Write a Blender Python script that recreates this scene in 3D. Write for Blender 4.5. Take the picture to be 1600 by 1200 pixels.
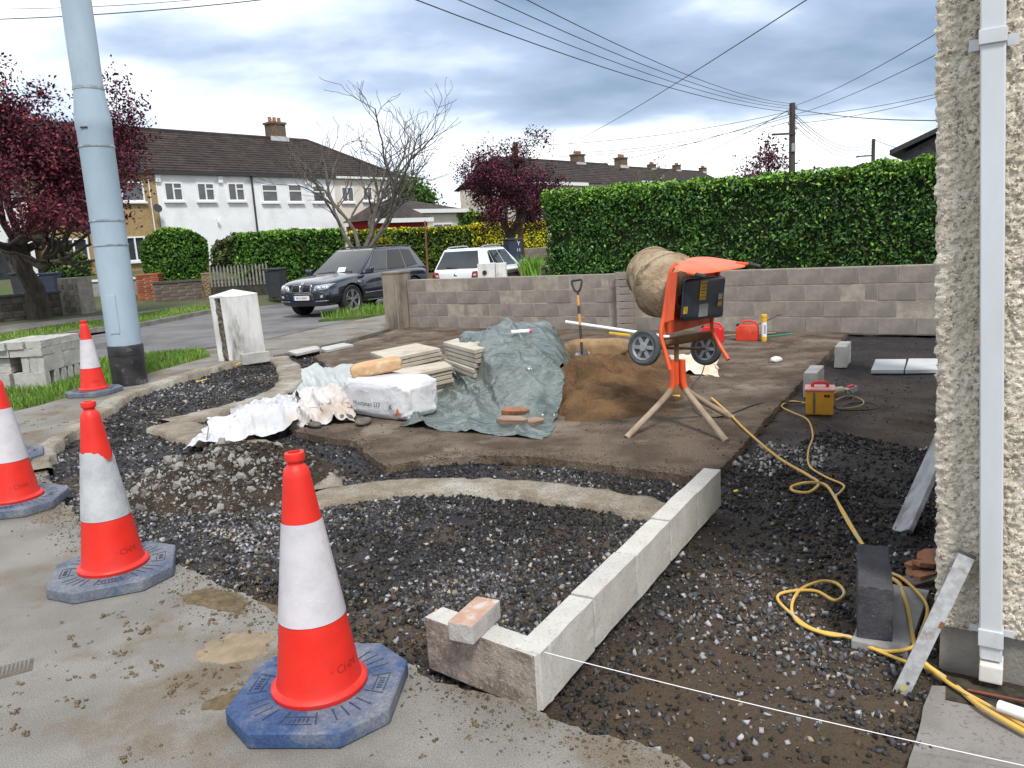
import bpy, bmesh, math, random
import numpy as np
from mathutils import Vector, Matrix
random.seed(7); rng = np.random.default_rng(7)
for o in list(bpy.data.objects): bpy.data.objects.remove(o)
scene = bpy.context.scene
COL = scene.collection
R_ = math.radians
# ---------------------------------------------------------------- camera
F = 1225.0; PIT = R_(10.44); ROLL = R_(-3.43); CH = 1.6
cam = bpy.data.cameras.new('camera'); camo = bpy.data.objects.new('camera', cam); COL.objects.link(camo)
cam.sensor_width = 36; cam.lens = F/1600*36; cam.clip_end = 3000; cam.clip_start = .05
RM = Matrix.Rotation(math.pi/2-PIT, 3, 'X') @ Matrix.Rotation(ROLL, 3, 'Z')
camo.matrix_world = Matrix.Translation((0, 0, CH)) @ RM.to_4x4()
scene.camera = camo
# ---------------------------------------------------------------- sky, sun, exposure
SUN_EL, SUN_AZ = 54, 163          # azimuth to the right of straight ahead: high and behind the camera
w = bpy.data.worlds.new('World'); scene.world = w; w.use_nodes = True
nt = w.node_tree; nt.nodes.clear(); N = nt.nodes.new; L = nt.links.new
def mathn(op, a, b=None, c=None, nt=nt):
    n = nt.nodes.new('ShaderNodeMath'); n.operation = op
    for i, v in enumerate((a, b, c)):
        if v is None: continue
        if isinstance(v, (int, float)): n.inputs[i].default_value = v
        else: nt.links.new(v, n.inputs[i])
    return n.outputs[0]
def ramp(fac, stops, nt=nt, interp='LINEAR'):
    r = nt.nodes.new('ShaderNodeValToRGB'); nt.links.new(fac, r.inputs[0]); r.color_ramp.interpolation = interp
    e = r.color_ramp.elements
    while len(e) < len(stops): e.new(0.5)
    for el, (p, c) in zip(e, stops):
        el.position = p; el.color = (c if len(c) == 4 else (*c, 1)) if hasattr(c, '__len__') else (c, c, c, 1)
    return r.outputs[0]
def mixc(f, a, b, nt=nt, bt='MIX'):
    m = nt.nodes.new('ShaderNodeMix'); m.data_type = 'RGBA'; m.blend_type = bt
    for s, v in ((m.inputs['Factor'], f), (m.inputs[6], a), (m.inputs[7], b)):
        if isinstance(v, (int, float)): s.default_value = v
        elif isinstance(v, (tuple, list)): s.default_value = (*v[:3], 1)
        else: nt.links.new(v, s)
    return m.outputs[2]
sky = N('ShaderNodeTexSky'); sky.sky_type = 'NISHITA'; sky.sun_disc = False
sky.sun_elevation = R_(SUN_EL); sky.sun_rotation = R_(SUN_AZ); sky.air_density = 1.2; sky.dust_density = 2
STR = 0.1
tc = N('ShaderNodeTexCoord'); sx = N('ShaderNodeSeparateXYZ'); L(tc.outputs['Generated'], sx.inputs[0])
zz = mathn('ADD', mathn('MAXIMUM', sx.outputs[2], 0.0), 0.28)
cx = N('ShaderNodeCombineXYZ'); L(mathn('DIVIDE', sx.outputs[0], zz), cx.inputs[0]); L(mathn('DIVIDE', sx.outputs[1], zz), cx.inputs[1])
mp = N('ShaderNodeMapping'); L(cx.outputs[0], mp.inputs[0]); mp.inputs['Location'].default_value = (2.2, -9.4, 0); mp.inputs['Rotation'].default_value = (0, 0, R_(-18)); mp.inputs['Scale'].default_value = (.8, 1.15, 1)
n1 = N('ShaderNodeTexNoise'); L(mp.outputs[0], n1.inputs['Vector']); n1.inputs['Scale'].default_value = .62; n1.inputs['Detail'].default_value = 5; n1.inputs['Roughness'].default_value = .45; n1.inputs['Distortion'].default_value = .35
n2 = N('ShaderNodeTexNoise'); L(mp.outputs[0], n2.inputs['Vector']); n2.inputs['Scale'].default_value = 1.7; n2.inputs['Detail'].default_value = 6; n2.inputs['Roughness'].default_value = .55
cl = mathn('ADD', mathn('MULTIPLY', n1.outputs[0], .80), mathn('MULTIPLY', n2.outputs[0], .20))
ccol = ramp(cl, [(.32, (.060, .076, .102)), (.388, (.098, .136, .198)), (.442, (.20, .25, .335)), (.49, (.44, .48, .53)), (.54, (.64, .65, .66))])
bright = N('ShaderNodeVectorMath'); bright.operation = 'SCALE'; L(ccol, bright.inputs[0]); bright.inputs['Scale'].default_value = 1.0/STR
cover = ramp(cl, [(.30, .80), (.48, .96)])
skymix = mixc(cover, sky.outputs[0], bright.outputs[0])
bg = N('ShaderNodeBackground'); L(skymix, bg.inputs[0]); bg.inputs[1].default_value = STR
wo = N('ShaderNodeOutputWorld'); L(bg.outputs[0], wo.inputs[0])
sl = bpy.data.lights.new('sun', 'SUN'); so = bpy.data.objects.new('sun', sl); COL.objects.link(so)
sl.energy = 1.5; sl.angle = R_(12); sl.color = (1, .96, .9)
az = R_(SUN_AZ); el = R_(SUN_EL)
sd = Vector((math.sin(az)*math.cos(el), math.cos(az)*math.cos(el), math.sin(el)))
so.rotation_euler = sd.to_track_quat('Z', 'Y').to_euler()
vs = scene.view_settings; vs.view_transform = 'Standard'; vs.look = 'None'; vs.exposure = 1.42; vs.gamma = 1; vs.use_curve_mapping = False
# ---------------------------------------------------------------- projection helpers (photo pixel -> place)
RMn = np.array(RM)
def ray(px, py): return RMn @ np.array([(px-800)/F, -(py-600)/F, -1.0])
def G(px, py, z=0.0):
    d = ray(px, py); t = (z-CH)/d[2]; p = d*t; p[2] += CH; return p
def D(px, py, y):
    d = ray(px, py); p = d*(y/d[1]); p[2] += CH; return p
def to_px(x, y, z=0.0):
    q = (np.stack([x, y, np.broadcast_to(z, np.shape(x))], -1)-np.array([0, 0, CH])) @ RMn
    return 800-F*q[..., 0]/q[..., 2]
def plane_hit(px, py, p0, n):
    d = ray(px, py); c = np.array([0, 0, CH]); t = np.dot(np.array(p0)-c, n)/np.dot(d, n); return c+d*t
# ---------------------------------------------------------------- noise
def _h(ix, iy, s):
    n = (ix.astype(np.int64)*374761393 + iy.astype(np.int64)*668265263 + s*1442695041) & 0xffffffff
    n = ((n ^ (n >> 13))*1274126177) & 0xffffffff
    return ((n ^ (n >> 16)) & 0xffff)/65535.0
def vn(x, y, s=0):
    x = np.asarray(x, float); y = np.asarray(y, float)
    ix = np.floor(x); iy = np.floor(y); fx = x-ix; fy = y-iy
    fx = fx*fx*(3-2*fx); fy = fy*fy*(3-2*fy)
    a = _h(ix, iy, s); b = _h(ix+1, iy, s); c = _h(ix, iy+1, s); d = _h(ix+1, iy+1, s)
    return (a*(1-fx)+b*fx)*(1-fy)+(c*(1-fx)+d*fx)*fy
def fbm(x, y, s=0, o=4, g=.5):
    t = 0; a = 1; n = 0
    for i in range(o):
        t = t+a*vn(x*2**i, y*2**i, s+i*17); n += a; a *= g
    return t/n
# ---------------------------------------------------------------- mesh helpers
def props(o, label=None, cat=None, group=None, kind=None):
    if label: o['label'] = label
    if cat: o['category'] = cat
    if group: o['group'] = group
    if kind: o['kind'] = kind
    return o
def empty(name, loc=(0, 0, 0), rz=0, label=None, cat=None, group=None, parent=None):
    o = bpy.data.objects.new(name, None); COL.objects.link(o); o.location = loc; o.rotation_euler = (0, 0, rz)
    o.empty_display_size = .1
    if parent: o.parent = parent
    return props(o, label, cat, group)
def link(name, me, parent=None, loc=(0, 0, 0), rot=(0, 0, 0)):
    o = bpy.data.objects.new(name, me); COL.objects.link(o); o.location = loc; o.rotation_euler = rot
    if parent: o.parent = parent
    return o
def rotm(rx=0, ry=0, rz=0):
    return np.array(Matrix.Rotation(rz, 3, 'Z') @ Matrix.Rotation(ry, 3, 'Y') @ Matrix.Rotation(rx, 3, 'X'))
class MB:
    def __init__(s): s.v = []; s.f = []; s.n = 0
    def add(s, v, f):
        v = np.asarray(v, float).reshape(-1, 3); s.v.append(v); k = s.n
        s.f += [tuple(i+k for i in q) for q in f]; s.n += len(v); return s
    def box(s, c, d, rz=0, R=None, taper=1.0):
        x, y, z = np.array(d)/2
        v = np.array([[-x, -y, -z], [x, -y, -z], [x, y, -z], [-x, y, -z], [-x*taper, -y*taper, z], [x*taper, -y*taper, z], [x*taper, y*taper, z], [-x*taper, y*taper, z]])
        if R is None: R = rotm(rz=rz)
        return s.add(v @ np.asarray(R).T+np.array(c), [(0, 3, 2, 1), (4, 5, 6, 7), (0, 1, 5, 4), (1, 2, 6, 5), (2, 3, 7, 6), (3, 0, 4, 7)])
    def hexa(s, v8): return s.add(v8, [(0, 3, 2, 1), (4, 5, 6, 7), (0, 1, 5, 4), (1, 2, 6, 5), (2, 3, 7, 6), (3, 0, 4, 7)])
    def beam(s, a, b, wd, ht, up=(0, 0, 1)):
        a = np.array(a, float); b = np.array(b, float); d = b-a; l = np.linalg.norm(d); d /= l
        u = np.array(up, float); x = np.cross(d, u); x /= np.linalg.norm(x); z = np.cross(x, d)
        return s.box((a+b)/2, (wd, l, ht), R=np.array([x, d, z]).T)
    def prism(s, poly, z0, z1):
        p = [tuple(q[:2]) for q in poly]; n = len(p)
        A = sum(p[i][0]*p[(i+1) % n][1]-p[(i+1) % n][0]*p[i][1] for i in range(n))
        if A < 0: p = p[::-1]
        v = [(*q, z0) for q in p]+[(*q, z1) for q in p]
        return s.add(v, [tuple(range(n))[::-1], tuple(range(n, 2*n))]+[(i, (i+1) % n, n+(i+1) % n, n+i) for i in range(n)])
    def tube(s, pts, r, n=8, cap=True):
        pts = np.array(pts, float); m = len(pts); r = np.broadcast_to(np.asarray(r, float), (m,))
        t = np.gradient(pts, axis=0); t /= np.linalg.norm(t, axis=1)[:, None]+1e-9
        ref = np.array([0, 0, 1.]) if abs(t[0][2]) < .9 else np.array([1., 0, 0])
        x = np.cross(t[0], ref); x /= np.linalg.norm(x); V = []
        for i in range(m):
            x = x-t[i]*np.dot(x, t[i]); x /= np.linalg.norm(x)+1e-9; y = np.cross(t[i], x)
            a = np.linspace(0, 2*np.pi, n, endpoint=False)
            V.append(pts[i]+r[i]*(np.cos(a)[:, None]*x+np.sin(a)[:, None]*y))
        f = [(i*n+j, i*n+(j+1) % n, (i+1)*n+(j+1) % n, (i+1)*n+j) for i in range(m-1) for j in range(n)]
        if cap: f += [tuple(range(n))[::-1], tuple(range((m-1)*n, m*n))]
        return s.add(np.concatenate(V), f)
    def lathe(s, prof, n=24, c=(0, 0, 0), R=None, capb=True, capt=True):
        a = np.linspace(0, 2*np.pi, n, endpoint=False); V = []
        for r, z in prof: V.append(np.stack([r*np.cos(a), r*np.sin(a), np.full(n, z)], 1))
        V = np.concatenate(V); m = len(prof)
        if R is not None: V = V @ np.asarray(R).T
        f = [(i*n+j, i*n+(j+1) % n, (i+1)*n+(j+1) % n, (i+1)*n+j) for i in range(m-1) for j in range(n)]
        if capb: f.append(tuple(range(n))[::-1])
        if capt: f.append(tuple(range((m-1)*n, m*n)))
        return s.add(V+np.array(c), f)
    def mesh(s, name, mat, smooth=False, bevel=0, seg=2, ang=40):
        me = bpy.data.meshes.new(name); V = np.concatenate(s.v)
        me.from_pydata(V.tolist(), [], s.f); me.materials.append(mat)
        if bevel:
            bm = bmesh.new(); bm.from_mesh(me); bmesh.ops.recalc_face_normals(bm, faces=bm.faces)
            ed = [e for e in bm.edges if len(e.link_faces) == 2 and e.calc_face_angle(0) > R_(ang)]
            bmesh.ops.bevel(bm, geom=ed, offset=bevel, segments=seg, affect='EDGES', profile=.7, clamp_overlap=True)
            bm.to_mesh(me); bm.free()
        if smooth:
            me.polygons.foreach_set('use_smooth', [True]*len(me.polygons))
            try: me.set_sharp_from_angle(angle=R_(38))
            except Exception: pass
        me.update(); return me
    def build(s, name, mat, parent=None, smooth=False, bevel=0, loc=(0, 0, 0), rot=(0, 0, 0), seg=2):
        return link(name, s.mesh(name, mat, smooth, bevel, seg), parent, loc, rot)
def np_mesh(name, V, Fc, mat, parent=None, col=None, smooth=False, loc=(0, 0, 0)):
    V = np.ascontiguousarray(V, np.float32).reshape(-1, 3); Fc = np.ascontiguousarray(Fc, np.int32); k = Fc.shape[1]
    me = bpy.data.meshes.new(name); me.vertices.add(len(V)); me.vertices.foreach_set('co', V.ravel())
    me.loops.add(Fc.size); me.loops.foreach_set('vertex_index', Fc.ravel())
    me.polygons.add(len(Fc)); me.polygons.foreach_set('loop_start', np.arange(0, Fc.size, k, dtype=np.int32))
    try: me.polygons.foreach_set('loop_total', np.full(len(Fc), k, np.int32))
    except Exception: pass
    if col is not None:
        at = me.color_attributes.new('col', 'FLOAT_COLOR', 'POINT')
        c = np.ones((len(V), 4), np.float32); c[:, :col.shape[1]] = col; at.data.foreach_set('color', c.ravel())
    if smooth: me.polygons.foreach_set('use_smooth', np.ones(len(Fc), bool))
    me.materials.append(mat); me.update(calc_edges=True); me.validate()
    return link(name, me, parent, loc)
def grid_faces(ny, nx):
    i = np.arange(ny*nx).reshape(ny, nx)
    return np.stack([i[:-1, :-1], i[:-1, 1:], i[1:, 1:], i[1:, :-1]], -1).reshape(-1, 4)
def text_me(txt, size, mat, ext=.001, align='CENTER'):
    cu = bpy.data.curves.new('t', 'FONT'); cu.body = txt; cu.size = size; cu.extrude = ext; cu.align_x = align; cu.align_y = 'CENTER'; cu.resolution_u = 3
    o = bpy.data.objects.new('t', cu); COL.objects.link(o)
    dg = bpy.context.evaluated_depsgraph_get(); me = bpy.data.meshes.new_from_object(o.evaluated_get(dg))
    bpy.data.objects.remove(o); bpy.data.curves.remove(cu); me.materials.clear(); me.materials.append(mat); return me
def inpoly(x, y, poly):
    x = np.asarray(x); y = np.asarray(y); r = np.zeros(x.shape, bool); n = len(poly)
    for i in range(n):
        x0, y0 = poly[i][:2]; x1, y1 = poly[(i+1) % n][:2]
        if y0 == y1: continue
        c = ((y0 > y) != (y1 > y)) & (x < (x1-x0)*(y-y0)/(y1-y0)+x0); r ^= c
    return r
def copy_tree(o, parent=None, loc=None, rz=None):
    c = o.copy(); COL.objects.link(c)
    if parent: c.parent = parent
    if loc is not None: c.location = loc
    if rz is not None: c.rotation_euler = (0, 0, rz)
    for ch in [q for q in bpy.data.objects if q.parent == o]: copy_tree(ch, c)
    return c
def smooth_path(pts, n=12):
    p = np.array(pts, float); P = np.vstack([2*p[0]-p[1], p, 2*p[-1]-p[-2]]); out = []
    for i in range(1, len(P)-2):
        t = np.linspace(0, 1, n, endpoint=False)[:, None]
        a, b, c, d = P[i-1], P[i], P[i+1], P[i+2]
        out.append(.5*((2*b)+(-a+c)*t+(2*a-5*b+4*c-d)*t**2+(-a+3*b-3*c+d)*t**3))
    return np.vstack(out+[p[-1:]])
# ---------------------------------------------------------------- materials
def M(name, c1, c2=None, scale=4., rough=.8, bump=0., bscale=40., metal=0., spec=.5, lo=.4, hi=.6, speck=None, vary=0., c3=None, s3=1.3, lo3=.5, hi3=.62, rvar=None, fine=None, ridge=None, coat=0., stretch=None, trans=0., bdist=.01, attr=None):
    m = bpy.data.materials.new(name); m.use_nodes = True; t = m.node_tree; b = t.nodes['Principled BSDF']
    tcn = t.nodes.new('ShaderNodeTexCoord'); vec = tcn.outputs['Object']
    if stretch:
        mpn = t.nodes.new('ShaderNodeMapping'); mpn.inputs['Scale'].default_value = stretch; t.links.new(vec, mpn.inputs[0]); vec = mpn.outputs[0]
    def noise(sc, det=6, ro=.6):
        n = t.nodes.new('ShaderNodeTexNoise'); n.inputs['Scale'].default_value = sc; n.inputs['Detail'].default_value = det; n.inputs['Roughness'].default_value = ro
        t.links.new(vec, n.inputs['Vector']); return n.outputs[0]
    col = None
    if attr:
        a = t.nodes.new('ShaderNodeVertexColor'); a.layer_name = attr; col = a.outputs[0]
        if c2: col = mixc(ramp(noise(scale), [(lo, 0.), (hi, 1.)], t), col, c2, t)
    elif c2: col = mixc(ramp(noise(scale), [(lo, 0.), (hi, 1.)], t), c1, c2, t)
    if c3: col = mixc(ramp(noise(s3, 8, .65), [(lo3, 0.), (hi3, 1.)], t), col if col else c1, c3, t)
    if speck:
        col = mixc(ramp(noise(speck[1], 3, .7), [(speck[3] if len(speck) > 3 else .56, 0.), (speck[4] if len(speck) > 4 else .66, 1.)], t), col if col else c1, speck[0], t)
    if fine:
        fr = ramp(noise(fine[0], 2, .8), [(.30, 1-fine[1]), (.70, 1+fine[1])], t); col = mixc(1.0, col if col else c1, fr, t, 'MULTIPLY')
    if vary:
        oi = t.nodes.new('ShaderNodeObjectInfo')
        k = mathn('ADD', mathn('MULTIPLY', oi.outputs['Random'], 2*vary, nt=t), 1-vary, nt=t)
        vm = t.nodes.new('ShaderNodeVectorMath'); vm.operation = 'SCALE'; t.links.new(k, vm.inputs['Scale'])
        if col: t.links.new(col, vm.inputs[0])
        else: vm.inputs[0].default_value = c1
        col = vm.outputs[0]
    if col is None: b.inputs['Base Color'].default_value = (*c1, 1)
    else: t.links.new(col, b.inputs['Base Color'])
    b.inputs['Roughness'].default_value = rough; b.inputs['Metallic'].default_value = metal; b.inputs['Specular IOR Level'].default_value = spec if (rough < .7 or spec < .3) else .14
    if rvar: t.links.new(ramp(noise(rvar[0]), [(.4, rvar[1]), (.62, rvar[2])], t), b.inputs['Roughness'])
    if coat: b.inputs['Coat Weight'].default_value = coat; b.inputs['Coat Roughness'].default_value = .05
    if trans: b.inputs['Transmission Weight'].default_value = trans
    if ridge:
        nn_ = noise(ridge[0], 3, .5); h_ = mathn('POWER', mathn('SUBTRACT', 1.0, mathn('ABSOLUTE', mathn('SUBTRACT', mathn('MULTIPLY', nn_, 2.0, nt=t), 1.0, nt=t), nt=t), nt=t), 9.0, nt=t)
        n2_ = noise(ridge[0]*2.7, 3, .5); h2_ = mathn('POWER', mathn('SUBTRACT', 1.0, mathn('ABSOLUTE', mathn('SUBTRACT', mathn('MULTIPLY', n2_, 2.0, nt=t), 1.0, nt=t), nt=t), nt=t), 7.0, nt=t)
        bn = t.nodes.new('ShaderNodeBump'); bn.inputs['Strength'].default_value = ridge[1]; bn.inputs['Distance'].default_value = ridge[2]; t.links.new(mathn('ADD', h_, mathn('MULTIPLY', h2_, .4, nt=t), nt=t), bn.inputs['Height']); t.links.new(bn.outputs[0], b.inputs['Normal'])
    elif bump:
        bn = t.nodes.new('ShaderNodeBump'); bn.inputs['Strength'].default_value = bump; bn.inputs['Distance'].default_value = bdist
        t.links.new(noise(bscale, 5, .65), bn.inputs['Height']); t.links.new(bn.outputs[0], b.inputs['Normal'])
    return m
# ================================================================ GROUND AND STRUCTURE
m_earth = M('earth', (.10, .085, .06), (.06, .09, .03), 2, .95, .5, 20)
m_road = M('asphalt', (.13, .128, .13), (.175, .17, .17), 1.2, .85, .5, 160, speck=((.24, .235, .23), 90), c3=(.095, .09, .09), s3=.5)
m_path = M('footpath_concrete', (.175, .163, .145), (.222, .21, .19), 2.2, .9, .55, 120, speck=((.19, .18, .16), 70, 0, .58, .68), c3=(.145, .118, .085), s3=1.3, lo3=.50, hi3=.62, bdist=.006, fine=(230, .55))
m_slab = M('driveway_concrete', (.150, .115, .085), (.078, .058, .043), 2.6, .9, .9, 70, speck=((.040, .032, .026), 34, 0, .60, .70), c3=(.20, .165, .13), s3=1.2, lo3=.54, hi3=.62, fine=(110, .7), bdist=.015)
m_strip = M('rough_concrete', (.26, .23, .185), (.19, .16, .115), 5, .95, .9, 55, speck=((.15, .12, .09), 45), c3=(.36, .34, .30), s3=1.4, bdist=.012, fine=(120, .4))
m_kerb = M('kerb_stone', (.24, .23, .21), (.16, .15, .13), 3, .9, .4, 50)
m_turf = M('turf_soil', (.06, .10, .02), (.085, .14, .025), 9, .95, .6, 60, c3=(.10, .09, .05), s3=2)
m_bed = M('garden_bed', (0, 0, 0), None, rough=.8, bump=1., bscale=48, bdist=.03, attr='col', speck=((.10, .095, .09), 75, 0, .62, .72), rvar=(2., .30, .95), spec=.25)
def sheet(name, pix, z0, z1, mat, extra=(), z=0.0, jag=0.0):
    poly = [tuple(G(*p, z)[:2]) if len(p) == 2 else (p[0], p[1]) for p in pix]
    if jag:
        q = []
        for i in range(len(poly)):
            a = np.array(poly[i]); b = np.array(poly[(i+1) % len(poly)]); l = np.linalg.norm(b-a); k = max(1, int(l/.07)) if l < 6 else 1
            nrm = np.array([-(b-a)[1], (b-a)[0]])/(l+1e-9)
            for j in range(k):
                p = a+(b-a)*j/k; s_ = (fbm(p[0]*5, p[1]*5, 3, 3)-.5)*2*jag; q.append(tuple(p+nrm*s_))
        poly = q
    b = MB().prism(poly, z0, z1); o = b.build(name, mat); props(o, kind='structure'); return o, poly
# far terrain, one sheet out to the horizon, rising beyond the road
def terr(x, y):
    d = np.asarray(y)*.769-np.asarray(x)*.64      # distance across the road
    t = np.clip((d-30.5)/8, 0, 1); u = np.clip((d-24.5)/2.5, 0, 1); return -.35+.42*u+1.1*t*t*(3-2*t)
gx = np.concatenate([[-1500, -600, -250, -120], np.arange(-80, 81, 1.25), [120, 250, 600, 1500]])
gy = np.concatenate([[-300, -60, -10], np.arange(0, 91, 1.25), [120, 200, 400, 900, 2000]])
X, Y = np.meshgrid(gx, gy)
props(np_mesh('ground', np.stack([X, Y, terr(X, Y)], -1), grid_faces(len(gy), len(gx)), m_earth, smooth=True), kind='structure')
# road: near edge and far kerb follow the photo
ZR = -.12
near = [G(p[0], p[1], ZR)[:2] for p in ((118, 566), (215, 554), (310, 545), (420, 529), (520, 506))]
far = [G(p[0], p[1], ZR)[:2] for p in ((90, 529), (150, 519), (215, 512), (330, 489), (440, 466))]
dn = near[-1]-near[-2]; dn = dn/np.linalg.norm(dn); H1 = np.array([.64, .77])
near_l = near[0]-np.array([.80, .60])*0-(near[1]-near[0])/np.linalg.norm(near[1]-near[0])*40
far_l = far[0]-(far[1]-far[0])/np.linalg.norm(far[1]-far[0])*40
near_r = [near[-1]+np.array([.52, .85])*6, near[-1]+np.array([.52, .85])*6+H1*60]
far_r = [far[-1]+H1*30, far[-1]+H1*90]
props(MB().prism([near_l]+list(near)+near_r+far_r[::-1]+list(far)[::-1]+[far_l], -.34, ZR).build('road', m_road), kind='structure')
def kerb_line(name, pts, wdt, z0, z1, mat):
    b = MB(); pts = [np.array(p[:2]) for p in pts]
    for a, c in zip(pts[:-1], pts[1:]): b.beam((*a, (z0+z1)/2), (*c, (z0+z1)/2), wdt, z1-z0)
    return props(b.build(name, mat, bevel=.012), kind='structure')
kerb_line('far_kerb', [far_l]+list(far)+far_r, .14, -.34, .0, m_kerb)
# opposite verge, path and ground in front of the garden walls
nrmF = np.array([-.64, .77])
def off(pts, d): return [np.array(p)+nrmF*d for p in pts]
farL = [far_l]+list(far)+far_r
props(MB().prism(off(farL, .07)+off(farL, 2.6)[::-1], -.34, .0).build('opposite_verge', m_turf), kind='structure')
m_opp = M('old_footpath', (.17, .145, .135), (.22, .20, .185), 1.2, .9, .3, 60)
props(MB().prism(off(farL, 2.6)+off(farL, 5.2)[::-1], -.34, .03).build('opposite_footpath', m_opp), kind='structure')
# near footpath
path_px = [(1180, 1225), (1000, 1160), (850, 1117), (757, 1085), (664, 1052), (600, 1022), (520, 995), (430, 957), (360, 922), (295, 884), (215, 858), (125, 812), (70, 745), (76, 706), (112, 680), (190, 622), (260, 598), (330, 577), (405, 559), (482, 545), (560, 527), (612, 512)]
pw = [G(*p)[:2] for p in path_px]
up = np.array([.52, .85])
e0 = G(605, 500)[:2]
path_poly = [tuple(p) for p in pw]+[tuple(pw[-1]+up*30), tuple(near[-1]+up*30+np.array([-.9, .4])), tuple(G(520, 507)[:2]), tuple(G(420, 530)[:2]), tuple(G(318, 547)[:2]), tuple(G(330, 557)[:2]), tuple(G(215, 588)[:2]), tuple(G(60, 634)[:2]), tuple(G(-60, 662)[:2]), (-16, 9.0), (-16, -3), (4, -3), (2.6, 1.2)]
q = []
for i in range(len(path_poly)):
    a = np.array(path_poly[i]); b = np.array(path_poly[(i+1) % len(path_poly)]); l = np.linalg.norm(b-a)
    k = max(1, int(l/.025)) if i < 20 else 1
    nr = np.array([-(b-a)[1], (b-a)[0]])/l
    for j in range(k):
        p = a+(b-a)*j/k; q.append(tuple(p+nr*(((fbm(p[0]*6, p[1]*6, 9, 4)-.5)*.10+(fbm(p[0]*25, p[1]*25, 29, 3)-.5)*.05)*(i < 20))))
props(MB().prism(q, -.33, 0).build('footpath', m_path), kind='structure')
# near verge under the block stack
verge_poly = [tuple(G(330, 556)[:2]), tuple(G(318, 546.5)[:2]), tuple(G(215, 555)[:2]), tuple(G(118, 568)[:2]), (-22, 12.5), (-22, 9.5), tuple(G(-60, 661)[:2]), tuple(G(60, 633)[:2]), tuple(G(215, 587)[:2])]
props(MB().prism(verge_poly, -.33, -.01).build('near_verge', m_turf), kind='structure')
verge2 = [tuple(G(497, 496)[:2]), tuple(G(606, 487)[:2]), tuple(G(612, 474)[:2]), tuple(G(570, 480)[:2]), tuple(G(530, 488)[:2])]
props(MB().prism(verge2, -.33, -.06).build('small_verge', m_turf), kind='structure')
# dug garden bed: height field with patches of wet gravel, brown soil and wet tarmac
gar = [G(*p)[:2] for p in ((1260, 1260), (850, 1112), (664, 1047), (430, 952), (295, 878), (120, 806), (66, 742), (74, 703), (190, 619), (330, 574), (482, 542), (606, 511))]
gar = [tuple(p) for p in gar]+[(-2.2, 16.2), (7.0, 10.3), (7.0, 1.0)]
step = .035
xs = np.arange(-5.2, 7.0, step); ys = np.arange(1.2, 16.0, step)
X, Y = np.meshgrid(xs, ys)
ins = inpoly(X, Y, gar)
blk = inpoly(X, Y, [tuple(G(*p)[:2]) for p in ((1130, 1150), (850, 1100), (1120, 735), (1310, 535), (1330, 518))]+[(7, 10.3), (7, 1)])
tarm = inpoly(X, Y, [tuple(G(*p)[:2]) for p in ((1140, 725), (1310, 535), (1320, 522))]+[(6.2, 10.5), (6.2, 6.4)]+[tuple(G(1440, 690)[:2]), tuple(G(1290, 660)[:2]), tuple(G(1215, 700)[:2])])
def soft(mask, k=4):
    a = mask.astype(float)
    for _ in range(k):
        a = (a+np.roll(a, 1, 0)+np.roll(a, -1, 0)+np.roll(a, 1, 1)+np.roll(a, -1, 1))/5
    return a
n_a = fbm(X*1.1, Y*1.1, 1); n_b = fbm(X*6, Y*6, 5); n_c = fbm(X*14, Y*14, 8)
tm = soft(tarm, 8)
Z = -.062+(n_b-.5)*.035*(1-tm)+(n_c-.5)*.024*(1-.85*tm)+(n_a-.5)*.03*(1-tm)
def gauss(cx, cy, sx, sy, h, rot=0):
    dx, dy = X-cx, Y-cy; c, s = math.cos(rot), math.sin(rot); u = (dx*c+dy*s)/sx; v = (-dx*s+dy*c)/sy
    return h*np.exp(-(u*u+v*v)/2)
# spoil spread towards the pavement edge and by the front blocks
for px, py, sx_, sy_, h in ((600, 975, .16, .22, .05), (380, 915, .3, .12, .04), (300, 800, .5, .5, .02), (1340, 1120, .5, .3, .03), (1190, 940, .3, .5, .02)):
    g = G(px, py); Z += gauss(g[0], g[1], sx_, sy_, h)*(.6+.8*n_b)
bedZ = Z
def bed_h(x, y):
    i = np.clip(((np.asarray(y)-ys[0])/step).astype(int), 0, len(ys)-1); j = np.clip(((np.asarray(x)-xs[0])/step).astype(int), 0, len(xs)-1); return bedZ[i, j]
dark = np.array([.022, .022, .026]); brown = np.array([.085, .060, .037]); dbrown = np.array([.036, .026, .018]); tar = np.array([.030, .026, .027]); tarb = np.array([.085, .060, .043])
C = np.broadcast_to(dark, (*X.shape, 3)).copy()
def blend(C, c, m): return C*(1-m[..., None])+c*m[..., None]
C = blend(C, brown, np.clip((fbm(X*2.3, Y*2.3, 21, 5)-.5)*6, 0, 1)*.75*np.clip(1.2-blk*.6, 0, 1))
C = blend(C, dbrown, soft(blk, 6)*np.clip((fbm(X*1.6, Y*1.6, 31, 5)-.36)*5, 0, 1)*.9)
for px, py, r, h in ((600, 975, .3, 1.), (380, 915, .35, 1.), (110, 780, .35, .9), (930, 770, .2, .5), (1210, 900, .4, .7), (1040, 1060, .35, .9), (1330, 1090, .4, .8), (1180, 1120, .4, .6), (300, 640, .4, .4)):
    g = G(px, py); C = blend(C, brown, np.clip(gauss(g[0], g[1], r, r, 1.4)*(.35+n_b*1.2)*h, 0, 1))
tc_ = tar*(.8+.5*n_a[..., None])
C = blend(C, tc_, tm)
for px, py, rx, ry, h in ((1380, 620, .9, .8, .95), (1400, 665, .7, .5, .9), (1330, 600, .5, .5, .5)):
    g = G(px, py); C = blend(C, tarb*(.75+.5*n_b[..., None]), np.clip(gauss(g[0], g[1], rx, ry, 1.5)*(n_b*1.6-.1)*h, 0, 1))
ix = np.arange(X.size).reshape(X.shape); fc = np.stack([ix[:-1, :-1], ix[:-1, 1:], ix[1:, 1:], ix[1:, :-1]], -1)
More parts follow.
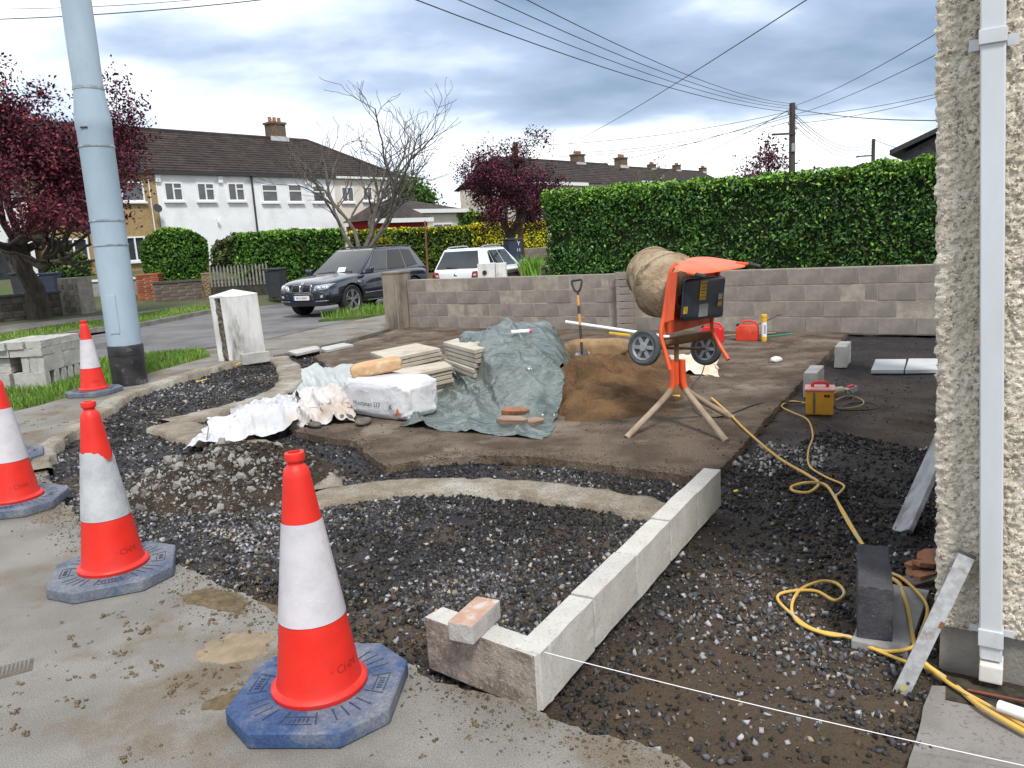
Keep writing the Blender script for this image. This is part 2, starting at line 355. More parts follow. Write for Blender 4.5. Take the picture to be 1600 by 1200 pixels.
keep = (ins[:-1, :-1] & ins[1:, 1:] & ins[1:, :-1] & ins[:-1, 1:]); fc = fc[keep]
us = np.unique(fc); rm = np.zeros(X.size, int); rm[us] = np.arange(len(us))
V = np.stack([X, Y, Z], -1).reshape(-1, 3)[us]
props(np_mesh('garden_bed', V, rm[fc], m_bed, col=C.reshape(-1, 3)[us], smooth=True), kind='structure')
# old driveway slab and the curved concrete haunching left by the kerbs
slab_px = [(601, 729), (579, 711), (549, 689), (500, 682), (452, 671), (470, 640), (520, 620), (560, 606), (530, 584), (491, 557), (520, 543), (575, 529), (615, 516)]
slab_pts = [tuple(G(*p)[:2]) for p in slab_px]+[tuple(G(640, 508)[:2]), tuple(G(1325, 518)[:2]), tuple(G(1310, 535)[:2]), tuple(G(1120, 737)[:2])]+[tuple(G(*p)[:2]) for p in ((1085, 745), (1030, 738), (960, 728), (900, 720), (850, 715), (790, 712), (720, 713), (660, 719))]
q = []
for i in range(len(slab_pts)):
    a = np.array(slab_pts[i]); b = np.array(slab_pts[(i+1) % len(slab_pts)]); l = np.linalg.norm(b-a); k = max(1, int(l/.025))
    nr = np.array([-(b-a)[1], (b-a)[0]])/l
    for j in range(k):
        p = a+(b-a)*j/k; q.append(tuple(p+nr*((fbm(p[0]*5, p[1]*5, 19, 4)-.5)*.06+(fbm(p[0]*23, p[1]*23, 20, 3)-.5)*.045)))
props(MB().prism(q, -.3, 0).build('driveway_slab', m_slab), kind='structure')
def ribbon(name, pix, widths, z, mat, thick=.2, seed=0):
    c = smooth_path([G(*p)[:2] for p in pix], 14); n = len(c); wv = np.interp(np.linspace(0, 1, n), np.linspace(0, 1, len(widths)), widths)
    t = np.gradient(c, axis=0); t /= np.linalg.norm(t, axis=1)[:, None]; nr = np.stack([-t[:, 1], t[:, 0]], 1)
    j = (fbm(np.arange(n)*.35, np.zeros(n), seed, 4)-.5)*.09; k = (fbm(np.arange(n)*.35, np.ones(n)*9, seed+5, 4)-.5)*.09
    V = []; cols = 7
    for s_ in range(cols):
        f = s_/(cols-1)-.5; pos = c+nr*(wv*f+(j if s_ == 0 else k if s_ == cols-1 else 0))[:, None]
        zz_ = z+(fbm(pos[:, 0]*9, pos[:, 1]*9, seed, 3)-.5)*.018-(.012 if s_ in (0, cols-1) else 0); V.append(np.c_[pos, zz_])
    low0 = V[0].copy(); low0[:, 2] -= thick; low1 = V[-1].copy(); low1[:, 2] -= thick
    V = np.array([low0]+V+[low1]).transpose(1, 0, 2)
    o = np_mesh(name, V, grid_faces(n, cols+2)[:, ::-1], mat, smooth=False); props(o, kind='structure'); return o
ribbon('haunch_strip', [(436, 556), (452, 574), (455, 592), (425, 612), (370, 630), (310, 645), (262, 656)], [.30, .34, .34, .32, .32, .36, .42], -.012, m_strip, seed=2)
ribbon('haunch_strip.001', [(262, 658), (320, 678), (385, 690), (440, 703), (478, 728), (494, 762)], [.42, .40, .38, .36, .36, .4], -.016, m_strip, seed=4)
ribbon('haunch_strip.002', [(476, 776), (540, 762), (610, 754), (690, 751), (780, 753), (870, 761), (960, 774), (1052, 796)], [.30, .34, .33, .32, .32, .32, .30, .30], -.02, m_strip, seed=6)
# broken rim of concrete along the footpath
ribbon('broken_rim', [(64, 738), (72, 703), (110, 676), (150, 648), (192, 620), (260, 597), (330, 575), (400, 559)], [.16, .16, .18, .2, .22, .24, .24, .2], .03, m_strip, seed=11)
# house apron
m_apron = M('apron_concrete', (.225, .21, .195), (.165, .15, .135), 3, .85, .4, 80, speck=((.15, .13, .11), 60))
sheet('house_apron', [(1457, 1066), (1424, 1180), (1404, 1240), (1800, 1330), (1800, 1130), (1520, 1070)], -.3, -.012, m_apron, jag=.02)
# ================================================================ LOOSE STUFF: gravel, grass
path_px_w = [np.array(p) for p in pw]
def poly_sign(poly):
    p = np.array([q_[:2] for q_ in poly]); return 1. if np.sum(p[:, 0]*np.roll(p[:, 1], -1)-np.roll(p[:, 0], -1)*p[:, 1]) > 0 else -1.
PSGN = poly_sign(path_poly); SSGN = poly_sign(slab_pts)
m_stone = M('gravel_stone', (0, 0, 0), None, rough=.7, bump=.4, bscale=120, attr='col', spec=.15, rvar=(6., .6, .95))
ph = (1+5**.5)/2
ICO = np.array([(-1, ph, 0), (1, ph, 0), (-1, -ph, 0), (1, -ph, 0), (0, -1, ph), (0, 1, ph), (0, -1, -ph), (0, 1, -ph), (ph, 0, -1), (ph, 0, 1), (-ph, 0, -1), (-ph, 0, 1)], float)/1.9
ICOF = np.array([(0, 11, 5), (0, 5, 1), (0, 1, 7), (0, 7, 10), (0, 10, 11), (1, 5, 9), (5, 11, 4), (11, 10, 2), (10, 7, 6), (7, 1, 8), (3, 9, 4), (3, 4, 2), (3, 2, 6), (3, 6, 8), (3, 8, 9), (4, 9, 5), (2, 4, 11), (6, 2, 10), (8, 6, 7), (9, 8, 1)])
def rand_rot(n):
    q = rng.normal(size=(n, 4)); q /= np.linalg.norm(q, axis=1)[:, None]; a, b, c, d = q.T
    return np.stack([np.stack([1-2*(c*c+d*d), 2*(b*c-a*d), 2*(b*d+a*c)], -1), np.stack([2*(b*c+a*d), 1-2*(b*b+d*d), 2*(c*d-a*b)], -1), np.stack([2*(b*d-a*c), 2*(c*d+a*b), 1-2*(b*b+c*c)], -1)], 1)
CUBE = np.array([(-1, -1, -1), (1, -1, -1), (1, 1, -1), (-1, 1, -1), (-1, -1, 1), (1, -1, 1), (1, 1, 1), (-1, 1, 1)], float)*.62
CUBEF = np.array([(0, 3, 2, 1), (4, 5, 6, 7), (0, 1, 5, 4), (1, 2, 6, 5), (2, 3, 7, 6), (3, 0, 4, 7)])
def stones(name, pos, size, col, mat=m_stone, flat=.65, label=None, cat=None):
    n = len(pos); V = CUBE[None]*(1+rng.uniform(-.45, .3, (n, 8, 1)))+rng.uniform(-.28, .28, (n, 8, 3))
    V = V*np.stack([rng.uniform(.8, 1.35, n), rng.uniform(.7, 1.1, n), rng.uniform(flat-.2, flat+.2, n)], 1)[:, None]
    V = np.einsum('nij,nkj->nki', rand_rot(n), V)*np.asarray(size).reshape(-1, 1, 1)+pos[:, None]
    Fc = (CUBEF[None]+8*np.arange(n)[:, None, None]).reshape(-1, 4)
    o = np_mesh(name, V.reshape(-1, 3), Fc, mat, col=np.repeat(col, 8, 0)); return props(o, label, cat, kind='stuff')
slabP = slab_pts
def scatter(n, x0, x1, y0, y1, okf):
    x = rng.uniform(x0, x1, n); y = rng.uniform(y0, y1, n); k = okf(x, y); return x[k], y[k]
blkP = [tuple(G(*p)[:2]) for p in ((1110, 1160), (850, 1100), (1120, 735), (1310, 535), (1330, 518))]+[(7, 10.3), (7, 1)]
tarP = [tuple(G(*p)[:2]) for p in ((1150, 712), (1310, 535), (1320, 522))]+[(6.2, 10.5), (6.2, 6.4)]+[tuple(G(1440, 690)[:2]), tuple(G(1290, 660)[:2]), tuple(G(1215, 700)[:2])]
ok1 = lambda x, y: inpoly(x, y, gar) & ~inpoly(x, y, slabP) & ~inpoly(x, y, blkP)
ok2 = lambda x, y: inpoly(x, y, gar) & inpoly(x, y, blkP) & ~inpoly(x, y, tarP)
xa, ya = scatter(330000, -4.2, 1.4, 2.2, 5.6, ok1)
dens = .20+.8*np.clip((fbm(xa*2.2, ya*2.2, 41, 4)-.40)*4, 0, 1); k = rng.random(len(xa)) < dens*.55; xa, ya = xa[k], ya[k]
xb, yb = scatter(80000, -5.2, 1.4, 5.6, 14, ok1); k = rng.random(len(xb)) < .75; xb, yb = xb[k], yb[k]
xc, yc = scatter(175000, .0, 4.5, 1.6, 7.0, ok2)
k = rng.random(len(xc)) < np.clip(.30+1.7*(fbm(xc*1.7, yc*1.7, 51, 4)-.36), .2, .9); xc, yc = xc[k], yc[k]
def seen(x, y):
    p = to_px(x, y); return (p > -160) & (p < 1476)
k = seen(xa, ya); xa, ya = xa[k], ya[k]; k = seen(xb, yb); xb, yb = xb[k], yb[k]; k = seen(xc, yc); xc, yc = xc[k], yc[k]
def stone_col(x, y, light, seed):
    n = len(x); cl = np.clip((fbm(x*1.5, y*1.5, seed, 4)-.42)*3.5, 0, 1); pl = light*(.3+1.4*cl)
    for px, py, r, a in ((760, 900, .35, .5), (700, 940, .25, .45), (400, 810, .5, .5), (230, 770, .6, .4), (330, 740, .4, .3), (1190, 830, .3, .2), (1220, 900, .28, .55), (1165, 960, .22, .5), (1180, 1110, .22, .55), (1290, 1030, .2, .5), (300, 860, .35, .45)):
        g = G(px, py); pl = pl+a*np.exp(-((x-g[0])**2+(y-g[1])**2)/(2*r*r))
    b = .026*np.exp(.55*rng.normal(size=n)+1.9*np.clip(pl, 0, .8)*rng.random(n)**.6); b = np.where(rng.random(n) < .12*pl+.006, rng.uniform(.2, .42, n), b); b = np.clip(b, .012, .42)[:, None]
    tint = np.where((rng.random(n) < .22)[:, None], np.array([1.1, .88, .64]), np.array([.98, .98, 1.03])); return b*tint
def size_of(n, lo, hi): return lo+(hi-lo)*rng.random(n)**2.6
sa = size_of(len(xa), .0045, .019)
stones('gravel', np.c_[xa, ya, bed_h(xa, ya)+sa*.25], sa, stone_col(xa, ya, .42, 61), label='dark broken gravel filling the dug front garden bed', cat='gravel')
sb = size_of(len(xb), .007, .024)
stones('gravel.001', np.c_[xb, yb, bed_h(xb, yb)+sb*.25], sb, stone_col(xb, yb, .5, 63), label='grey gravel in the beds beside the white gate pillar', cat='gravel')
sc_ = .003+.0145*rng.random(len(xc))**3.6
stones('gravel.002', np.c_[xc, yc, bed_h(xc, yc)+sc_*.25], sc_, stone_col(xc, yc, .22, 65), label='loose gravel and soil between block edging and house', cat='gravel')
# pale crushed chips spilled on the tarmac edge
xg, yg = scatter(2600, 1.2, 3.0, 4.6, 6.4, lambda x, y: inpoly(x, y, [tuple(G(*p)[:2]) for p in ((1140, 715), (1190, 680), (1285, 680), (1300, 715), (1190, 735))]))
sg = size_of(len(xg), .006, .03)
stones('crushed_chips', np.c_[xg, yg, bed_h(xg, yg)+sg*.2], sg, rng.uniform(.25, .5, (len(xg), 1))*np.array([1, .95, .88]), flat=.4, label='pale crushed stone chips spilled on tarmac beside the slab edge', cat='rubble')
# mud clods on the footpath
m_mud = M('mud', (.15, .115, .07), (.10, .075, .045), 20, .95, .6, 60)
P = []; S = []
for px, py, n, r in ((210, 985, 9, .10), (135, 1055, 10, .14), (60, 1100, 8, .1), (235, 1045, 8, .09), (270, 1075, 6, .06), (180, 960, 7, .07), (330, 970, 26, .2), (350, 1070, 22, .14), (20, 1145, 5, .05), (250, 1180, 8, .1), (300, 1105, 6, .1), (110, 1000, 8, .3), (350, 930, 25, .22), (600, 1010, 30, .12), (240, 1010, 10, .2), (80, 640, 10, .5), (60, 665, 30, .5), (420, 900, 20, .2), (700, 1120, 8, .3)):
    g = G(px, py)
    for _ in range(n):
        a = rng.normal(size=2)*r*np.array([.8, .4]); s_ = .004+.012*rng.random()**2.5; P.append((g[0]+a[0], g[1]+a[1], s_*.25)); S.append(s_)
        for _k in range(3):
            P.append((g[0]+a[0]+rng.normal()*s_*1.2, g[1]+a[1]+rng.normal()*s_*1.2, s_*.2)); S.append(s_*.7)
P = np.array(P); stones('mud_clods', P, np.array(S), rng.uniform(.8, 1.2, (len(P), 1))*np.array([.15, .115, .07]), flat=.45, label='clods of dried mud trodden over the footpath', cat='mud')
# flattened mortar patch and mud smear by the big cone
def blob_patch(name, px, py, rx, ry, h, mat, label, cat, rot=0, seed=0, dent=.5):
    g = G(px, py); n = 80; t = np.linspace(-1.15, 1.15, n); U, Vv = np.meshgrid(t, t); r = np.hypot(U, Vv)/(0.35+.9*fbm(U*2.2+5, Vv*2.2+5, seed, 5))
    z = h*np.clip(1-r, 0, 1)**.45*(1-dent+dent*2*fbm(U*8, Vv*8, seed+3, 5))-.002-.02*(r >= 1)
    c, s = math.cos(rot), math.sin(rot); x = (U*rx*c-Vv*ry*s); y = (U*rx*s+Vv*ry*c)
    o = np_mesh(name, np.stack([x, y, z], -1), grid_faces(n, n), mat, smooth=True, loc=(g[0], g[1], 0)); props(o, label, cat); return o
blob_patch('mortar_patch', 375, 1012, .19, .15, .012, M('dry_mortar', (.27, .215, .145), (.21, .165, .11), 12, .95, .5, 60), 'flat round patch of spilled brown mortar left of the nearest cone', 'mortar', seed=3, dent=.15)
blob_patch('mud_smear', 385, 1085, .17, .07, .02, m_mud, 'ridged smear of mud beside the blue cone base', 'mud', rot=.5, seed=8, dent=1)
blob_patch('mud_smear', 345, 940, .30, .10, .018, m_mud, 'thin trodden mud along the broken footpath edge', 'mud', rot=-.55, seed=12, dent=1)
# soil and grit spilled over the broken edges of slab and footpath
def edge_spill(poly, i0, i1, n, sd, inner, name, label, col, smax=.0075, z=0.):
    pts = np.array([p[:2] for p in poly[i0:i1]]); seg = np.diff(pts, axis=0); ln = np.linalg.norm(seg, axis=1); k = rng.choice(len(seg), n, p=ln/ln.sum()); t = rng.random((n, 1)); p = pts[k]+seg[k]*t
    nr_ = np.stack([-seg[k][:, 1], seg[k][:, 0]], 1)/ln[k][:, None]; p = p+nr_*(np.abs(rng.normal(size=(n, 1)))*sd*inner); s_ = .002+smax*rng.random(n)**4
    return stones(name, np.c_[p, z+s_*.15], s_, rng.uniform(.6, 1.5, (n, 1))*np.array(col), flat=.5, label=label, cat='grit')
edge_spill(path_px_w, 0, 14, 6500, .13, PSGN, 'edge_grit', 'brown grit spilled on the footpath along its broken edge', (.11, .085, .055))
edge_spill(slab_pts, 0, 4, 1500, .07, SSGN, 'slab_grit', 'grit scattered on the near left corner of the driveway slab', (.10, .08, .055)); edge_spill(slab_pts, 16, 25, 2200, .09, SSGN, 'slab_grit.001', 'grit scattered along the front edge of the driveway slab', (.10, .08, .055))
# grass
m_grass = M('grass_blade', (0, 0, 0), None, rough=.55, attr='col', spec=.3)
def grass(name, x, y, z, h0, h1, wd, label, c0=(.07, .15, .015), c1=(.17, .30, .04)):
    n = len(x); a = rng.uniform(0, 2*np.pi, n); h = rng.uniform(h0, h1, n); ln = rng.uniform(.1, .7, n)*h; b = rng.uniform(0, 2*np.pi, n)
    dx = np.cos(a)*wd; dy = np.sin(a)*wd; V = np.zeros((n, 5, 3)); z = np.broadcast_to(z, (n,))
    V[:, 0] = np.stack([x-dx, y-dy, z-.01], 1); V[:, 1] = np.stack([x+dx, y+dy, z-.01], 1)
    mx = x+np.cos(b)*ln*.35; my = y+np.sin(b)*ln*.35
    V[:, 2] = np.stack([mx+dx*.8, my+dy*.8, z+h*.6], 1); V[:, 3] = np.stack([mx-dx*.8, my-dy*.8, z+h*.6], 1); V[:, 4] = np.stack([x+np.cos(b)*ln, y+np.sin(b)*ln, z+h], 1)
    i = 5*np.arange(n)[:, None]; Fc = np.concatenate([i+np.array([[0, 1, 2]]), i+np.array([[0, 2, 3]]), i+np.array([[3, 2, 4]])])
    t = rng.random((n, 1)); c = np.array(c0)*(1-t)+np.array(c1)*t; c = c*(.7+.6*fbm(x*1.5, y*1.5, 4)[:, None])
    c = np.where((rng.random(n) < .05)[:, None], np.array([.25, .24, .10]), c)
    return props(np_mesh(name, V, Fc, m_grass, col=np.repeat(c, 5, 0)), label, 'grass', kind='stuff')
x, y = scatter(90000, -12, -4.5, 9, 15.5, lambda x, y: inpoly(x, y, verge_poly)); k = rng.random(len(x)) < .3+.9*fbm(x*1.3, y*1.3, 71); x, y = x[k][:34000], y[k][:34000]
grass('grass', x, y, -.01, .04, .12, .0055, 'rough green grass on the verge around the block stack')
x, y = scatter(9000, -5, -1, 16, 26, lambda x, y: inpoly(x, y, verge2))
grass('grass.001', x, y, -.06, .08, .26, .008, 'long grass strip beside the dark car front wheel')
vp = [tuple(p) for p in off(farL, .12)+off(farL, 2.55)[::-1]]
x, y = scatter(160000, -30, 8, 18, 60, lambda x, y: inpoly(x, y, vp) & (x > -24)); x, y = x[:26000], y[:26000]
grass('grass.002', x, y, .0, .04, .11, .011, 'mown grass verge across the road under the tree', c0=(.10, .2, .015), c1=(.2, .34, .04))
# ================================================================ NEAR OBJECTS
# ---- traffic cones
m_cone = M('cone_orange', (.68, .019, .008), (.60, .016, .008), 6, .42, .06, 90, c3=(.36, .035, .022), s3=3.5, lo3=.56, hi3=.76, speck=((.26, .06, .04), 38, 0, .66, .76), rvar=(5, .35, .65))
m_sleeve = M('reflective_sleeve', (.56, .53, .555), (.47, .46, .49), 7, .32, .18, 22, c3=(.38, .35, .345), s3=5, lo3=.58, hi3=.75, bdist=.004, speck=((.42, .36, .32), 30, 0, .66, .76), ridge=(9, .4, .0016))
m_sleeve2 = M('dirty_sleeve', (.47, .48, .485), (.35, .38, .41), 6, .4, .2, 25, c3=(.38, .34, .30), s3=6, lo3=.54, hi3=.72, bdist=.004, speck=((.30, .26, .22), 30, 0, .62, .74), ridge=(8, .45, .0022))
m_base = [M('cone_base_blue', (.038, .070, .155), (.06, .092, .175), 8, .7, .3, 60, c3=(.17, .18, .20), s3=5, lo3=.46, hi3=.66, fine=(90, .3)),
          M('cone_base_grey', (.12, .14, .17), (.17, .18, .20), 8, .8, .3, 60, c3=(.06, .085, .14), s3=3, lo3=.52, hi3=.66, fine=(90, .3))]
m_mark = M('cone_mark', (.33, .012, .008), rough=.6); m_groove = M('base_groove', (.03, .045, .085), (.06, .075, .10), 20, rough=.85)
CHT = .93
cp = [(.166, .055), (.170, .060), (.171, .078), (.165, .086), (.152, .092), (.146, .11)]
def cr(z): return .146+(.047-.146)*(z-.11)/(.845-.11)
cone_prof = cp+[(cr(z), z) for z in (.2, .3)]+[(cr(.335), .335), (cr(.69), .69)]+[(cr(.75), .75), (.047, .845), (.043, .868), (.033, .882), (.027, .888), (.027, .897), (.034, .902), (.0355, .915), (.033, .928), (.022, .93), (.02, .90)]
def make_cone(loc, rz, label, bi=0, dirty=False, torn=False, lean=(0, 0), txt_a=-.85):
    e = empty('traffic_cone', loc, rz, label, 'traffic cone', 'traffic cones round the works'); e.rotation_euler = (*lean, rz)
    MB().lathe(cone_prof, 40, capb=True, capt=True).build('body', m_cone, e, smooth=True)
    n = 48; zs = np.linspace(.335, .69, 10); a = np.linspace(0, 2*np.pi, n+1); V = []
    for i, z in enumerate(zs):
        zt = np.full(n+1, z)
        if torn: zt = np.minimum(zt, .69-.05*np.clip(np.sin(a*1.+2.2), 0, 1)**6-.02*fbm(a*4, a*0, 3)-(z-.335)*.0)
        r = cr(zt)+.0022+.0012*fbm(a*9, np.full(n+1, z*30), 5); V.append(np.stack([r*np.cos(a), r*np.sin(a), zt], 1))
    s = np_mesh('reflective_sleeve', np.array(V), grid_faces(10, n+1), m_sleeve2 if dirty else m_sleeve, e, smooth=True)
    c = .29; k = .135; oc = [(-c+k, -c), (c-k, -c), (c, -c+k), (c, c-k), (c-k, c), (-c+k, c), (-c, c-k), (-c, -c+k)]
    bs = MB().prism(oc, 0, .062).build('base', m_base[bi], e, smooth=True, bevel=.016, seg=3)
    g = MB()
    for i in range(8):
        for j in (-1.5, -.5, .5, 1.5):
            t = i*math.pi/4+j*.17; 
            if i % 2 == 0 and abs(j) < 1: continue
            r0, r1 = .185, .255; g.beam((r0*math.cos(t), r0*math.sin(t), .0625), (r1*math.cos(t), r1*math.sin(t), .0625), .005, .003)
    g.build('grooves', m_groove, bs)['kind'] = 'stuff'
    p = MB()
    for i in (0, 2, 4, 6):
        t = i*math.pi/4
        for dr in (-.02, .02): p.beam(((.225+dr)*math.cos(t)-.05*math.sin(t), (.225+dr)*math.sin(t)+.05*math.cos(t), .063), ((.225+dr)*math.cos(t)+.05*math.sin(t), (.225+dr)*math.sin(t)-.05*math.cos(t), .063), .003, .003)
        for dq in (-.03, -.015, 0, .015, .03): p.beam((.215*math.cos(t)-dq*math.sin(t), .215*math.sin(t)+dq*math.cos(t), .063), (.234*math.cos(t)-dq*math.sin(t), .234*math.sin(t)+dq*math.cos(t), .063), .005, .003)
    p.build('moulded_panel', m_groove, bs)['kind'] = 'stuff'
    for t0 in (txt_a, txt_a+math.pi):
        me = text_me('· CHM ·', .042, m_mark, .0006); v = np.zeros(len(me.vertices)*3); me.vertices.foreach_get('co', v); v = v.reshape(-1, 3)
        z = .165+v[:, 1]; r = cr(z)+.0008+v[:, 2]; t = t0+v[:, 0]/cr(.165); me.vertices.foreach_set('co', np.stack([r*np.cos(t), r*np.sin(t), z], 1).ravel()); me.update()
        link('raised_lettering', me, e)
    return e
def gp(px, py, z=0): g = G(px, py, z); return (g[0], g[1], z)
make_cone(gp(503, 1092), R_(-5), 'nearest traffic cone, orange and white, standing on a blue octagonal base', 0, txt_a=-.42)
make_cone(gp(181, 900), R_(20), 'traffic cone with torn grubby white sleeve, second nearest, grey base', 1, True, True, txt_a=-.85)
make_cone(gp(27, 791), R_(10), 'traffic cone cut off by the left edge of the picture', 1)
make_cone(gp(8, 722), R_(30), 'traffic cone mostly hidden behind the leftmost cone, only its base corner showing', 1)
make_cone(gp(148, 615), R_(-5), 'farthest traffic cone, standing at the foot of the pale blue post', 1)
# ---- lamp post
m_post = M('post_paint', (.33, .42, .49), (.29, .375, .45), 2.5, .42, .08, 30, c3=(.22, .27, .31), s3=1.5, lo3=.56, hi3=.75, stretch=(1, 1, .4))
m_tar = M('post_tar', (.012, .012, .014), (.03, .03, .032), 6, .45, .35, 30, c3=(.16, .16, .16), s3=7, lo3=.58, hi3=.7)
pb = G(204, 600); e = empty('lamp_post', (pb[0], pb[1], 0), 0, 'tall pale blue steel post with black tarred base', 'post')
e.rotation_euler = (0, R_(.4), 0)
def pz(py): return D(204-(600-py)*.146, py, pb[1])[2]
MB().lathe([(.216, -.1), (.216, .40), (.220, .405), (.220, pz(540)), (.212, pz(538))], 32).build('tarred_base', m_tar, e, smooth=True)
zj = [pz(383), pz(345), pz(205), pz(186), pz(165)]
MB().lathe([(0.2083, .3), (0.2058, zj[0]-.01), (0.2108, zj[0]-.008), (0.2108, zj[0]+.008), (0.2046, zj[0]+.01), (0.2046, zj[2]), (0.2133, zj[3]-.12), (0.2108, zj[3]), (0.1810, zj[4]+.12), (0.1786, zj[4]+0.1736)], 40).build('lower_shaft', m_post, e, smooth=True)
MB().lathe([(0.1761, zj[4]), (0.1686, 8.5)], 40).build('upper_shaft', m_post, e, smooth=True)
m_band = M('band_steel', (.33, .40, .45), (.20, .22, .23), 12, .45)
for z in (zj[1], zj[0], zj[4]+0.1984, zj[3]-.34): MB().lathe([(0.2114, z-.012), (0.2139, z-.01), (0.2139, z+.01), (0.2114, z+.012)] if z < zj[3] else [(0.1792, z-.02), (0.1829, z-.018), (0.1829, z+.018), (0.1792, z+.02)], 40, capb=False, capt=False).build('band', m_band, e, smooth=True)
MB().box((-.02, -0.2120, zj[2]+.02), (.09, .006, .02)).build('torn_sticker', m_tar, e)
MB().box((.0, -0.2083, .95), (.12, .012, .5)).build('access_door', m_post, e, bevel=.004)
# ---- white concrete gate pillar with broken edge
m_white = M('flaking_whitewash', (.70, .69, .67), (.52, .51, .49), 5, .9, .5, 40, c3=(.20, .185, .16), s3=2.2, lo3=.55, hi3=.66, stretch=(1, 1, .35))
m_brk = M('broken_concrete', (.23, .20, .165), (.11, .095, .075), 14, .95, 1, 40, bdist=.03)
a = G(348, 562); b_ = G(382, 557); c_ = G(414, 553)
pc = G(378, 563); e = empty('gate_pillar', (pc[0], pc[1]+.12, 0), R_(-27), 'squat whitewashed concrete gate pillar with a broken-out edge', 'pillar')
e.rotation_euler = (R_(1), R_(-1.0), R_(-27))
MB().box((.076, 0, .49), (.328, .46, 1.02)).build('shaft', m_white, e, bevel=.015)
MB().box((-.264, 0, .49), (.092, .456, 1.0)).build('side_slab', m_white, e, bevel=.012)
n = 60; U, Vv = np.meshgrid(np.linspace(-1, 1, 16), np.linspace(0, 1, n))
Zb = .055*fbm(U*3, Vv*12, 3, 4)+.025*vn(U*9, Vv*45, 4)
V = np.stack([-.153+.068*U, -.165-Zb, .02+Vv*.90], -1)
np_mesh('broken_edge', V, grid_faces(n, 16), m_brk, e)
MB().box((-.153, .03, .49), (.14, .36, .98)).build('core', m_brk, e)
MB().add([(-.312, -.23, .985), (.242, -.232, .985), (.242, .232, .985), (-.312, .232, .985), (-.312, -.23, 1.02), (.242, -.232, 1.005), (.242, .232, 1.005), (-.312, .232, 1.02), (-.03, 0, 1.10)], [(3, 2, 1, 0), (0, 1, 5, 4), (1, 2, 6, 5), (2, 3, 7, 6), (3, 0, 4, 7), (4, 5, 8), (5, 6, 8), (6, 7, 8), (7, 4, 8)]).build('cap', m_white, e, bevel=.008)
# ---- concrete blocks
m_block = M('concrete_block', (.36, .35, .325), (.44, .43, .40), 6, .9, .5, 130, speck=((.25, .24, .22), 110), vary=.07, c3=(.30, .285, .25), s3=2.4, lo3=.56, hi3=.7, bdist=.004)
m_blockw = M('pale_block', (.50, .485, .45), (.42, .40, .365), 4, .9, .45, 110, speck=((.33, .31, .28), 90), vary=.05, c3=(.36, .31, .25), s3=3, lo3=.57, hi3=.7, bdist=.004)
m_dust = M('weathered_block', (.33, .285, .24), (.23, .19, .155), 16, .95, .9, 70, speck=((.44, .41, .37), 60), c3=(.18, .145, .115), s3=9, bdist=.012)
def block_mesh(name, L_, W_, H_, mat, bev=.005, chip=0, seed=1):
    b = MB().box((0, 0, H_/2), (L_, W_, H_)); me = b.mesh(name, mat, bevel=bev)
    bm = bmesh.new(); bm.from_mesh(me); r = random.Random(seed)
    bmesh.ops.subdivide_edges(bm, edges=[e for e in bm.edges if e.calc_length() > .06], cuts=5, use_grid_fill=True)
    for v in bm.verts:
        ex = (abs(abs(v.co.x)-L_/2) < bev*1.1)+(abs(abs(v.co.y)-W_/2) < bev*1.1)+(abs(abs(v.co.z-H_/2)-H_/2) < bev*1.1)
        if ex >= 2: v.co += Vector((r.uniform(-1, 1), r.uniform(-1, 1), r.uniform(-1, 1)))*chip
    bm.to_mesh(me); bm.free(); return me
BM = [block_mesh('concrete_block', .44, .1, .215, m_block, .005, .003, s) for s in range(4)]
BW = [block_mesh('edging_block', .44, .1, .215, m_blockw, .004, .0014, s+9) for s in range(4)]
# edging row running away from the camera + front return
A0 = np.array(G(847, 1110)[:2]); A1 = np.array(G(1127, 787)[:2]); dv = A1-A0; Lr = np.linalg.norm(dv); dv = dv/Lr; pl = np.array([-dv[1], dv[0]])
ang = math.atan2(dv[1], dv[0]); nb = 5; bl = Lr/nb
ordw = ['nearest', 'second', 'third', 'fourth', 'farthest']
for i in range(nb):
    c = A0+dv*(bl*(i+.5))+pl*.05
    o = link('edging_block', BW[i % 4], None, (c[0], c[1], -.005+.004*(i % 2)), (0, 0, ang+R_([.25, -.3, .2, .5, -.2][i]))); o.scale = ((bl-.013)/.44, 1, 1)
    props(o, f'{ordw[i]} pale concrete block in the edging row leading away from the footpath' if i not in (0, 4) else (f'pale edging block {"next to the front return block, string line at its corner" if i == 0 else "at the far end of the edging row"}'), 'concrete block', 'edging blocks')
B0 = np.array(G(668, 1040)[:2]); B1 = np.array(G(842, 1112)[:2]); dB = (B1-B0); lB = np.linalg.norm(dB); dB /= lB; pB = np.array([-dB[1], dB[0]])
c = (B0+B1)/2+pB*.05
mef = block_mesh('edging_block', lB-.012, .1, .215, m_dust, .005, .005, 31); mef.materials.append(m_blockw); mef.update()
for p in mef.polygons:
    if p.normal.z > .6 or p.normal.x > .8: p.material_index = 1
o = link('edging_block', mef, None, (c[0], c[1], -.01), (0, 0, math.atan2(dB[1], dB[0])))
props(o, 'weathered brown-faced block across the front end of the edging row, brick on top', 'concrete block', 'edging blocks')
# brick on the front block
m_brick = M('old_brick', (.40, .25, .18), (.46, .32, .25), 14, .9, .5, 60, c3=(.50, .46, .42), s3=9, lo3=.48, hi3=.58); m_bm = M('brick_mortar_face', (.42, .40, .37), (.33, .31, .29), 12, .95, .8, 50)
bp = D(748, 998, c[1]-.02); mb = MB().box((0, 0, .036), (.215, .10, .072)).mesh('loose_brick', m_bm, bevel=.006); mb.materials.append(m_brick)
for p in mb.polygons:
    if p.normal.z > .7: p.material_index = 1
o = link('loose_brick', mb, None, (c[0]-.035, c[1]+.01, .206), (0, 0, R_(63))); props(o, 'pinkish brick with mortar on its sides lying on the front block', 'brick')
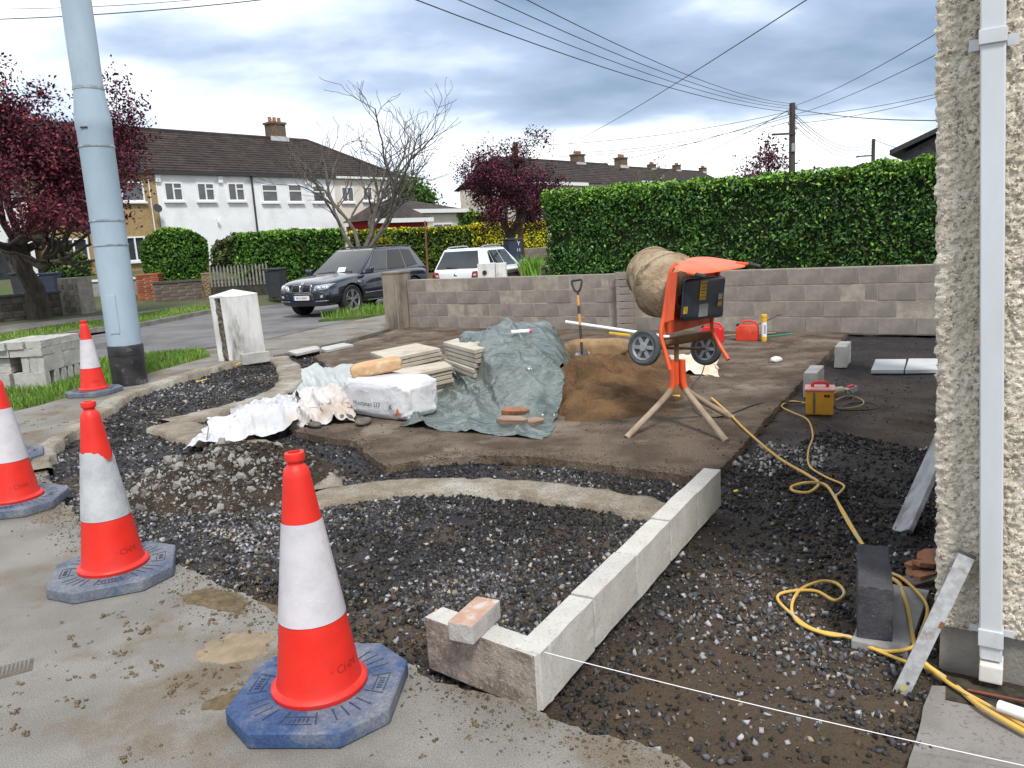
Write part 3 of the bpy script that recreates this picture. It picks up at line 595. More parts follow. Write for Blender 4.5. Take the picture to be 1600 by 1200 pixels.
# string line
m_str = M('white_string', (.8, .8, .82), rough=.6)
s0 = np.array([*(A0+dv*.02+pl*.10), .212]); s1 = D(1640, 1205, 2.0); t = np.linspace(0, 1, 20)[:, None]
sp = s0*(1-t)+s1*t; sp[:, 2] -= .012*np.sin(np.pi*t[:, 0]); end = s1+(s1-s0)*.25
props(MB().tube(np.vstack([sp, [end]]), .0013, 6).build('string_line', m_str), 'taut white builder string running from the front block to bottom right', 'string line')
# ---- block stack on the verge: layers seen from its front corner
corner = np.array(G(74, 606)[:2]); right = np.array(G(140, 586)[:2]); ux = (right-corner)/np.linalg.norm(right-corner); left = np.array([-ux[1], ux[0]])
leftv = np.array(G(0, 590)[:2])-corner; uy = leftv-ux*np.dot(leftv, ux); uy /= np.linalg.norm(uy)
aU = math.atan2(ux[1], ux[0]); aV = math.atan2(uy[1], uy[0])
def stk(u, v, z, axis, lay, desc):     # axis: 'u' long along right face, 'v' along left face, 'us' standing on edge etc
    me = BM[random.randrange(4)]; p = corner+ux*u+uy*v
    if lay == 'edge': o = link('stack_block', me, None, (p[0], p[1], z), (0, 0, (aU if axis == 'u' else aV)+R_(random.uniform(-1, 1))))
    else: o = link('stack_block', me, None, (p[0], p[1], z+.05), (R_(90), 0, (aU if axis == 'u' else aV)+R_(random.uniform(-1.2, 1.2)))); 
    if lay == 'flat':
        mp_ = Matrix.Translation((p[0], p[1], z+.05)) @ Matrix.Rotation((aU if axis == 'u' else aV)+R_(random.uniform(-1, 1)), 4, 'Z') @ Matrix.Rotation(R_(90), 4, 'X') @ Matrix.Translation((0, 0, -.1075)); o.matrix_world = mp_
    props(o, desc, 'concrete block', 'blocks stacked on the verge'); return o
# bottom: blocks on edge
num = ['first', 'second', 'third', 'fourth', 'fifth', 'sixth']
stk(.05, .22, 0, 'v', 'edge', 'bottom corner block on edge in the verge stack, half sunk in grass')
for i in range(5): stk(.27+.155*i, .22, 0, 'v', 'edge', f'{num[i]} end-on bottom block right of the stack corner, grass at its foot')
for i in range(2): stk(.05+.3*i, .72, 0, 'v', 'edge', f'{num[i]} bottom block set back on the left side of the verge stack')
z = .217
stk(.24, .05, z, 'u', 'edge', 'large block face in the middle layer, right of the stack corner'); stk(.70, .05, z, 'u', 'edge', 'middle layer block at the right end of the stack')
stk(.24, .155, z, 'u', 'edge', 'second middle layer block, its end showing left of the corner'); stk(.24, .26, z, 'u', 'edge', 'third middle layer block, its end showing left of the corner')
stk(.70, .26, z, 'u', 'edge', 'inner middle layer block at the back right of the stack')
stk(.3, .62, z, 'u', 'flat', 'lower flat block at the left of the middle layer'); stk(.3, .62, z+.102, 'u', 'flat', 'upper flat block at the left of the middle layer'); stk(.76, .62, z, 'u', 'flat', 'flat block deep inside the middle layer')
z += .218
stk(.1075, .22, z, 'v', 'flat', 'fourth layer block crossing the stack corner'); stk(.335, .22, z, 'v', 'flat', 'fourth layer block, second along the right face'); stk(.57, .22, z, 'v', 'flat', 'fourth layer block, third along the right face'); stk(.80, .22, z, 'v', 'flat', 'fourth layer block at the right end of the stack'); stk(.12, .69, z, 'v', 'flat', 'fourth layer block at the left of the stack'); stk(.55, .69, z, 'v', 'flat', 'fourth layer block at the back of the stack')
z += .103
stk(.235, .11, z, 'u', 'flat', 'topmost pale block at the front corner of the stack'); stk(.68, .11, z, 'u', 'flat', 'topmost block at the right end of the stack'); stk(.20, .34, z, 'u', 'flat', 'topmost block behind the corner, second from the front'); stk(.66, .34, z, 'u', 'flat', 'topmost block at the back right of the stack')
stk(.18, .58, z, 'u', 'flat', 'topmost block at the left end of the stack'); stk(.63, .58, z, 'u', 'flat', 'topmost block at the far left back of the stack'); stk(.15, .82, z-.321, 'u', 'flat', 'lone flat block behind the left end of the stack')

# ---- small metal cover in the footpath
m_iron = M('cast_iron', (.10, .095, .09), (.16, .13, .10), 14, .7, .4, 40, metal=.3)
g = G(18, 1047); e = empty('access_cover', (g[0], g[1], 0), R_(28), 'small studded metal cover set in the footpath at the left edge', 'cover')
MB().box((0, 0, -.006), (.15, .11, .02)).build('plate', m_iron, e, bevel=.003)
b = MB()
for i in range(9):
    for j in range(6): b.box((-.06+i*.015, -.038+j*.015, .0055), (.009, .006, .004))
b.build('studs', m_kerb, e)['kind'] = 'stuff'
# ================================================================ GARDEN WALL, HEDGE, HOUSE CORNER
m_wblock = M('wall_block', (.27, .237, .205), (.205, .18, .157), 5, .95, .9, 90, speck=((.33, .29, .25), 80, 0, .57, .68), vary=.07, c3=(.19, .155, .135), s3=2.2, lo3=.56, hi3=.7, bdist=.008)
m_wmort = M('wall_mortar', (.36, .32, .27), (.26, .23, .19), 6, .95, .7, 60)
m_pier = M('pier_render', (.26, .225, .18), (.175, .145, .115), 3, .95, .5, 50, c3=(.12, .10, .08), s3=2, stretch=(1, 1, .4))
W0 = np.array(G(641, 511)[:2]); W1 = np.array(G(1462, 521)[:2]); wd = W1-W0; WL = np.linalg.norm(wd); wd /= WL; wn = np.array([-wd[1], wd[0]])   # wn points away from camera
if wn[1] < 0: wn = -wn
wa = math.atan2(wd[1], wd[0]); NBK = 19; bl = WL/NBK; CHGT = .238
wall = empty('garden_wall', (*W0, 0), wa, 'low grey concrete block wall along the back of the garden, hedge behind', 'wall')
MB().box((WL/2+1.0, .1035, .45), (WL+2.0, .199, .96)).build('mortar', m_wmort, wall)
wme = [block_mesh('block', bl-.012, .2, CHGT-.012, m_wblock, .006, .0035, 50+i) for i in range(5)]
whalf = block_mesh('block', bl/2-.012, .2, CHGT-.012, m_wblock, .006, .0035, 60)
PX0 = 13.05*bl*.55
for r in range(4):
    x = 0.0; z = -.02+r*CHGT+.004
    if r % 2 == 0: link('block', whalf, wall, (bl/4, .1+random.uniform(-.004, .004), z)); x = bl/2
    while x < WL+bl*2:
        link('block', wme[random.randrange(5)], wall, (x+bl/2, .1+random.uniform(-.005, .005), z+random.uniform(-.002, .002)), (0, 0, R_(random.uniform(-.3, .3)))); x += bl
# narrow pier of thin blocks built against the wall
s_p = np.dot(plane_hit(980, 470, (*W0, 0), np.array([*wn, 0]))[:2]-W0, wd)
thin = block_mesh('pier_block', .30, .12, .115, m_wblock, .004, .003, 71)
pr = empty('wall_pier', (s_p, -.045, 0), 0, parent=wall)
for i in range(8): link('pier_block', thin, pr, (random.uniform(-.003, .003), 0, .0+i*.121))
# end pier
pe = G(620, 513); pr = empty('end_pier', (pe[0], pe[1]+.10, 0), wa+R_(3), 'plain rendered concrete pier at the left end of the garden wall', 'pillar')
MB().box((0, .1, .50), (.40, .42, 1.16)).build('shaft', m_pier, pr, bevel=.012)
MB().box((0, .1, 1.095), (.43, .45, .035)).build('cap', m_pier, pr, bevel=.01)
MB().box((.13, -.113, .5), (.012, .006, 1.0)).build('mortar_drip', m_wmort, pr)
# ---- leaves
m_leaf = M('leaf', (0, 0, 0), None, rough=.42, attr='col', spec=.28)
m_leafm = M('leaf_matt', (0, 0, 0), None, rough=.6, attr='col', spec=.18)
def leaves(name, pos, nrm, size, col, mat, parent=None, ratio=.5, jit=.7, loc=(0, 0, 0)):
    n = len(pos); nrm = nrm+rng.normal(size=(n, 3))*jit; nrm /= np.linalg.norm(nrm, axis=1)[:, None]+1e-9
    t = rng.normal(size=(n, 3)); t[:, 2] += .2; t -= nrm*np.sum(t*nrm, 1)[:, None]; t /= np.linalg.norm(t, axis=1)[:, None]+1e-9
    b = np.cross(nrm, t); s = np.asarray(size).reshape(-1, 1)
    V = np.stack([pos-t*s*.5, pos+b*s*ratio*.5+nrm*s*.10, pos+t*s*.55-nrm*s*.10, pos-b*s*ratio*.5+nrm*s*.10], 1)
    i = 4*np.arange(n)[:, None]; Fc = np.concatenate([i+np.array([[0, 1, 2]]), i+np.array([[0, 2, 3]])])
    return np_mesh(name, V, Fc, mat, parent, col=np.repeat(col, 4, 0), loc=loc)
def leafcol(n, c0, c1, hl=None, ph=.1):
    t = rng.random((n, 1))**1.5; c = np.array(c0)*(1-t)+np.array(c1)*t
    if hl is not None: c = np.where((rng.random(n) < ph)[:, None], np.array(hl), c)
    return c
m_core = M('hedge_core', (.012, .022, .008), (.02, .028, .012), 8, .95)
def hedge(name, p0, p1, depth, z0, z1, n, size, c0, c1, top, label, cat='hedge', wob=.10, mat=m_leaf, ph=.12, seed=0, group=None, round_=0.):
    """box hedge from p0 to p1 (front face line, xy), depth away from the camera"""
    p0 = np.array(p0[:2]); p1 = np.array(p1[:2]); d = p1-p0; l = np.linalg.norm(d); d /= l; nn = np.array([-d[1], d[0]])
    if nn @ (p0+p1) < 0: nn = -nn
    e = empty(name, (*p0, z0), math.atan2(d[1], d[0]), label, cat, group); sg = 1 if (nn @ np.array([-d[1], d[0]])) > 0 else -1
    h = z1-z0; cb_ = MB()
    if round_: cb_.lathe([(.05, -.47), (.30, -.44), (.42, -.30), (.45, 0), (.41, .28), (.30, .40), (.05, .45)], 20, R=np.diag([l, depth, h]), c=(l/2, sg*depth/2, h/2))
    else: cb_.box((l/2, sg*depth/2, h/2-.06), (l-.2, depth-.2, h-.2))
    cb_.build('stems', m_core, e)
    areas = np.array([l*h, l*depth, depth*h, depth*h]); f = rng.choice(4, n, p=areas/areas.sum())
    u = rng.random(n); v = rng.random(n); q = rng.random(n)**1.6*.30
    P = np.zeros((n, 3)); Nn = np.zeros((n, 3))
    k = f == 0; P[k] = np.stack([u[k]*l, q[k], v[k]*h], 1); Nn[k] = (0, -1, .35)
    k = f == 1; P[k] = np.stack([u[k]*l, v[k]*depth, h-q[k]*.8], 1); Nn[k] = (0, -.2, 1)
    k = f == 2; P[k] = np.stack([q[k], u[k]*depth, v[k]*h], 1); Nn[k] = (-1, 0, .35)
    k = f == 3; P[k] = np.stack([l-q[k], u[k]*depth, v[k]*h], 1); Nn[k] = (1, 0, .35)
    # rounded shoulders and uneven surface
    wv = (fbm(P[:, 0]*1.1+seed, P[:, 2]*1.3+P[:, 1], seed, 4)-.5)*2*wob+(fbm(P[:, 0]*4.5+seed, P[:, 2]*4.5+P[:, 1]*4, seed+7, 3)-.5)*1.4*wob
    P += Nn*wv[:, None]; ed = np.clip((P[:, 2]-(h-.18))/.18, 0, 1)**2*.10
    P[:, 1] += np.where(f == 0, ed, 0)
    if round_:
        cx_ = (P[:, 0]/l-.5)*2; P[:, 2] -= round_*np.abs(cx_)**3*(P[:, 2]/h); cz = (P[:, 2]/h-.5)*2; P[:, 0] = l/2+(P[:, 0]-l/2)*(1-.18*np.abs(cz)**3); P[:, 1] = depth/2+(P[:, 1]-depth/2)*(1-.25*(np.abs(cx_)**4))
    P[:, 1] *= sg; Nn[:, 1] *= sg
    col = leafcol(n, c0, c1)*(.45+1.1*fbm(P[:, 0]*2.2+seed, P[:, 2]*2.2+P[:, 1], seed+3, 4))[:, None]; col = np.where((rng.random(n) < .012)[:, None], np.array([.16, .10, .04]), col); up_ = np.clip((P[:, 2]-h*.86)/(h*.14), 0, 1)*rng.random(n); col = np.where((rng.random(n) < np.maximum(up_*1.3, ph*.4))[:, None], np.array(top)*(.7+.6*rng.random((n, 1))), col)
    leaves('foliage', P, Nn, size*rng.uniform(.6, 1.25, n), col, mat, e, .52, .75); return e
hs0 = np.dot(plane_hit(850, 400, (*(W0+wn*.30), 0), np.array([*wn, 0]))[:2]-W0, wd)
HP0 = W0+wn*.34+wd*hs0; HP1 = W0+wn*.34+wd*(WL+1.6)
hz = (D(1455, 246, HP1[1]-wd[1]*0)[2])
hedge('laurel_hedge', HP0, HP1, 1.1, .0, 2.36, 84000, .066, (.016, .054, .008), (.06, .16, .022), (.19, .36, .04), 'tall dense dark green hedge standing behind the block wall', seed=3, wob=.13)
# ---- house corner with roughcast and downpipe
K = np.array(G(1462, 1031)); hd = wd.copy(); hn = np.array([wn[0], wn[1], 0.0])
def HW(px, py): return plane_hit(px, py, K, hn)
def sz(p): return np.dot(p[:2]-K[:2], hd), p[2]
house = empty('roughcast_house', (K[0], K[1], 0), math.atan2(hd[1], hd[0]), 'corner of a cream roughcast house at the right edge of the picture', 'house')
m_rough = M('roughcast', (.68, .625, .52), (.56, .50, .40), 7, .95, .8, 150, speck=((.36, .30, .23), 60, 0, .60, .72), bdist=.006, c3=(.40, .34, .26), s3=2, lo3=.58, hi3=.75, fine=(190, .25))
m_plinth = M('plinth_concrete', (.30, .28, .25), (.20, .18, .155), 3, .92, .5, 60, c3=(.13, .115, .09), s3=2, lo3=.58, hi3=.7)
s_top, z_top = sz(HW(1464, -60)); s_b, z_b = sz(HW(1462, 974)); lean = (s_top-s_b)/(z_top-z_b)
zs = np.arange(z_b, z_top+.4, .006); ss = np.concatenate([np.arange(0, .46, .006), np.arange(.48, 1.6, .03)])
S, Zg = np.meshgrid(ss, zs)
wx_ = fbm(S*30, Zg*30, 14)*1.2; h1 = vn(S*62+wx_, Zg*70+wx_, 1); h2 = vn(S*125-wx_, Zg*130, 2); h3 = vn(S*22, Zg*22, 3); h4 = vn(S*230, Zg*230, 4)
lump = np.clip(h1*.62+h2*.48-.44, 0, 1)
pit = np.clip(vn(S*70+3, Zg*70, 12)-.62, 0, 1)/.38
DY = -(.009*lump**.6+.006*h2+.004*h4-.008*pit)
edge = np.clip(1-S/.035, 0, 1); DY = DY*(1-.2*edge)+.014*edge**2
Xs = S+lean*(Zg-z_b)+s_b+(vn(S*60+9, Zg*60, 7)-.5)*.012-edge*(lump*.014)
np_mesh('roughcast_wall', np.stack([Xs, DY, Zg], -1), grid_faces(len(zs), len(ss)), m_rough, house, smooth=True)
# pebbles standing out of the dash
npb = 9500; s_r = rng.uniform(-.002, .46, npb); z_r = rng.uniform(z_b, z_top+.35, npb); ii = np.clip(((z_r-zs[0])/.006).astype(int), 0, len(zs)-1); jj = np.clip((s_r/.006).astype(int), 0, 76)
xl = s_r+lean*(z_r-z_b)+s_b; yl = DY[ii, jj]+.001; sp_ = .0022+.0052*rng.random(npb)**1.6
tb_ = rng.random((npb, 1)); pc_ = np.array([.62, .56, .46])*(.62+.5*rng.random((npb, 1))); pc_ = np.where(tb_ < .10, np.array([.34, .28, .21])*(.7+.5*rng.random((npb, 1))), pc_)
pb_o = stones('pebbles', np.c_[xl, yl, z_r], sp_, pc_, flat=.8); pb_o.parent = house
# side return with the same roughcast, and solid behind
tt = np.concatenate([np.arange(0, .3, .02), np.arange(.3, 6, .25)]); zz2 = zs[::4]; T, Z2 = np.meshgrid(tt, zz2)
xr = lean*(Z2-z_b)+s_b-.012*vn(T*40, Z2*40, 8)+.012
np_mesh('side_wall', np.stack([xr, T+.008, Z2], -1), grid_faces(len(zz2), len(tt))[:, ::-1], m_rough, house, smooth=True)
MB().box((s_b+.8+.014, 3.02, z_b/2-.15), (1.6, 6.0, z_b+.3)).build('plinth', m_plinth, house, bevel=.01)
m_pipe = M('pipe_upvc', (.56, .59, .63), (.50, .52, .53), 3, .35, .03, 20, c3=(.30, .29, .24), s3=4, lo3=.60, hi3=.8, stretch=(1, 1, .3))
def pipe_x(py): s, z = sz(HW(1553-.004*py, py)); return s, z
pt = pipe_x(-80); pb_ = pipe_x(1020)
pw_ = .5*(sz(HW(1571, 600))[0]-sz(HW(1531, 600))[0]); 
def pbox(y0, y1, wx, dy, name, mat, bev):
    a = pipe_x(y0); b = pipe_x(y1); b2 = MB(); yc = -.026-dy/2
    v = [(a[0]-wx, yc-dy/2, a[1]), (a[0]+wx, yc-dy/2, a[1]), (a[0]+wx, yc+dy/2, a[1]), (a[0]-wx, yc+dy/2, a[1]), (b[0]-wx, yc-dy/2, b[1]), (b[0]+wx, yc-dy/2, b[1]), (b[0]+wx, yc+dy/2, b[1]), (b[0]-wx, yc+dy/2, b[1])]
    return b2.hexa(v).build(name, mat, dp, smooth=True, bevel=bev, seg=3)
dp = empty('downpipe', (0, 0, 0), 0, parent=house)
pw_ *= .93
pbox(1015, -80, pw_, .06, 'pipe', m_pipe, .010)
pbox(75, 52, pw_+.0035, .068, 'bracket', m_pipe, .004); pbox(993, 968, pw_+.0035, .068, 'bracket', m_pipe, .004)
for y0, y1 in ((78, 60), (985, 975)):
    a = pipe_x(y0); b = pipe_x(y1)
    for sg in (-1, 1): MB().box((a[0]+sg*(pw_+.018), -.027, (a[1]+b[1])/2), (.03, .006, abs(b[1]-a[1]))).build('bracket_lug', m_pipe, dp, bevel=.002)
m_shoe = M('shoe_white', (.74, .74, .74), (.62, .6, .55), 9, .4)
a = pipe_x(1043); b = pipe_x(1018); MB().box((a[0], -.062, (a[1]+b[1])/2), (pw_*2.05, .10, b[1]-a[1])).build('shoe', m_shoe, dp, bevel=.006)
m_drain = M('drain_dark', (.02, .018, .015), (.06, .05, .035), 20, .9)
MB().box((a[0], -.055, a[1]-.03), (pw_*1.95, .085, .05)).build('outlet', m_drain, dp)
# gully beneath the downpipe
gy = G(1560, 1085, -.012); MB().box((gy[0], gy[1]-.03, -.04), (.34, .16, .062), rz=wa+.05).build('drain_gully', m_drain); props(bpy.data.objects['drain_gully'], 'dark open drain gully in the concrete below the downpipe', 'drain')
m_pvc = M('white_pvc', (.80, .80, .80), (.7, .7, .68), 9, .35)
q0 = G(1558, 1100, .03); q1 = G(1600, 1116, .035); q2 = G(1660, 1135, .03)
props(MB().tube(smooth_path([q0+np.array([0, -.01, .0]), q1, q2], 6), .019, 14).build('waste_pipe', m_pvc, smooth=True), 'short white plastic waste pipe end over the drain', 'pipe')
m_cop = M('copper_rod', (.30, .09, .05), (.22, .08, .05), 20, .5, metal=.5)
props(MB().tube([G(1512, 1078, .0), G(1620, 1100, .012)], .005, 8).build('copper_rod', m_cop), 'thin reddish rod lying beside the downpipe foot', 'rod')
# ---- spirit level leaning on the wall
m_alu = M('aluminium', (.55, .55, .54), (.42, .41, .39), 30, .38, .15, 80, metal=.7, c3=(.30, .25, .20), s3=12, lo3=.55, hi3=.7)
lb = G(1406, 1086, -.05); lt = HW(1513, 858)-hn*.045
e = empty('spirit_level', tuple(lb), 0, 'worn aluminium spirit level leaning against the roughcast house wall', 'spirit level')
dl = lt-lb; up_ = -hn
b = MB().beam((0, 0, 0), tuple(dl), .052, .020, up=tuple(up_)).build('beam', m_alu, e, bevel=.002)
x_ = np.cross(dl/np.linalg.norm(dl), up_); x_ /= np.linalg.norm(x_); zl = np.cross(x_, dl/np.linalg.norm(dl))
m_vial = M('vial_dark', (.05, .045, .04), rough=.3); m_vy = M('vial_green', (.35, .32, .12), rough=.2); m_red = M('tape_brown', (.18, .08, .04), rough=.7)
dn_ = dl/np.linalg.norm(dl)
for f, r, mt, nm in ((.055, .012, m_vy, 'vial'), (.095, .006, m_vial, 'hanging_hole')):
    R = np.array([x_, dn_, zl]).T; MB().lathe([(r, -.011), (r, .0113)], 20, tuple(dl*f+x_*(.006 if f > .06 else -.002)), R=R).build(nm, mt, e)
MB().beam(tuple(dl*.50+x_*.021), tuple(dl*.545+x_*.021), .014, .0215, up=tuple(up_)).build('window_slot', m_red, e)
MB().beam(tuple(dl*.985), tuple(dl*1.005), .054, .022, up=tuple(up_)).build('end_cap', m_vial, e)
# ---- dark block on a thin slab
m_dblk = M('dark_block', (.050, .050, .058), (.075, .072, .078), 7, .85, .8, 80, speck=((.13, .12, .12), 70, 0, .6, .7), bdist=.006)
m_gs = M('grey_paver', (.25, .25, .25), (.32, .315, .30), 4, .8, .2, 80, c3=(.16, .15, .14), s3=2.5)
g = [G(*p, -.01) for p in ((1330, 1000), (1418, 1020), (1452, 922), (1368, 908))]
me = MB().prism([tuple(q[:2]-g[0][:2]) for q in g], 0, .035).mesh('grey_paver', m_gs, bevel=.004)
props(link('grey_paver', me, None, (g[0][0], g[0][1], -.045)), 'thin grey paving slab under the dark upright block', 'paving slab')
a0 = G(1342, 992, -.01); a1 = G(1390, 1000, -.01); wv = a1-a0; dvv = np.array([dv[0], dv[1]])
me = block_mesh('dark_block', .44, .125, .215, m_dblk, .006, .003, 77); cb = (a0[:2]+a1[:2])/2+np.array([.40, .917])*.20
props(link('dark_block', me, None, (cb[0], cb[1], -.009), (0, 0, math.atan2(.917, .40))), 'charcoal coloured block on edge on the grey slab near the downpipe', 'concrete block')
# ---- broken terracotta tiles by the house
m_terra = M('terracotta', (.30, .14, .075), (.20, .10, .06), 9, .9, .6, 50, c3=(.12, .08, .06), s3=4)
for i, (px, py, l, rz, ry, z, lab) in enumerate(((1446, 893, .24, .5, .10, -.04, 'lowest broken terracotta tile beside the house corner'), (1452, 884, .20, .2, .22, -.02, 'broken terracotta tile in the middle of the small pile'), (1447, 874, .15, 1.0, -.2, -.01, 'upper terracotta fragment of the pile by the house corner'), (1424, 893, .09, .1, .3, -.04, 'small terracotta fragment nearest the dark block'), (1432, 880, .12, 2.2, .25, -.035, 'split terracotta chip on the left of the small pile'), (1458, 868, .14, 1.6, .3, -.02, 'terracotta piece tucked against the house corner'))):
    g = G(px, py, -.02); r_ = random.Random(i+3); q = [(-l/2*r_.uniform(.7, 1), -.05*r_.uniform(.5, 1)), (-.02, -.06*r_.uniform(.6, 1)), (l/2*r_.uniform(.7, 1), -.05*r_.uniform(.4, 1)), (l/2-.03*r_.random(), .04*r_.uniform(.3, 1)), (.0, .055*r_.uniform(.5, 1)), (-l/2+.03, .04*r_.uniform(.4, 1))]
    o = MB().prism(q, 0, .022).build('broken_tile', m_terra, None, bevel=.003, loc=(g[0], g[1], z-.005), rot=(r_.uniform(-.25, .25), ry, rz)); props(o, lab, 'tile', 'broken tiles')
g = G(1425, 893, -.03); 
m_old = M('rotten_board', (.10, .085, .07), (.16, .14, .12), 12, .9, .5, 40)
props(MB().box((0, 0, .012), (.42, .09, .024), rz=.35).build('rotten_board', m_old, None, loc=(g[0]+.12, g[1]-.03, -.05), bevel=.003), 'dark weathered board end lying under the terracotta fragments', 'board')
# ---- grey board leaning at the house side
m_board = M('zinc_board', (.36, .37, .39), (.26, .27, .29), 10, .45, .2, 30, metal=.3, c3=(.18, .17, .17), s3=6)
b0 = G(1408, 833, -.05); b1 = D(1490, 650, b0[1]+.42)
e = empty('leaning_board', tuple(b0), 0, 'long grey board leaning against the hidden side of the house', 'board')
dl = b1-b0; MB().beam((0, 0, 0), tuple(dl), .026, .16, up=(.35, .95, .2)).build('face', m_board, e, bevel=.003)
MB().beam(tuple(dl*.02+np.array([.03, .05, -.01])), tuple(dl*.98+np.array([.03, .05, -.01])), .035, .06, up=(.35, .95, .2)).build('shade_strip', m_old, e)  # dark strip behind the board, standing in for the shadow there
# ---- cables
m_hose = M('yellow_cable', (.68, .42, .06), (.58, .35, .08), 6, .5, c3=(.46, .38, .22), s3=9)
m_hose2 = M('pale_cable', (.50, .36, .14), (.44, .33, .17), 6, .55)
def cable(name, pix, r, mat, label, z=-.03):
    pts = []
    for p in pix:
        zz_ = p[2] if len(p) > 2 else z; pts.append(G(p[0], p[1], zz_+r))
    return props(MB().tube(smooth_path(pts, 8), r, 8).build(name, mat, smooth=True), label, 'cable')
cable('yellow_cable', [(1112, 622, .02), (1138, 645, .01), (1165, 672, .005), (1215, 714, -.03), (1262, 742, -.03), (1279, 755, -.03), (1264, 769), (1240, 767), (1238, 760), (1262, 754, -.01), (1290, 758), (1312, 790), (1340, 838), (1362, 872), (1386, 898), (1405, 912), (1412, 930, -.02), (1420, 960, -.01), (1428, 1003, -.01), (1440, 1032, 0), (1486, 1066), (1530, 1102, 0), (1605, 1146, 0)], .0092, m_hose, 'thick yellow cable running from the cement mixer past the dark block to bottom right')
cable('yellow_cable', [(1302, 622, -.03), (1262, 629, -.04), (1236, 627, -.04), (1221, 635, -.04), (1240, 645, -.04), (1262, 656, -.04), (1270, 680, -.04), (1263, 705), (1265, 728), (1290, 745), (1318, 758), (1312, 770), (1306, 778), (1322, 812), (1352, 858), (1384, 890), (1409, 903, -.01), (1436, 928, .0), (1449, 952, 0), (1440, 985, 0), (1424, 1012, 0), (1372, 1016), (1325, 995), (1273, 984), (1240, 962), (1215, 936), (1228, 925), (1273, 923), (1304, 938), (1319, 927), (1308, 912), (1284, 908), (1251, 921), (1237, 947), (1248, 973), (1292, 991), (1328, 995), (1366, 1014), (1413, 1033), (1449, 1044), (1490, 1072, 0), (1540, 1100, 0), (1610, 1140, 0)], .0068, m_hose, 'thinner yellow cable looping on the gravel left of the dark block')
# ================================================================ BUILDING SITE THINGS ON THE DRIVEWAY
# ---- paving slab stacks
m_pav = M('paving_slab', (.50, .455, .38), (.42, .375, .30), 5, .9, .35, 90, vary=.10, speck=((.33, .29, .23), 80), c3=(.33, .28, .22), s3=2.5, lo3=.55, hi3=.7)
def quad_slab(name, q, z, t, label, group, dx=0, dy=0, rz=0, mat=m_pav):
    q = np.array([p[:2] for p in q]); c = q.mean(0); p = q-c; cs, sn = math.cos(rz), math.sin(rz); p = p @ np.array([[cs, sn], [-sn, cs]])
    o = MB().prism([tuple(v) for v in p], 0, t).build(name, mat, None, bevel=.005, loc=(c[0]+dx, c[1]+dy, z)); return props(o, label, 'paving slab', group)
onames = ['bottom', 'second', 'third', 'fourth', 'fifth', 'sixth', 'seventh', 'eighth', 'ninth', 'tenth']
def stack(px4, ztop, n, where, group):
    q = [G(*p, ztop) for p in px4]; t = ztop/n
    for i in range(n):
        nm = 'topmost' if i == n-1 else onames[i]+(' from the bottom' if i else '')
        quad_slab('flagstone', q, i*t+.001, t*.80, f'{nm} slab of the {where}', group, random.uniform(-.02, .02)*(i < n-1), random.uniform(-.02, .02)*(i < n-1), R_(random.uniform(-2.5, 2.5))*(i < n-1))
stack([(578, 549), (650, 535), (688, 543), (608, 560)], .215, 4, 'paving slab pile farthest left', 'paving slabs in the left pile')
stack([(606, 578), (694, 563), (707, 571), (628, 588)], .27, 6, 'paving slab pile behind the white bag', 'paving slabs behind the white bag')
stack([(692, 533), (742, 520), (790, 532), (742, 546)], .47, 9, 'paving slab pile half under the grey tarpaulin', 'paving slabs under the tarpaulin')
m_pav2 = M('grey_flag', (.47, .46, .44), (.40, .39, .36), 4, .85, .2, 80)
quad_slab('flagstone', [G(*p, .05) for p in ((449, 548), (492, 539.5), (505, 543), (463, 552))], .004, .04, 'left of two loose slabs lying near the footpath edge', 'loose slabs by the path', mat=m_pav2)
quad_slab('flagstone', [G(*p, .05) for p in ((496, 543), (536, 535), (552, 537.5), (510, 546.5))], .004, .04, 'right of two loose slabs lying near the footpath edge', 'loose slabs by the path', mat=m_pav2)
m_pav3 = M('smooth_flag', (.47, .48, .48), (.43, .435, .43), 4, .6, .1, 80)
quad_slab('flagstone', [G(*p, -.01) for p in ((1361, 578), (1412, 578), (1416, 561), (1368, 561))], -.05, .04, 'left of two pale slabs lying flat on the wet tarmac', 'flat slabs on the tarmac', mat=m_pav3)
quad_slab('flagstone', [G(*p, -.01) for p in ((1414, 578), (1480, 577), (1480, 560), (1420, 560))], -.05, .04, 'right pale flat slab on the tarmac, cut by the house corner', 'flat slabs on the tarmac', mat=m_pav3)
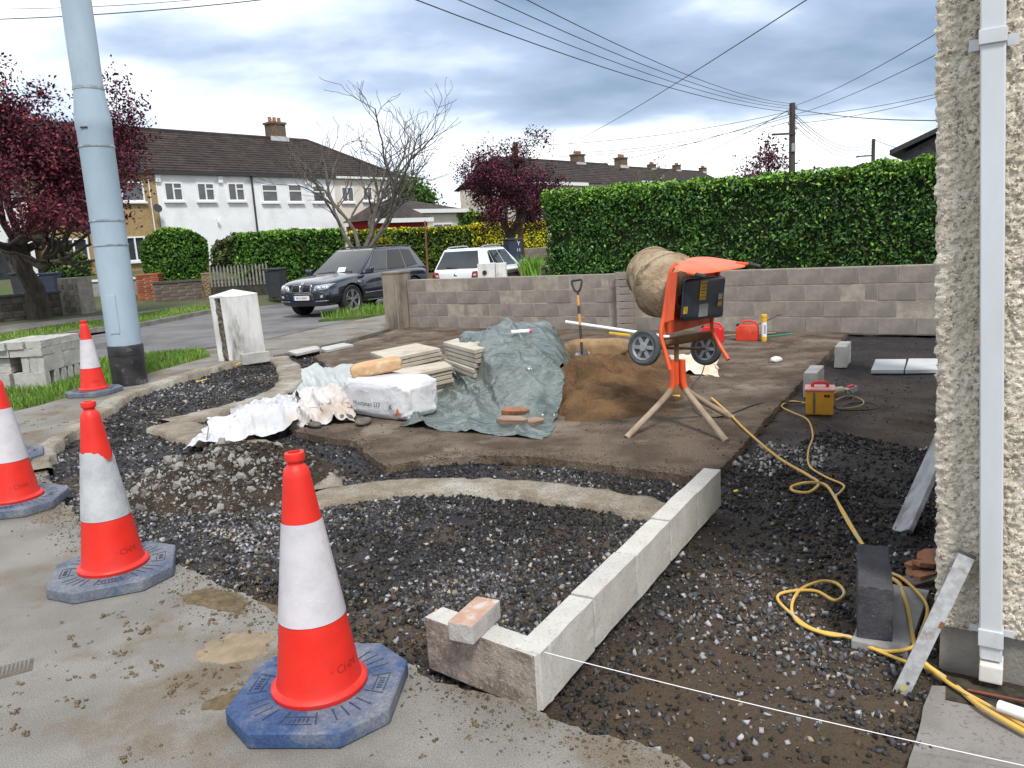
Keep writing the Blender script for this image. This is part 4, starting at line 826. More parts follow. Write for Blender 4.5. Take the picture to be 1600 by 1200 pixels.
# ---- cloth draping (own solver): gravity, stretch limits, ground and heap contact
def drape(c4, nx, ny, slack, Hf, z0, steps=160, seed=0, rough=.05, fr=.85, iters=3):
    r = np.random.default_rng(seed); u, v = np.meshgrid(np.linspace(0, 1, nx), np.linspace(0, 1, ny))
    c = [np.array(p[:2]) for p in c4]
    XY = ((1-u)*(1-v))[..., None]*c[0]+(u*(1-v))[..., None]*c[1]+(u*v)[..., None]*c[2]+((1-u)*v)[..., None]*c[3]
    P = np.dstack([XY, Hf(XY[..., 0], XY[..., 1])+z0+rough*(fbm(u*7+seed, v*7, seed, 4)-.5)*6])
    lx = np.linalg.norm(np.diff(XY, axis=1), axis=2)*slack; ly = np.linalg.norm(np.diff(XY, axis=0), axis=2)*slack
    ld = np.linalg.norm(XY[1:, 1:]-XY[:-1, :-1], axis=2)*slack; le = np.linalg.norm(XY[1:, :-1]-XY[:-1, 1:], axis=2)*slack
    P[..., :2] += r.normal(size=P[..., :2].shape)*.004; vel = np.zeros_like(P)
    def con(A, B, l, st=.5, comp=.35):
        d = B-A; n = np.linalg.norm(d, axis=-1)+1e-9; k = (n-l)/n; k = np.where(k < 0, k*comp, k)*st*.98; m = d*k[..., None]; return m
    for s in range(steps):
        old = P.copy(); vel[..., 2] -= .0016; vel *= .96; P = P+vel
        for _ in range(iters):
            for o in (0, 1):
                m = con(P[:, o:-1:2], P[:, o+1::2], lx[:, o::2]); P[:, o:-1:2] += m; P[:, o+1::2] -= m
                m = con(P[o:-1:2], P[o+1::2], ly[o::2]); P[o:-1:2] += m; P[o+1::2] -= m
            m = con(P[:-1, :-1], P[1:, 1:], ld, .25); P[:-1, :-1] += m*.5; P[1:, 1:] -= m*.5
            m = con(P[:-1, 1:], P[1:, :-1], le, .25); P[:-1, 1:] += m*.5; P[1:, :-1] -= m*.5
        h = Hf(P[..., 0], P[..., 1])+.006; hit = P[..., 2] < h
        P[..., 2] = np.where(hit, h, P[..., 2]); P[..., :2] = np.where(hit[..., None], old[..., :2]*fr+P[..., :2]*(1-fr), P[..., :2])
        vel = (P-old)
    return P
def subdiv(o, lv=1):
    m = o.modifiers.new('sub', 'SUBSURF'); m.levels = lv; m.render_levels = lv; return o
sxc = lambda a, lo, hi, s: 1/(1+np.exp(-(a-lo)/s))*1/(1+np.exp((a-hi)/s))
HC = G(800, 600)
def tarpH(x, y):
    ramp_ = .60*np.clip((y-6.85)/1.9, 0, 1)**.75*sxc(x, -.42+.25*(8.6-y).clip(0, 2), .60, .05)*sxc(y, 6.0, 9.7, .06)
    bx = .50*sxc(x, -.66, .42, .03)*sxc(y, 8.95, 9.9, .03)
    return np.maximum(np.maximum(ramp_*(.82+.36*vn(x*1.7+3, y*1.7, 5)), bx), 0)+.012*fbm(x*3, y*3, 2)
TP = drape([(-1.02, 6.90), (.26, 6.12), (1.02, 10.2), (-.60, 9.85)], 96, 132, 1.17, tarpH, .10, 150, 4, .05)
m_tarp = M('tarpaulin', (.072, .095, .086), (.12, .145, .135), 3.5, .28, .5, 16, c3=(.05, .062, .064), s3=6, lo3=.52, hi3=.68, bdist=.02, spec=.6, ridge=(2.6, .8, .014))
def crease(P, seed, amp=(.075, .040, .014, .005), sc=(1.7, 3.6, 8, 18)):
    n = np.cross(np.gradient(P, axis=1), np.gradient(P, axis=0)); n /= np.linalg.norm(n, axis=2)[..., None]+1e-9; n[n[..., 2] < 0] *= -1
    x, y = P[..., 0]+P[..., 2]*.5, P[..., 1]-P[..., 2]*.4; t = 0; wx = fbm(x*1.3, y*1.3, seed+40)*1.6; wy = fbm(x*1.3+7, y*1.3, seed+41)*1.6
    for i, (a_, s_) in enumerate(zip(amp, sc)):
        rdg = 1-np.abs(2*vn(x*s_*1.5+y*s_*.35+wx*s_*.35, y*s_*.38+wy*s_*.35, seed+i)-1); t = t+a_*(rdg**5-.14)
    return P+n*np.clip(t, -.008, None)[..., None]
TP = crease(TP, 3)
o0 = np.array([0, 8, 0]); o = subdiv(np_mesh('tarpaulin', TP-o0, grid_faces(*TP.shape[:2]), m_tarp, smooth=True, loc=tuple(o0))); props(o, 'crumpled grey-green tarpaulin draped over a heap and slab pile', 'tarpaulin')
# weights on the tarp
m_stick = M('weathered_wood', (.30, .22, .16), (.20, .14, .10), 12, .9, .5, 30, stretch=(.3, 3, 3))
def on_tarp(x, y):
    d = np.hypot(TP[..., 0]-x, TP[..., 1]-y); return TP[..., 2].ravel()[np.argmin(d)]
for px, py, l, rz, lab in ((805, 633, .26, -.12, 'upper reddish broken brick lying on the tarpaulin'), (800, 645, .28, -.2, 'lower broken piece lying on the tarpaulin'), (833, 642, .2, .7, 'darker broken piece at the right of the tarpaulin scraps')):
    g = G(px, py, .12); g = np.array([g[0], g[1], on_tarp(g[0], g[1])])
    o = MB().prism([(-l/2, -.03), (-l/4, -.05), (l/3, -.045), (l/2, -.01), (l/4, .045), (-l/3, .04)], 0, .05).build('broken_piece', m_terra if 'reddish' in lab else m_stick, None, bevel=.008, loc=(g[0], g[1], g[2]-.005), rot=(.25, .05, rz)); props(o, lab, 'rubble', 'scraps on the tarpaulin')
m_tubew = M('tube_white', (.75, .76, .75), rough=.4); m_tubr = M('tube_red', (.65, .03, .04), rough=.4)
g = np.array(D(815, 531, 8.7)); g[2] = on_tarp(g[0], g[1])+.03
e = empty('sealant_tube', tuple(g), R_(8), 'white sealant tube with red end lying on top of the tarpaulin', 'tube')
MB().lathe([(.024, -.11), (.024, .09)], 16, R=rotm(ry=R_(90))).build('barrel', m_tubew, e, smooth=True); MB().lathe([(.018, .09), (.018, .12), (.008, .125)], 16, R=rotm(ry=R_(90))).build('nozzle_cap', m_tubr, e, smooth=True)
# crumbs trodden over driveway and tarmac
x_, y_ = scatter(16000, -2, 4.5, 5.0, 11.5, lambda x, y: inpoly(x, y, slab_pts) & (rng.random(len(x)) < np.clip(1.6*fbm(x*1.6, y*1.6, 77, 4)-.45, .04, 1))); s_ = .0025+.010*rng.random(len(x_))**4
stones('driveway_crumbs', np.c_[x_, y_, s_*.2], s_, rng.uniform(.5, 1.6, (len(x_), 1))*np.array([.075, .058, .042]), flat=.5, label='dark soil crumbs trodden over the driveway slab', cat='grit')
x_, y_ = scatter(5200, 1.5, 6, 5.5, 10.5, lambda x, y: inpoly(x, y, tarP) & seen(x, y)); s_ = .003+.011*rng.random(len(x_))**4
stones('tarmac_crumbs', np.c_[x_, y_, bed_h(x_, y_)+s_*.2], s_, rng.uniform(.4, 2.2, (len(x_), 1))*np.array([.06, .05, .042]), flat=.5, label='loose crumbs scattered over the wet tarmac', cat='grit')
# ---- sand heap
m_sand = M('damp_sand', (.175, .102, .050), (.105, .062, .032), 2.5, .95, 1, 45, c3=(.10, .058, .032), s3=1.8, lo3=.5, hi3=.66, bdist=.03, fine=(90, .35))
nx_, ny_ = 150, 200; xs2 = np.linspace(.35, 2.75, nx_); ys2 = np.linspace(6.6, 11.6, ny_); X2, Y2 = np.meshgrid(xs2, ys2)
def g2(cx, cy, sx_, sy_, h, rot=0):
    dx, dy = X2-cx, Y2-cy; c, s = math.cos(rot), math.sin(rot); u = (dx*c+dy*s)/sx_; v = (-dx*s+dy*c)/sy_; return h*np.exp(-(np.abs(u)**2.4+np.abs(v)**2.4)/2)
c1 = G(950, 585, .15); c2 = G(905, 600, .1); c3 = G(1040, 560, .1)
Zs = g2(c1[0], c1[1]+.3, .46, 1.0, .17, -.2)+g2(c2[0]+.05, c2[1]+.1, .25, .8, .12)+g2(c3[0]-.12, c3[1], .30, .5, .05)+g2(1.05, 10.3, .5, .5, .13)
rgh = fbm(X2*4, Y2*4, 81, 5); Zs = Zs*(.45+1.1*rgh)+(vn(X2*6.5, Y2*6.5, 82)-.5)*.15*np.clip(Zs*7, 0, 1)+(fbm(X2*20, Y2*20, 83, 3)-.5)*.06*np.clip(Zs*8, 0, 1)-.022+.016*fbm(X2*2, Y2*2, 85)
Zs = np.where(inpoly(X2, Y2, slab_pts), Zs, -.25)
edgf = np.minimum.reduce([X2-xs2[0], xs2[-1]-X2, Y2-ys2[0], ys2[-1]-Y2]); Zs -= .05*np.clip(1-edgf/.15, 0, 1)
o = np_mesh('sand_heap', np.stack([X2-1.3, Y2-8.5, Zs], -1), grid_faces(ny_, nx_), m_sand, smooth=True, loc=(1.3, 8.5, 0)); props(o, 'spread heap of damp brown building sand beside the tarpaulin', 'sand heap')
def sand_h(x, y): return Zs[np.clip(int((y-ys2[0])/(ys2[1]-ys2[0])), 0, ny_-1), np.clip(int((x-xs2[0])/(xs2[1]-xs2[0])), 0, nx_-1)]
# pillow shapes
def pillow(name, c, dims, rz, mat, seed=0, p=3.2, amp=.03, nu=48, nv=26, parent=None, tilt=(0, 0), flatb=True, fold=0.):
    u = np.linspace(-np.pi, np.pi, nu, endpoint=False); v = np.linspace(-np.pi/2, np.pi/2, nv); U, Vv = np.meshgrid(u, v)
    f = lambda w, e_: np.sign(w)*np.abs(w)**e_
    e_ = 2/p; x = f(np.cos(Vv), e_)*f(np.cos(U), e_); y = f(np.cos(Vv), e_)*f(np.sin(U), e_); z = f(np.sin(Vv), e_)
    nz = fbm(x*2.5+z*1.7+seed*3, y*2.5-z*1.3, seed, 4)-.5; nz2 = np.abs(vn(x*6+y*3+seed, z*5+y*4, seed+9)-.5)
    k = 1+amp*4*nz+amp*2.2*nz2+fold*np.abs(np.sin(x*7+z*3+seed))*.06
    V = np.stack([x*dims[0]/2*k, y*dims[1]/2*k, z*dims[2]/2*k], -1)
    if flatb: V[..., 2] = np.maximum(V[..., 2], -dims[2]/2*.97)
    idx = np.arange(nu*nv).reshape(nv, nu); nxt = np.roll(idx, -1, 1); Fc = np.stack([idx[:-1], nxt[:-1], nxt[1:], idx[1:]], -1).reshape(-1, 4)
    o = np_mesh(name, V, Fc, mat, parent, smooth=True, loc=c); o.rotation_euler = (tilt[0], tilt[1], rz); return o
m_sbag = M('sand_bag', (.30, .20, .11), (.22, .145, .08), 7, .9, .5, 30)
g = G(935, 545, .2); props(pillow('sand_bag', (g[0], g[1]+.2, .17), (.9, .34, .26), R_(-6), m_sbag, 5, 2.8, .05), 'slumped brown sandbag along the back of the sand heap', 'sandbag')
# ---- white builder's bag with print, paper sack on top
m_bag = M('white_bag', (.60, .605, .62), (.50, .51, .53), 3, .42, .35, 9, ridge=(4, .5, .007), c3=(.46, .43, .39), s3=3.5, lo3=.56, hi3=.72)
q = [np.array(G(*p)[:2]) for p in ((546, 640), (612, 668), (680, 648))]; vA = q[0]-q[1]; vB = q[2]-q[1]; cen = q[1]+(vA+vB)/2
lA, lB_ = np.linalg.norm(vA), np.linalg.norm(vB); aB = math.atan2(vB[1], vB[0])
bag = pillow('white_bag', (cen[0]+.01, cen[1]-.05, .185), (lB_*.86, lA*.86, .37), aB, m_bag, 3, 6.0, .032, 90, 50, fold=.25); props(bag, 'full white printed plastic bag, box shaped, on the driveway edge', 'bag')
m_ink = M('ink_navy', (.02, .035, .11), rough=.5); m_inko = M('ink_orange', (.75, .16, .02), rough=.5)
# print on the left face
dA = vA/lA; nA = -vB/lB_
def face_text(me, px, py, size_obj):
    pass
def bag_print(txt, size, along, zc, mat):
    me = text_me(txt, size, mat, .0004); v = np.zeros(len(me.vertices)*3); me.vertices.foreach_get('co', v); v = v.reshape(-1, 3)
    base = -vB/2*1.03
    # local frame of the bag: x along vB; the left face is x = -L/2, text runs along -y(lA)
    out = np.stack([np.full(len(v), -lB_*.43)-v[:, 2]+.0, along-v[:, 0], zc+v[:, 1]], 1)
    from mathutils.bvhtree import BVHTree
    bv = BVHTree.FromPolygons([v_.co for v_ in bag.data.vertices], [list(p_.vertices) for p_ in bag.data.polygons])
    for i in range(len(out)):
        h_ = bv.ray_cast(Vector((-3, out[i, 1], out[i, 2])), Vector((1, 0, 0)))[0]
        if h_ is not None: out[i, 0] = h_[0]-.011
    me.vertices.foreach_set('co', out.ravel()); me.update(); return link('print', me, bag)
bag_print('Huntsman 577', .066, .05, -.045, m_ink); bag_print('K', .07, -lA*.27, -.05, m_ink); bag_print('A', .11, -lA*.34, -.10, m_inko)
m_sack = M('paper_sack', (.52, .34, .19), (.44, .275, .145), 5, .85, .5, 14, bdist=.02, c3=(.60, .46, .31), s3=3, lo3=.55, hi3=.68)
g = D(590, 592, cen[1]+.12); props(pillow('paper_sack', (g[0], g[1], .44), (.50, .27, .13), R_(14), m_sack, 7, 4.5, .03, tilt=(0, R_(-6)), fold=.2), 'brown paper cement sack lying on the white bag', 'sack')
# ---- crumpled white sheeting to the left
def lumpH(c, sx_, sy_, h, rot, seed):
    def f(x, y):
        dx, dy = x-c[0], y-c[1]; cs, sn = math.cos(rot), math.sin(rot); u = (dx*cs+dy*sn)/sx_; v = (-dx*sn+dy*cs)/sy_
        return np.maximum(h*np.exp(-(u**4+v**4))*(.55+.9*vn(x*4, y*4, seed)), -.015)
    return f
m_poly = M('white_sheeting', (.54, .55, .565), (.44, .445, .455), 3, .42, .3, 12, ridge=(3, .7, .012), c3=(.50, .40, .30), s3=3.2, lo3=.60, hi3=.70)
c = G(395, 668); PS = drape([G(290, 700), G(470, 672), G(478, 612), G(370, 640)], 56, 44, 1.28, lumpH((c[0]+.15, c[1]+.05), .62, .30, .19, -.1, 5), .15, 130, 6, .05)
PS = crease(PS, int(abs(c[0]*100)), (.09, .05, .015), (2.6, 6, 14)); o0 = np.array([c[0], c[1], 0]); o = subdiv(np_mesh('white_sheeting', PS-o0, grid_faces(*PS.shape[:2]), m_poly, smooth=True, loc=tuple(o0))); props(o, 'crumpled white plastic sheeting with brown staining left of the full bag', 'plastic sheet')
m_poly2 = M('dusty_sheeting', (.55, .52, .50), (.45, .42, .40), 4, .6, .3, 14, bdist=.02, c3=(.42, .34, .27), s3=3)
c = G(505, 648); PS = drape([G(462, 668), G(556, 660), G(560, 620), G(466, 625)], 46, 34, 1.3, lumpH((c[0], c[1]+.15), .42, .26, .18, .1, 8), .12, 120, 9, .05)
PS = crease(PS, int(abs(c[0]*100)), (.09, .05, .015), (2.6, 6, 14)); o0 = np.array([c[0], c[1], 0]); o = subdiv(np_mesh('dusty_sheeting', PS-o0, grid_faces(*PS.shape[:2]), m_poly2, smooth=True, loc=tuple(o0))); props(o, 'dusty crumpled sack plastic between the white sheeting and the full bag', 'plastic sheet')
m_poly3 = M('grey_sheeting', (.40, .43, .42), (.33, .36, .35), 3, .45, .3, 10, bdist=.02)
c = G(520, 612); PS = drape([G(462, 628), G(560, 622), G(560, 598), G(480, 603)], 36, 30, 1.2, lumpH((c[0], c[1]+.2), .55, .5, .2, .1, 12), .1, 110, 14, .04)
PS = crease(PS, int(abs(c[0]*100)), (.09, .05, .015), (2.6, 6, 14)); o0 = np.array([c[0], c[1], 0]); o = subdiv(np_mesh('grey_sheeting', PS-o0, grid_faces(*PS.shape[:2]), m_poly3, smooth=True, loc=tuple(o0))); props(o, 'pale grey sheeting behind the dusty plastic', 'plastic sheet')
m_lumpm = M('dark_lump', (.10, .09, .08), (.15, .135, .12), 12, .9, .8, 30)
for px, py, s, lab in ((492, 668, .10, 'dark rubble lump at the left, in front of the dusty plastic'), (540, 657, .13, 'flat grey lump in front of the white bag corner'), (568, 663, .14, 'larger flat grey lump beside the bag print')):
    g = G(px, py); props(pillow('mortar_lump', (g[0], g[1], .028), (s*1.5, s, .06), random.uniform(0, 3), m_lumpm, px, 2.2, .08, 24, 14), lab, 'lump', 'lumps by the bag')
# ---- rubble heap with soil
m_soil = M('dark_soil', (.045, .034, .025), (.075, .057, .040), 8, .95, 1, 40, bdist=.04, fine=(80, .5), c3=(.03, .024, .019), s3=3)
hc = G(345, 770); n = 110; t = np.linspace(-1, 1, n); U, Vv = np.meshgrid(t, t); r2 = U**2+Vv**2
Zh = .30*np.clip(1-r2, 0, 1)**1.2*(.45+.95*fbm(U*3+2, Vv*3, 91, 5))+(fbm(U*9, Vv*9, 92, 3)-.5)*.09*np.clip(1.1-r2, 0, 1)+(fbm(U*22, Vv*22, 93, 3)-.5)*.06*np.clip(1.1-r2, 0, 1)-.06-.05*np.clip(r2-.8, 0, 1)
cc = G(365, 745); e = empty('rubble_heap', (cc[0], cc[1], 0), 0, 'mound of dark soil and broken stones behind the nearest cone', 'rubble heap')
np_mesh('soil_mound', np.stack([U*.82, Vv*.70, Zh], -1), grid_faces(n, n), m_soil, e, smooth=True)
def heap_h(u, v): return Zh[np.clip(int((v+1)/2*(n-1)), 0, n-1), np.clip(int((u+1)/2*(n-1)), 0, n-1)]
rocks = []
m_rk = [M('rubble_stone_pale', (.36, .345, .32), (.24, .225, .20), 8, .9, .7, 40, vary=.2), M('rubble_stone_dark', (.12, .11, .10), (.18, .16, .14), 8, .9, .7, 40, vary=.2)]
for i in range(8):
    bm = bmesh.new(); bmesh.ops.create_icosphere(bm, subdivisions=1, radius=1); rr = random.Random(i)
    for v in bm.verts: v.co *= rr.uniform(.65, 1.2); v.co.z *= .7
    me = bpy.data.meshes.new('stone'); bm.to_mesh(me); bm.free(); me.materials.append(m_rk[0 if i < 6 else 1]); rocks.append(me)
for i in range(290):
    u, v = random.gauss(-.12, .5), random.gauss(-.38, .40)
    if u*u+v*v > 1.2: continue
    s = .010+.036*random.random()**2.6
    me = rocks[random.randrange(8) if random.random() < .8 else 7]; o = link('stone', me, e, (u*.82, v*.70, max(heap_h(u, v), -.05)+s*.25), (random.uniform(0, 6), random.uniform(0, 6), random.uniform(0, 6))); o.scale = (s*random.uniform(.8, 1.3), s, s*random.uniform(.7, 1))
u_ = np.clip(rng.normal(-.15, .48, 5200), -1, 1); v_ = np.clip(rng.normal(-.25, .48, 5200), -1, 1); k_ = (u_**2+v_**2 < 1); u_, v_ = u_[k_], v_[k_]; iz = np.clip(((v_+1)/2*(n-1)).astype(int), 0, n-1); jz = np.clip(((u_+1)/2*(n-1)).astype(int), 0, n-1)
sz_ = .004+.016*rng.random(len(u_))**3; lp_ = np.clip(.55-.5*u_-.7*v_, .05, 1)*rng.random(len(u_)); cl_ = np.where(lp_[:, None] > .33, rng.uniform(.12, .36, (len(u_), 1))*np.array([1, .97, .92]), rng.uniform(.025, .09, (len(u_), 1))*np.array([1.1, .9, .7]))
stones('heap_gravel', np.c_[cc[0]+u_*.82, cc[1]+v_*.70, np.maximum(Zh[iz, jz], -.055)+sz_*.2], sz_, cl_, label='small stones and crumbs strewn over the dark rubble heap', cat='gravel')
g = G(325, 700, .12); props(MB().tube([G(322, 693, .02), G(326, 668, .10)], .006, 6).build('wooden_peg', m_stick, None), 'thin wooden peg sticking out of the rubble heap', 'peg')
# ---- shovel in the sand
m_blk = M('black_plastic', (.018, .018, .02), rough=.5); m_ash = M('shaft_orange', (.60, .26, .05), (.50, .2, .04), 9, .5); m_steel = M('blade_steel', (.10, .10, .11), (.2, .17, .14), 12, .5, metal=.7)
sb_ = np.array(D(910, 556, 9.35)); st = np.array(D(901, 438, 9.62)); e = empty('shovel', tuple(sb_), 0, 'shovel with black and orange shaft standing upright in the sand', 'shovel')
d = st-sb_; up_ = d/np.linalg.norm(d); xx = np.array([.9, -.35, 0]); xx -= up_*np.dot(xx, up_); xx /= np.linalg.norm(xx)
MB().tube([d*.03, d*.18], .017, 10).build('socket', m_blk, e, smooth=True); MB().tube([d*.14, d*.24], .0162, 10).build('grip_band', m_ash, e, smooth=True)
MB().tube([d*.22, d*.40], .0168, 10).build('sleeve', m_blk, e, smooth=True); MB().tube([d*.39, d*.56], .0158, 10).build('shaft', m_ash, e, smooth=True); MB().tube([d*.55, d*.66], .0168, 10).build('label_sleeve', m_blk, e, smooth=True); MB().tube([d*.65, d*.80], .0155, 10).build('upper_shaft', m_ash, e, smooth=True)
hw = .062; MB().tube(smooth_path([d*.78, d*.84, d*.88-xx*hw*.6, d*.99-xx*hw, d*1.0, d*.99+xx*hw, d*.88+xx*hw*.6, d*.84], 6), .014, 8).build('d_handle', m_blk, e, smooth=True)
nb_ = np.cross(xx, up_); B = []
for i, tz in enumerate(np.linspace(.06, -.32, 8)):
    for j, s in enumerate(np.linspace(-1, 1, 7)):
        wdt = .11*(1 if tz < .02 else .8); B.append(up_*tz+xx*s*wdt+nb_*(.03*s*s))
o = np_mesh('blade', np.array(B), grid_faces(8, 7), m_steel, e, smooth=True); sm = o.modifiers.new('s', 'SOLIDIFY'); sm.thickness = .004
# ---- long white pipe and yellow tape behind the sand
props(MB().tube([D(884, 503, 11.9), D(1046, 527, 11.1)], .026, 12).build('white_plastic_pipe', m_pvc, smooth=True), 'long white plastic pipe lying behind the sand heap', 'pipe')
m_yel = M('yellow_plastic', (.75, .46, .02), (.65, .38, .02), 8, .5)
props(MB().beam(D(952, 520, 11.3), D(985, 524, 11.2), .05, .03).build('yellow_offcut', m_yel, None, bevel=.008), 'yellow plastic offcut lying under the white pipe', 'offcut')
props(MB().tube([G(1018, 622, .01), G(1062, 619, .01)], .014, 10).build('orange_rod', m_yel, None, smooth=True), 'short orange-yellow rod lying under the mixer stand', 'rod')
# torn plastic scrap by the mixer
m_scrap = M('torn_sack', (.66, .60, .50), (.55, .45, .33), 5, .7, .4, 20, bdist=.02)
c = G(1085, 575); PS = drape([G(1046, 585), G(1130, 588), G(1120, 562), G(1050, 562)], 36, 26, 1.3, lumpH((c[0], c[1]), .4, .3, .13, 0, 22), .1, 100, 21, .06)
PS = crease(PS, int(abs(c[0]*100)), (.09, .05, .015), (2.6, 6, 14)); o0 = np.array([c[0], c[1], 0]); props(subdiv(np_mesh('torn_sack', PS-o0, grid_faces(*PS.shape[:2]), m_scrap, smooth=True, loc=tuple(o0))), 'torn cream sack crumpled on the ground behind the mixer stand', 'sack')
g = G(1213, 566); props(pillow('white_stone', (g[0], g[1], .03), (.14, .10, .07), .4, M('quartz', (.68, .66, .62), (.55, .53, .5), 9, .8), 31, 2.3, .09, 22, 12), 'single white stone lying on the driveway right of the mixer', 'stone')
# ---- petrol cans, glue tube, sticks by the wall
m_can = M('can_red', (.62, .045, .018), (.52, .035, .015), 6, .42, .1, 20, c3=(.66, .10, .05), s3=4); m_canb = M('can_cap', (.02, .02, .02), rough=.5)
def jerry(px, py, y, rz, label, mat=m_can):
    g = D(px, py, y); e = empty('petrol_can', (g[0], g[1], 0), rz, label, 'petrol can', 'red petrol cans')
    MB().prism([(-.155, 0), (.155, 0), (.155, .2), (.12, .235), (-.105, .235), (-.155, .19)], -.075, .075).mesh
    b = MB().prism([(-.15, 0), (.15, 0), (.15, .19), (.115, .225), (-.10, .225), (-.15, .185)], -.075, .075); me = b.mesh('body', mat, bevel=.018, seg=3, smooth=True); o = link('body', me, e, rot=(R_(90), 0, 0))
    MB().tube(smooth_path([(-.07, 0, .22), (-.055, 0, .265), (0, 0, .275), (.07, 0, .27), (.11, 0, .255), (.125, 0, .21)], 5), .015, 8).build('handle', mat, e, smooth=True)
    MB().lathe([(.024, 0), (.024, .03), (.02, .034)], 14, (-.125, 0, .205), R=rotm(ry=R_(-25))).build('cap', m_canb, e, smooth=True)
jerry(1168, 531, 11.0, wa+.15, 'orange-red petrol can standing in the open by the wall, beside the yellow tube')
jerry(1113, 530, 11.0, wa+.05, 'bright red petrol can half hidden behind the mixer leg', M('can_bright', (.70, .02, .02), (.6, .02, .02), 5, .4))
g = D(1194, 533, 10.8); e = empty('glue_tube', (g[0], g[1], 0), 0, 'upright yellow tube with white label standing beside the petrol can', 'tube')
MB().lathe([(.035, 0), (.037, .01), (.037, .07)], 18).build('base', m_yel, e, smooth=True); MB().lathe([(.035, .07), (.035, .27)], 18).build('label_sleeve', m_tubew, e, smooth=True); MB().lathe([(.037, .27), (.037, .34), (.042, .342), (.042, .37), (.036, .375)], 18).build('cap', m_yel, e, smooth=True)
m_ink2 = M('label_blue', (.15, .2, .45), rough=.5)
MB().box((0, -.0352, .17), (.018, .003, .12)).build('print_bar', m_ink2, e)
props(MB().tube([D(1150, 522, 11.05), D(1223, 489, 11.15)], .014, 8).build('tool_handle', m_old, None, smooth=True), 'dark tool handle leaning from the petrol can to the wall', 'handle')
props(MB().tube([G(1125, 525, .02), G(1212, 520, .02)], .011, 8).build('wooden_rod', m_stick, None), 'pale thin rod lying along the wall foot behind the cans', 'rod')
m_grn = M('green_plastic', (.02, .22, .16), rough=.5); props(MB().tube([G(1195, 526, .01), G(1240, 521.5, .01)], .010, 8).build('green_rod', m_grn, None), 'thin green rod lying on the ground right of the yellow tube', 'rod')
# ---- standing blocks by the transformer
for px, py, lab in ((1266, 621, 'pale block on edge behind the yellow transformer'), (1313, 574, 'pale block on edge on the tarmac, farther toward the wall')):
    g = G(px, py, -.05); c = g[:2]+np.array([.5, .866])*.20
    me = BM[0] if px < 1300 else BM[1]; o = link('pale_block', me, None, (c[0], c[1], -.05), (0, 0, R_(60))); o.scale = (1, 1.25, 1.12); props(o, lab, 'concrete block', 'standing blocks')
# ---- site transformer
m_ty = M('transformer_yellow', (.62, .30, .015), (.52, .25, .02), 5, .5, .1, 30, c3=(.35, .2, .05), s3=6, lo3=.62, hi3=.75); m_tr = M('transformer_red', (.60, .02, .03), rough=.4); m_tlid = M('lid_pink', (.72, .42, .38), (.66, .3, .28), 9, .5)
g = G(1287, 648, -.045); e = empty('site_transformer', (g[0], g[1]+.09, -.045), R_(-22), 'yellow site transformer box with red handle on the wet tarmac', 'transformer')
MB().box((0, 0, .105), (.22, .19, .21), taper=1.06).build('body', m_ty, e, bevel=.012)
MB().box((-.045, -.098, .105), (.018, .012, .18)).build('seam', m_old, e)
MB().box((0, 0, .221), (.245, .215, .016)).build('lid', m_tlid, e, bevel=.006); MB().box((0, 0, .2115), (.248, .218, .007)).build('lid_rim', m_tr, e)
MB().tube(smooth_path([(-.06, 0, .225), (-.055, 0, .262), (0, 0, .268), (.055, 0, .262), (.06, 0, .225)], 5), .014, 8).build('handle', m_tr, e, smooth=True)
for x in (.045, .07): MB().lathe([(.012, 0), (.012, .01)], 12, (x, -.1, .17), R=rotm(rx=R_(90))).build('socket', m_blk, e)
m_cream = M('plug_cream', (.62, .54, .36), rough=.5); g = G(1320, 612, .0)
e = empty('site_plug', (g[0], g[1], .0), R_(10), 'cream plug and grey connector beside the yellow transformer', 'plug')
MB().lathe([(.03, -.05), (.034, -.03), (.034, .03), (.022, .05), (.012, .07)], 16, (-.06, 0, .02), R=rotm(ry=R_(90))).build('plug_body', m_cream, e, smooth=True); MB().box((.06, .0, .015), (.11, .07, .05), R=rotm(ry=R_(-14))).build('connector', m_pav3, e, bevel=.006); MB().box((.06, 0, .045), (.06, .05, .02), R=rotm(ry=R_(-14))).build('red_cover', m_tr, e, bevel=.004)
cable('black_cable', [(1290, 608, .10), (1296, 622, .06), (1306, 638, -.03), (1330, 641, -.045), (1362, 640, -.045), (1373, 634, -.045), (1352, 629, -.045), (1322, 632, -.045), (1312, 637, -.045), (1330, 628, -.04), (1334, 618, -.02), (1326, 610, .01)], .006, m_blk, 'black cable coiled beside the yellow transformer', -.045)
cable('yellow_cable', [(1306, 625, -.04), (1325, 618, -.04), (1346, 624, -.045), (1348, 632, -.045), (1330, 637, -.045), (1308, 638, -.045)], .006, m_hose2, 'short pale yellow cable loop beside the transformer')
cable('black_cable', [(1098, 545, .30), (1102, 560, .22), (1096, 585, .08), (1080, 605, .01), (1085, 640, .0), (1110, 652, .0), (1140, 647, .0), (1180, 632, .0), (1215, 628, -.02), (1262, 629, -.045)], .006, m_blk, 'black cable running from the mixer motor to the transformer')
cable('black_cable', [(1272, 655, -.05), (1300, 668, -.05), (1335, 690, -.05), (1372, 708, -.05)], .0035, m_blk, 'thin dark wire lying across the wet tarmac')
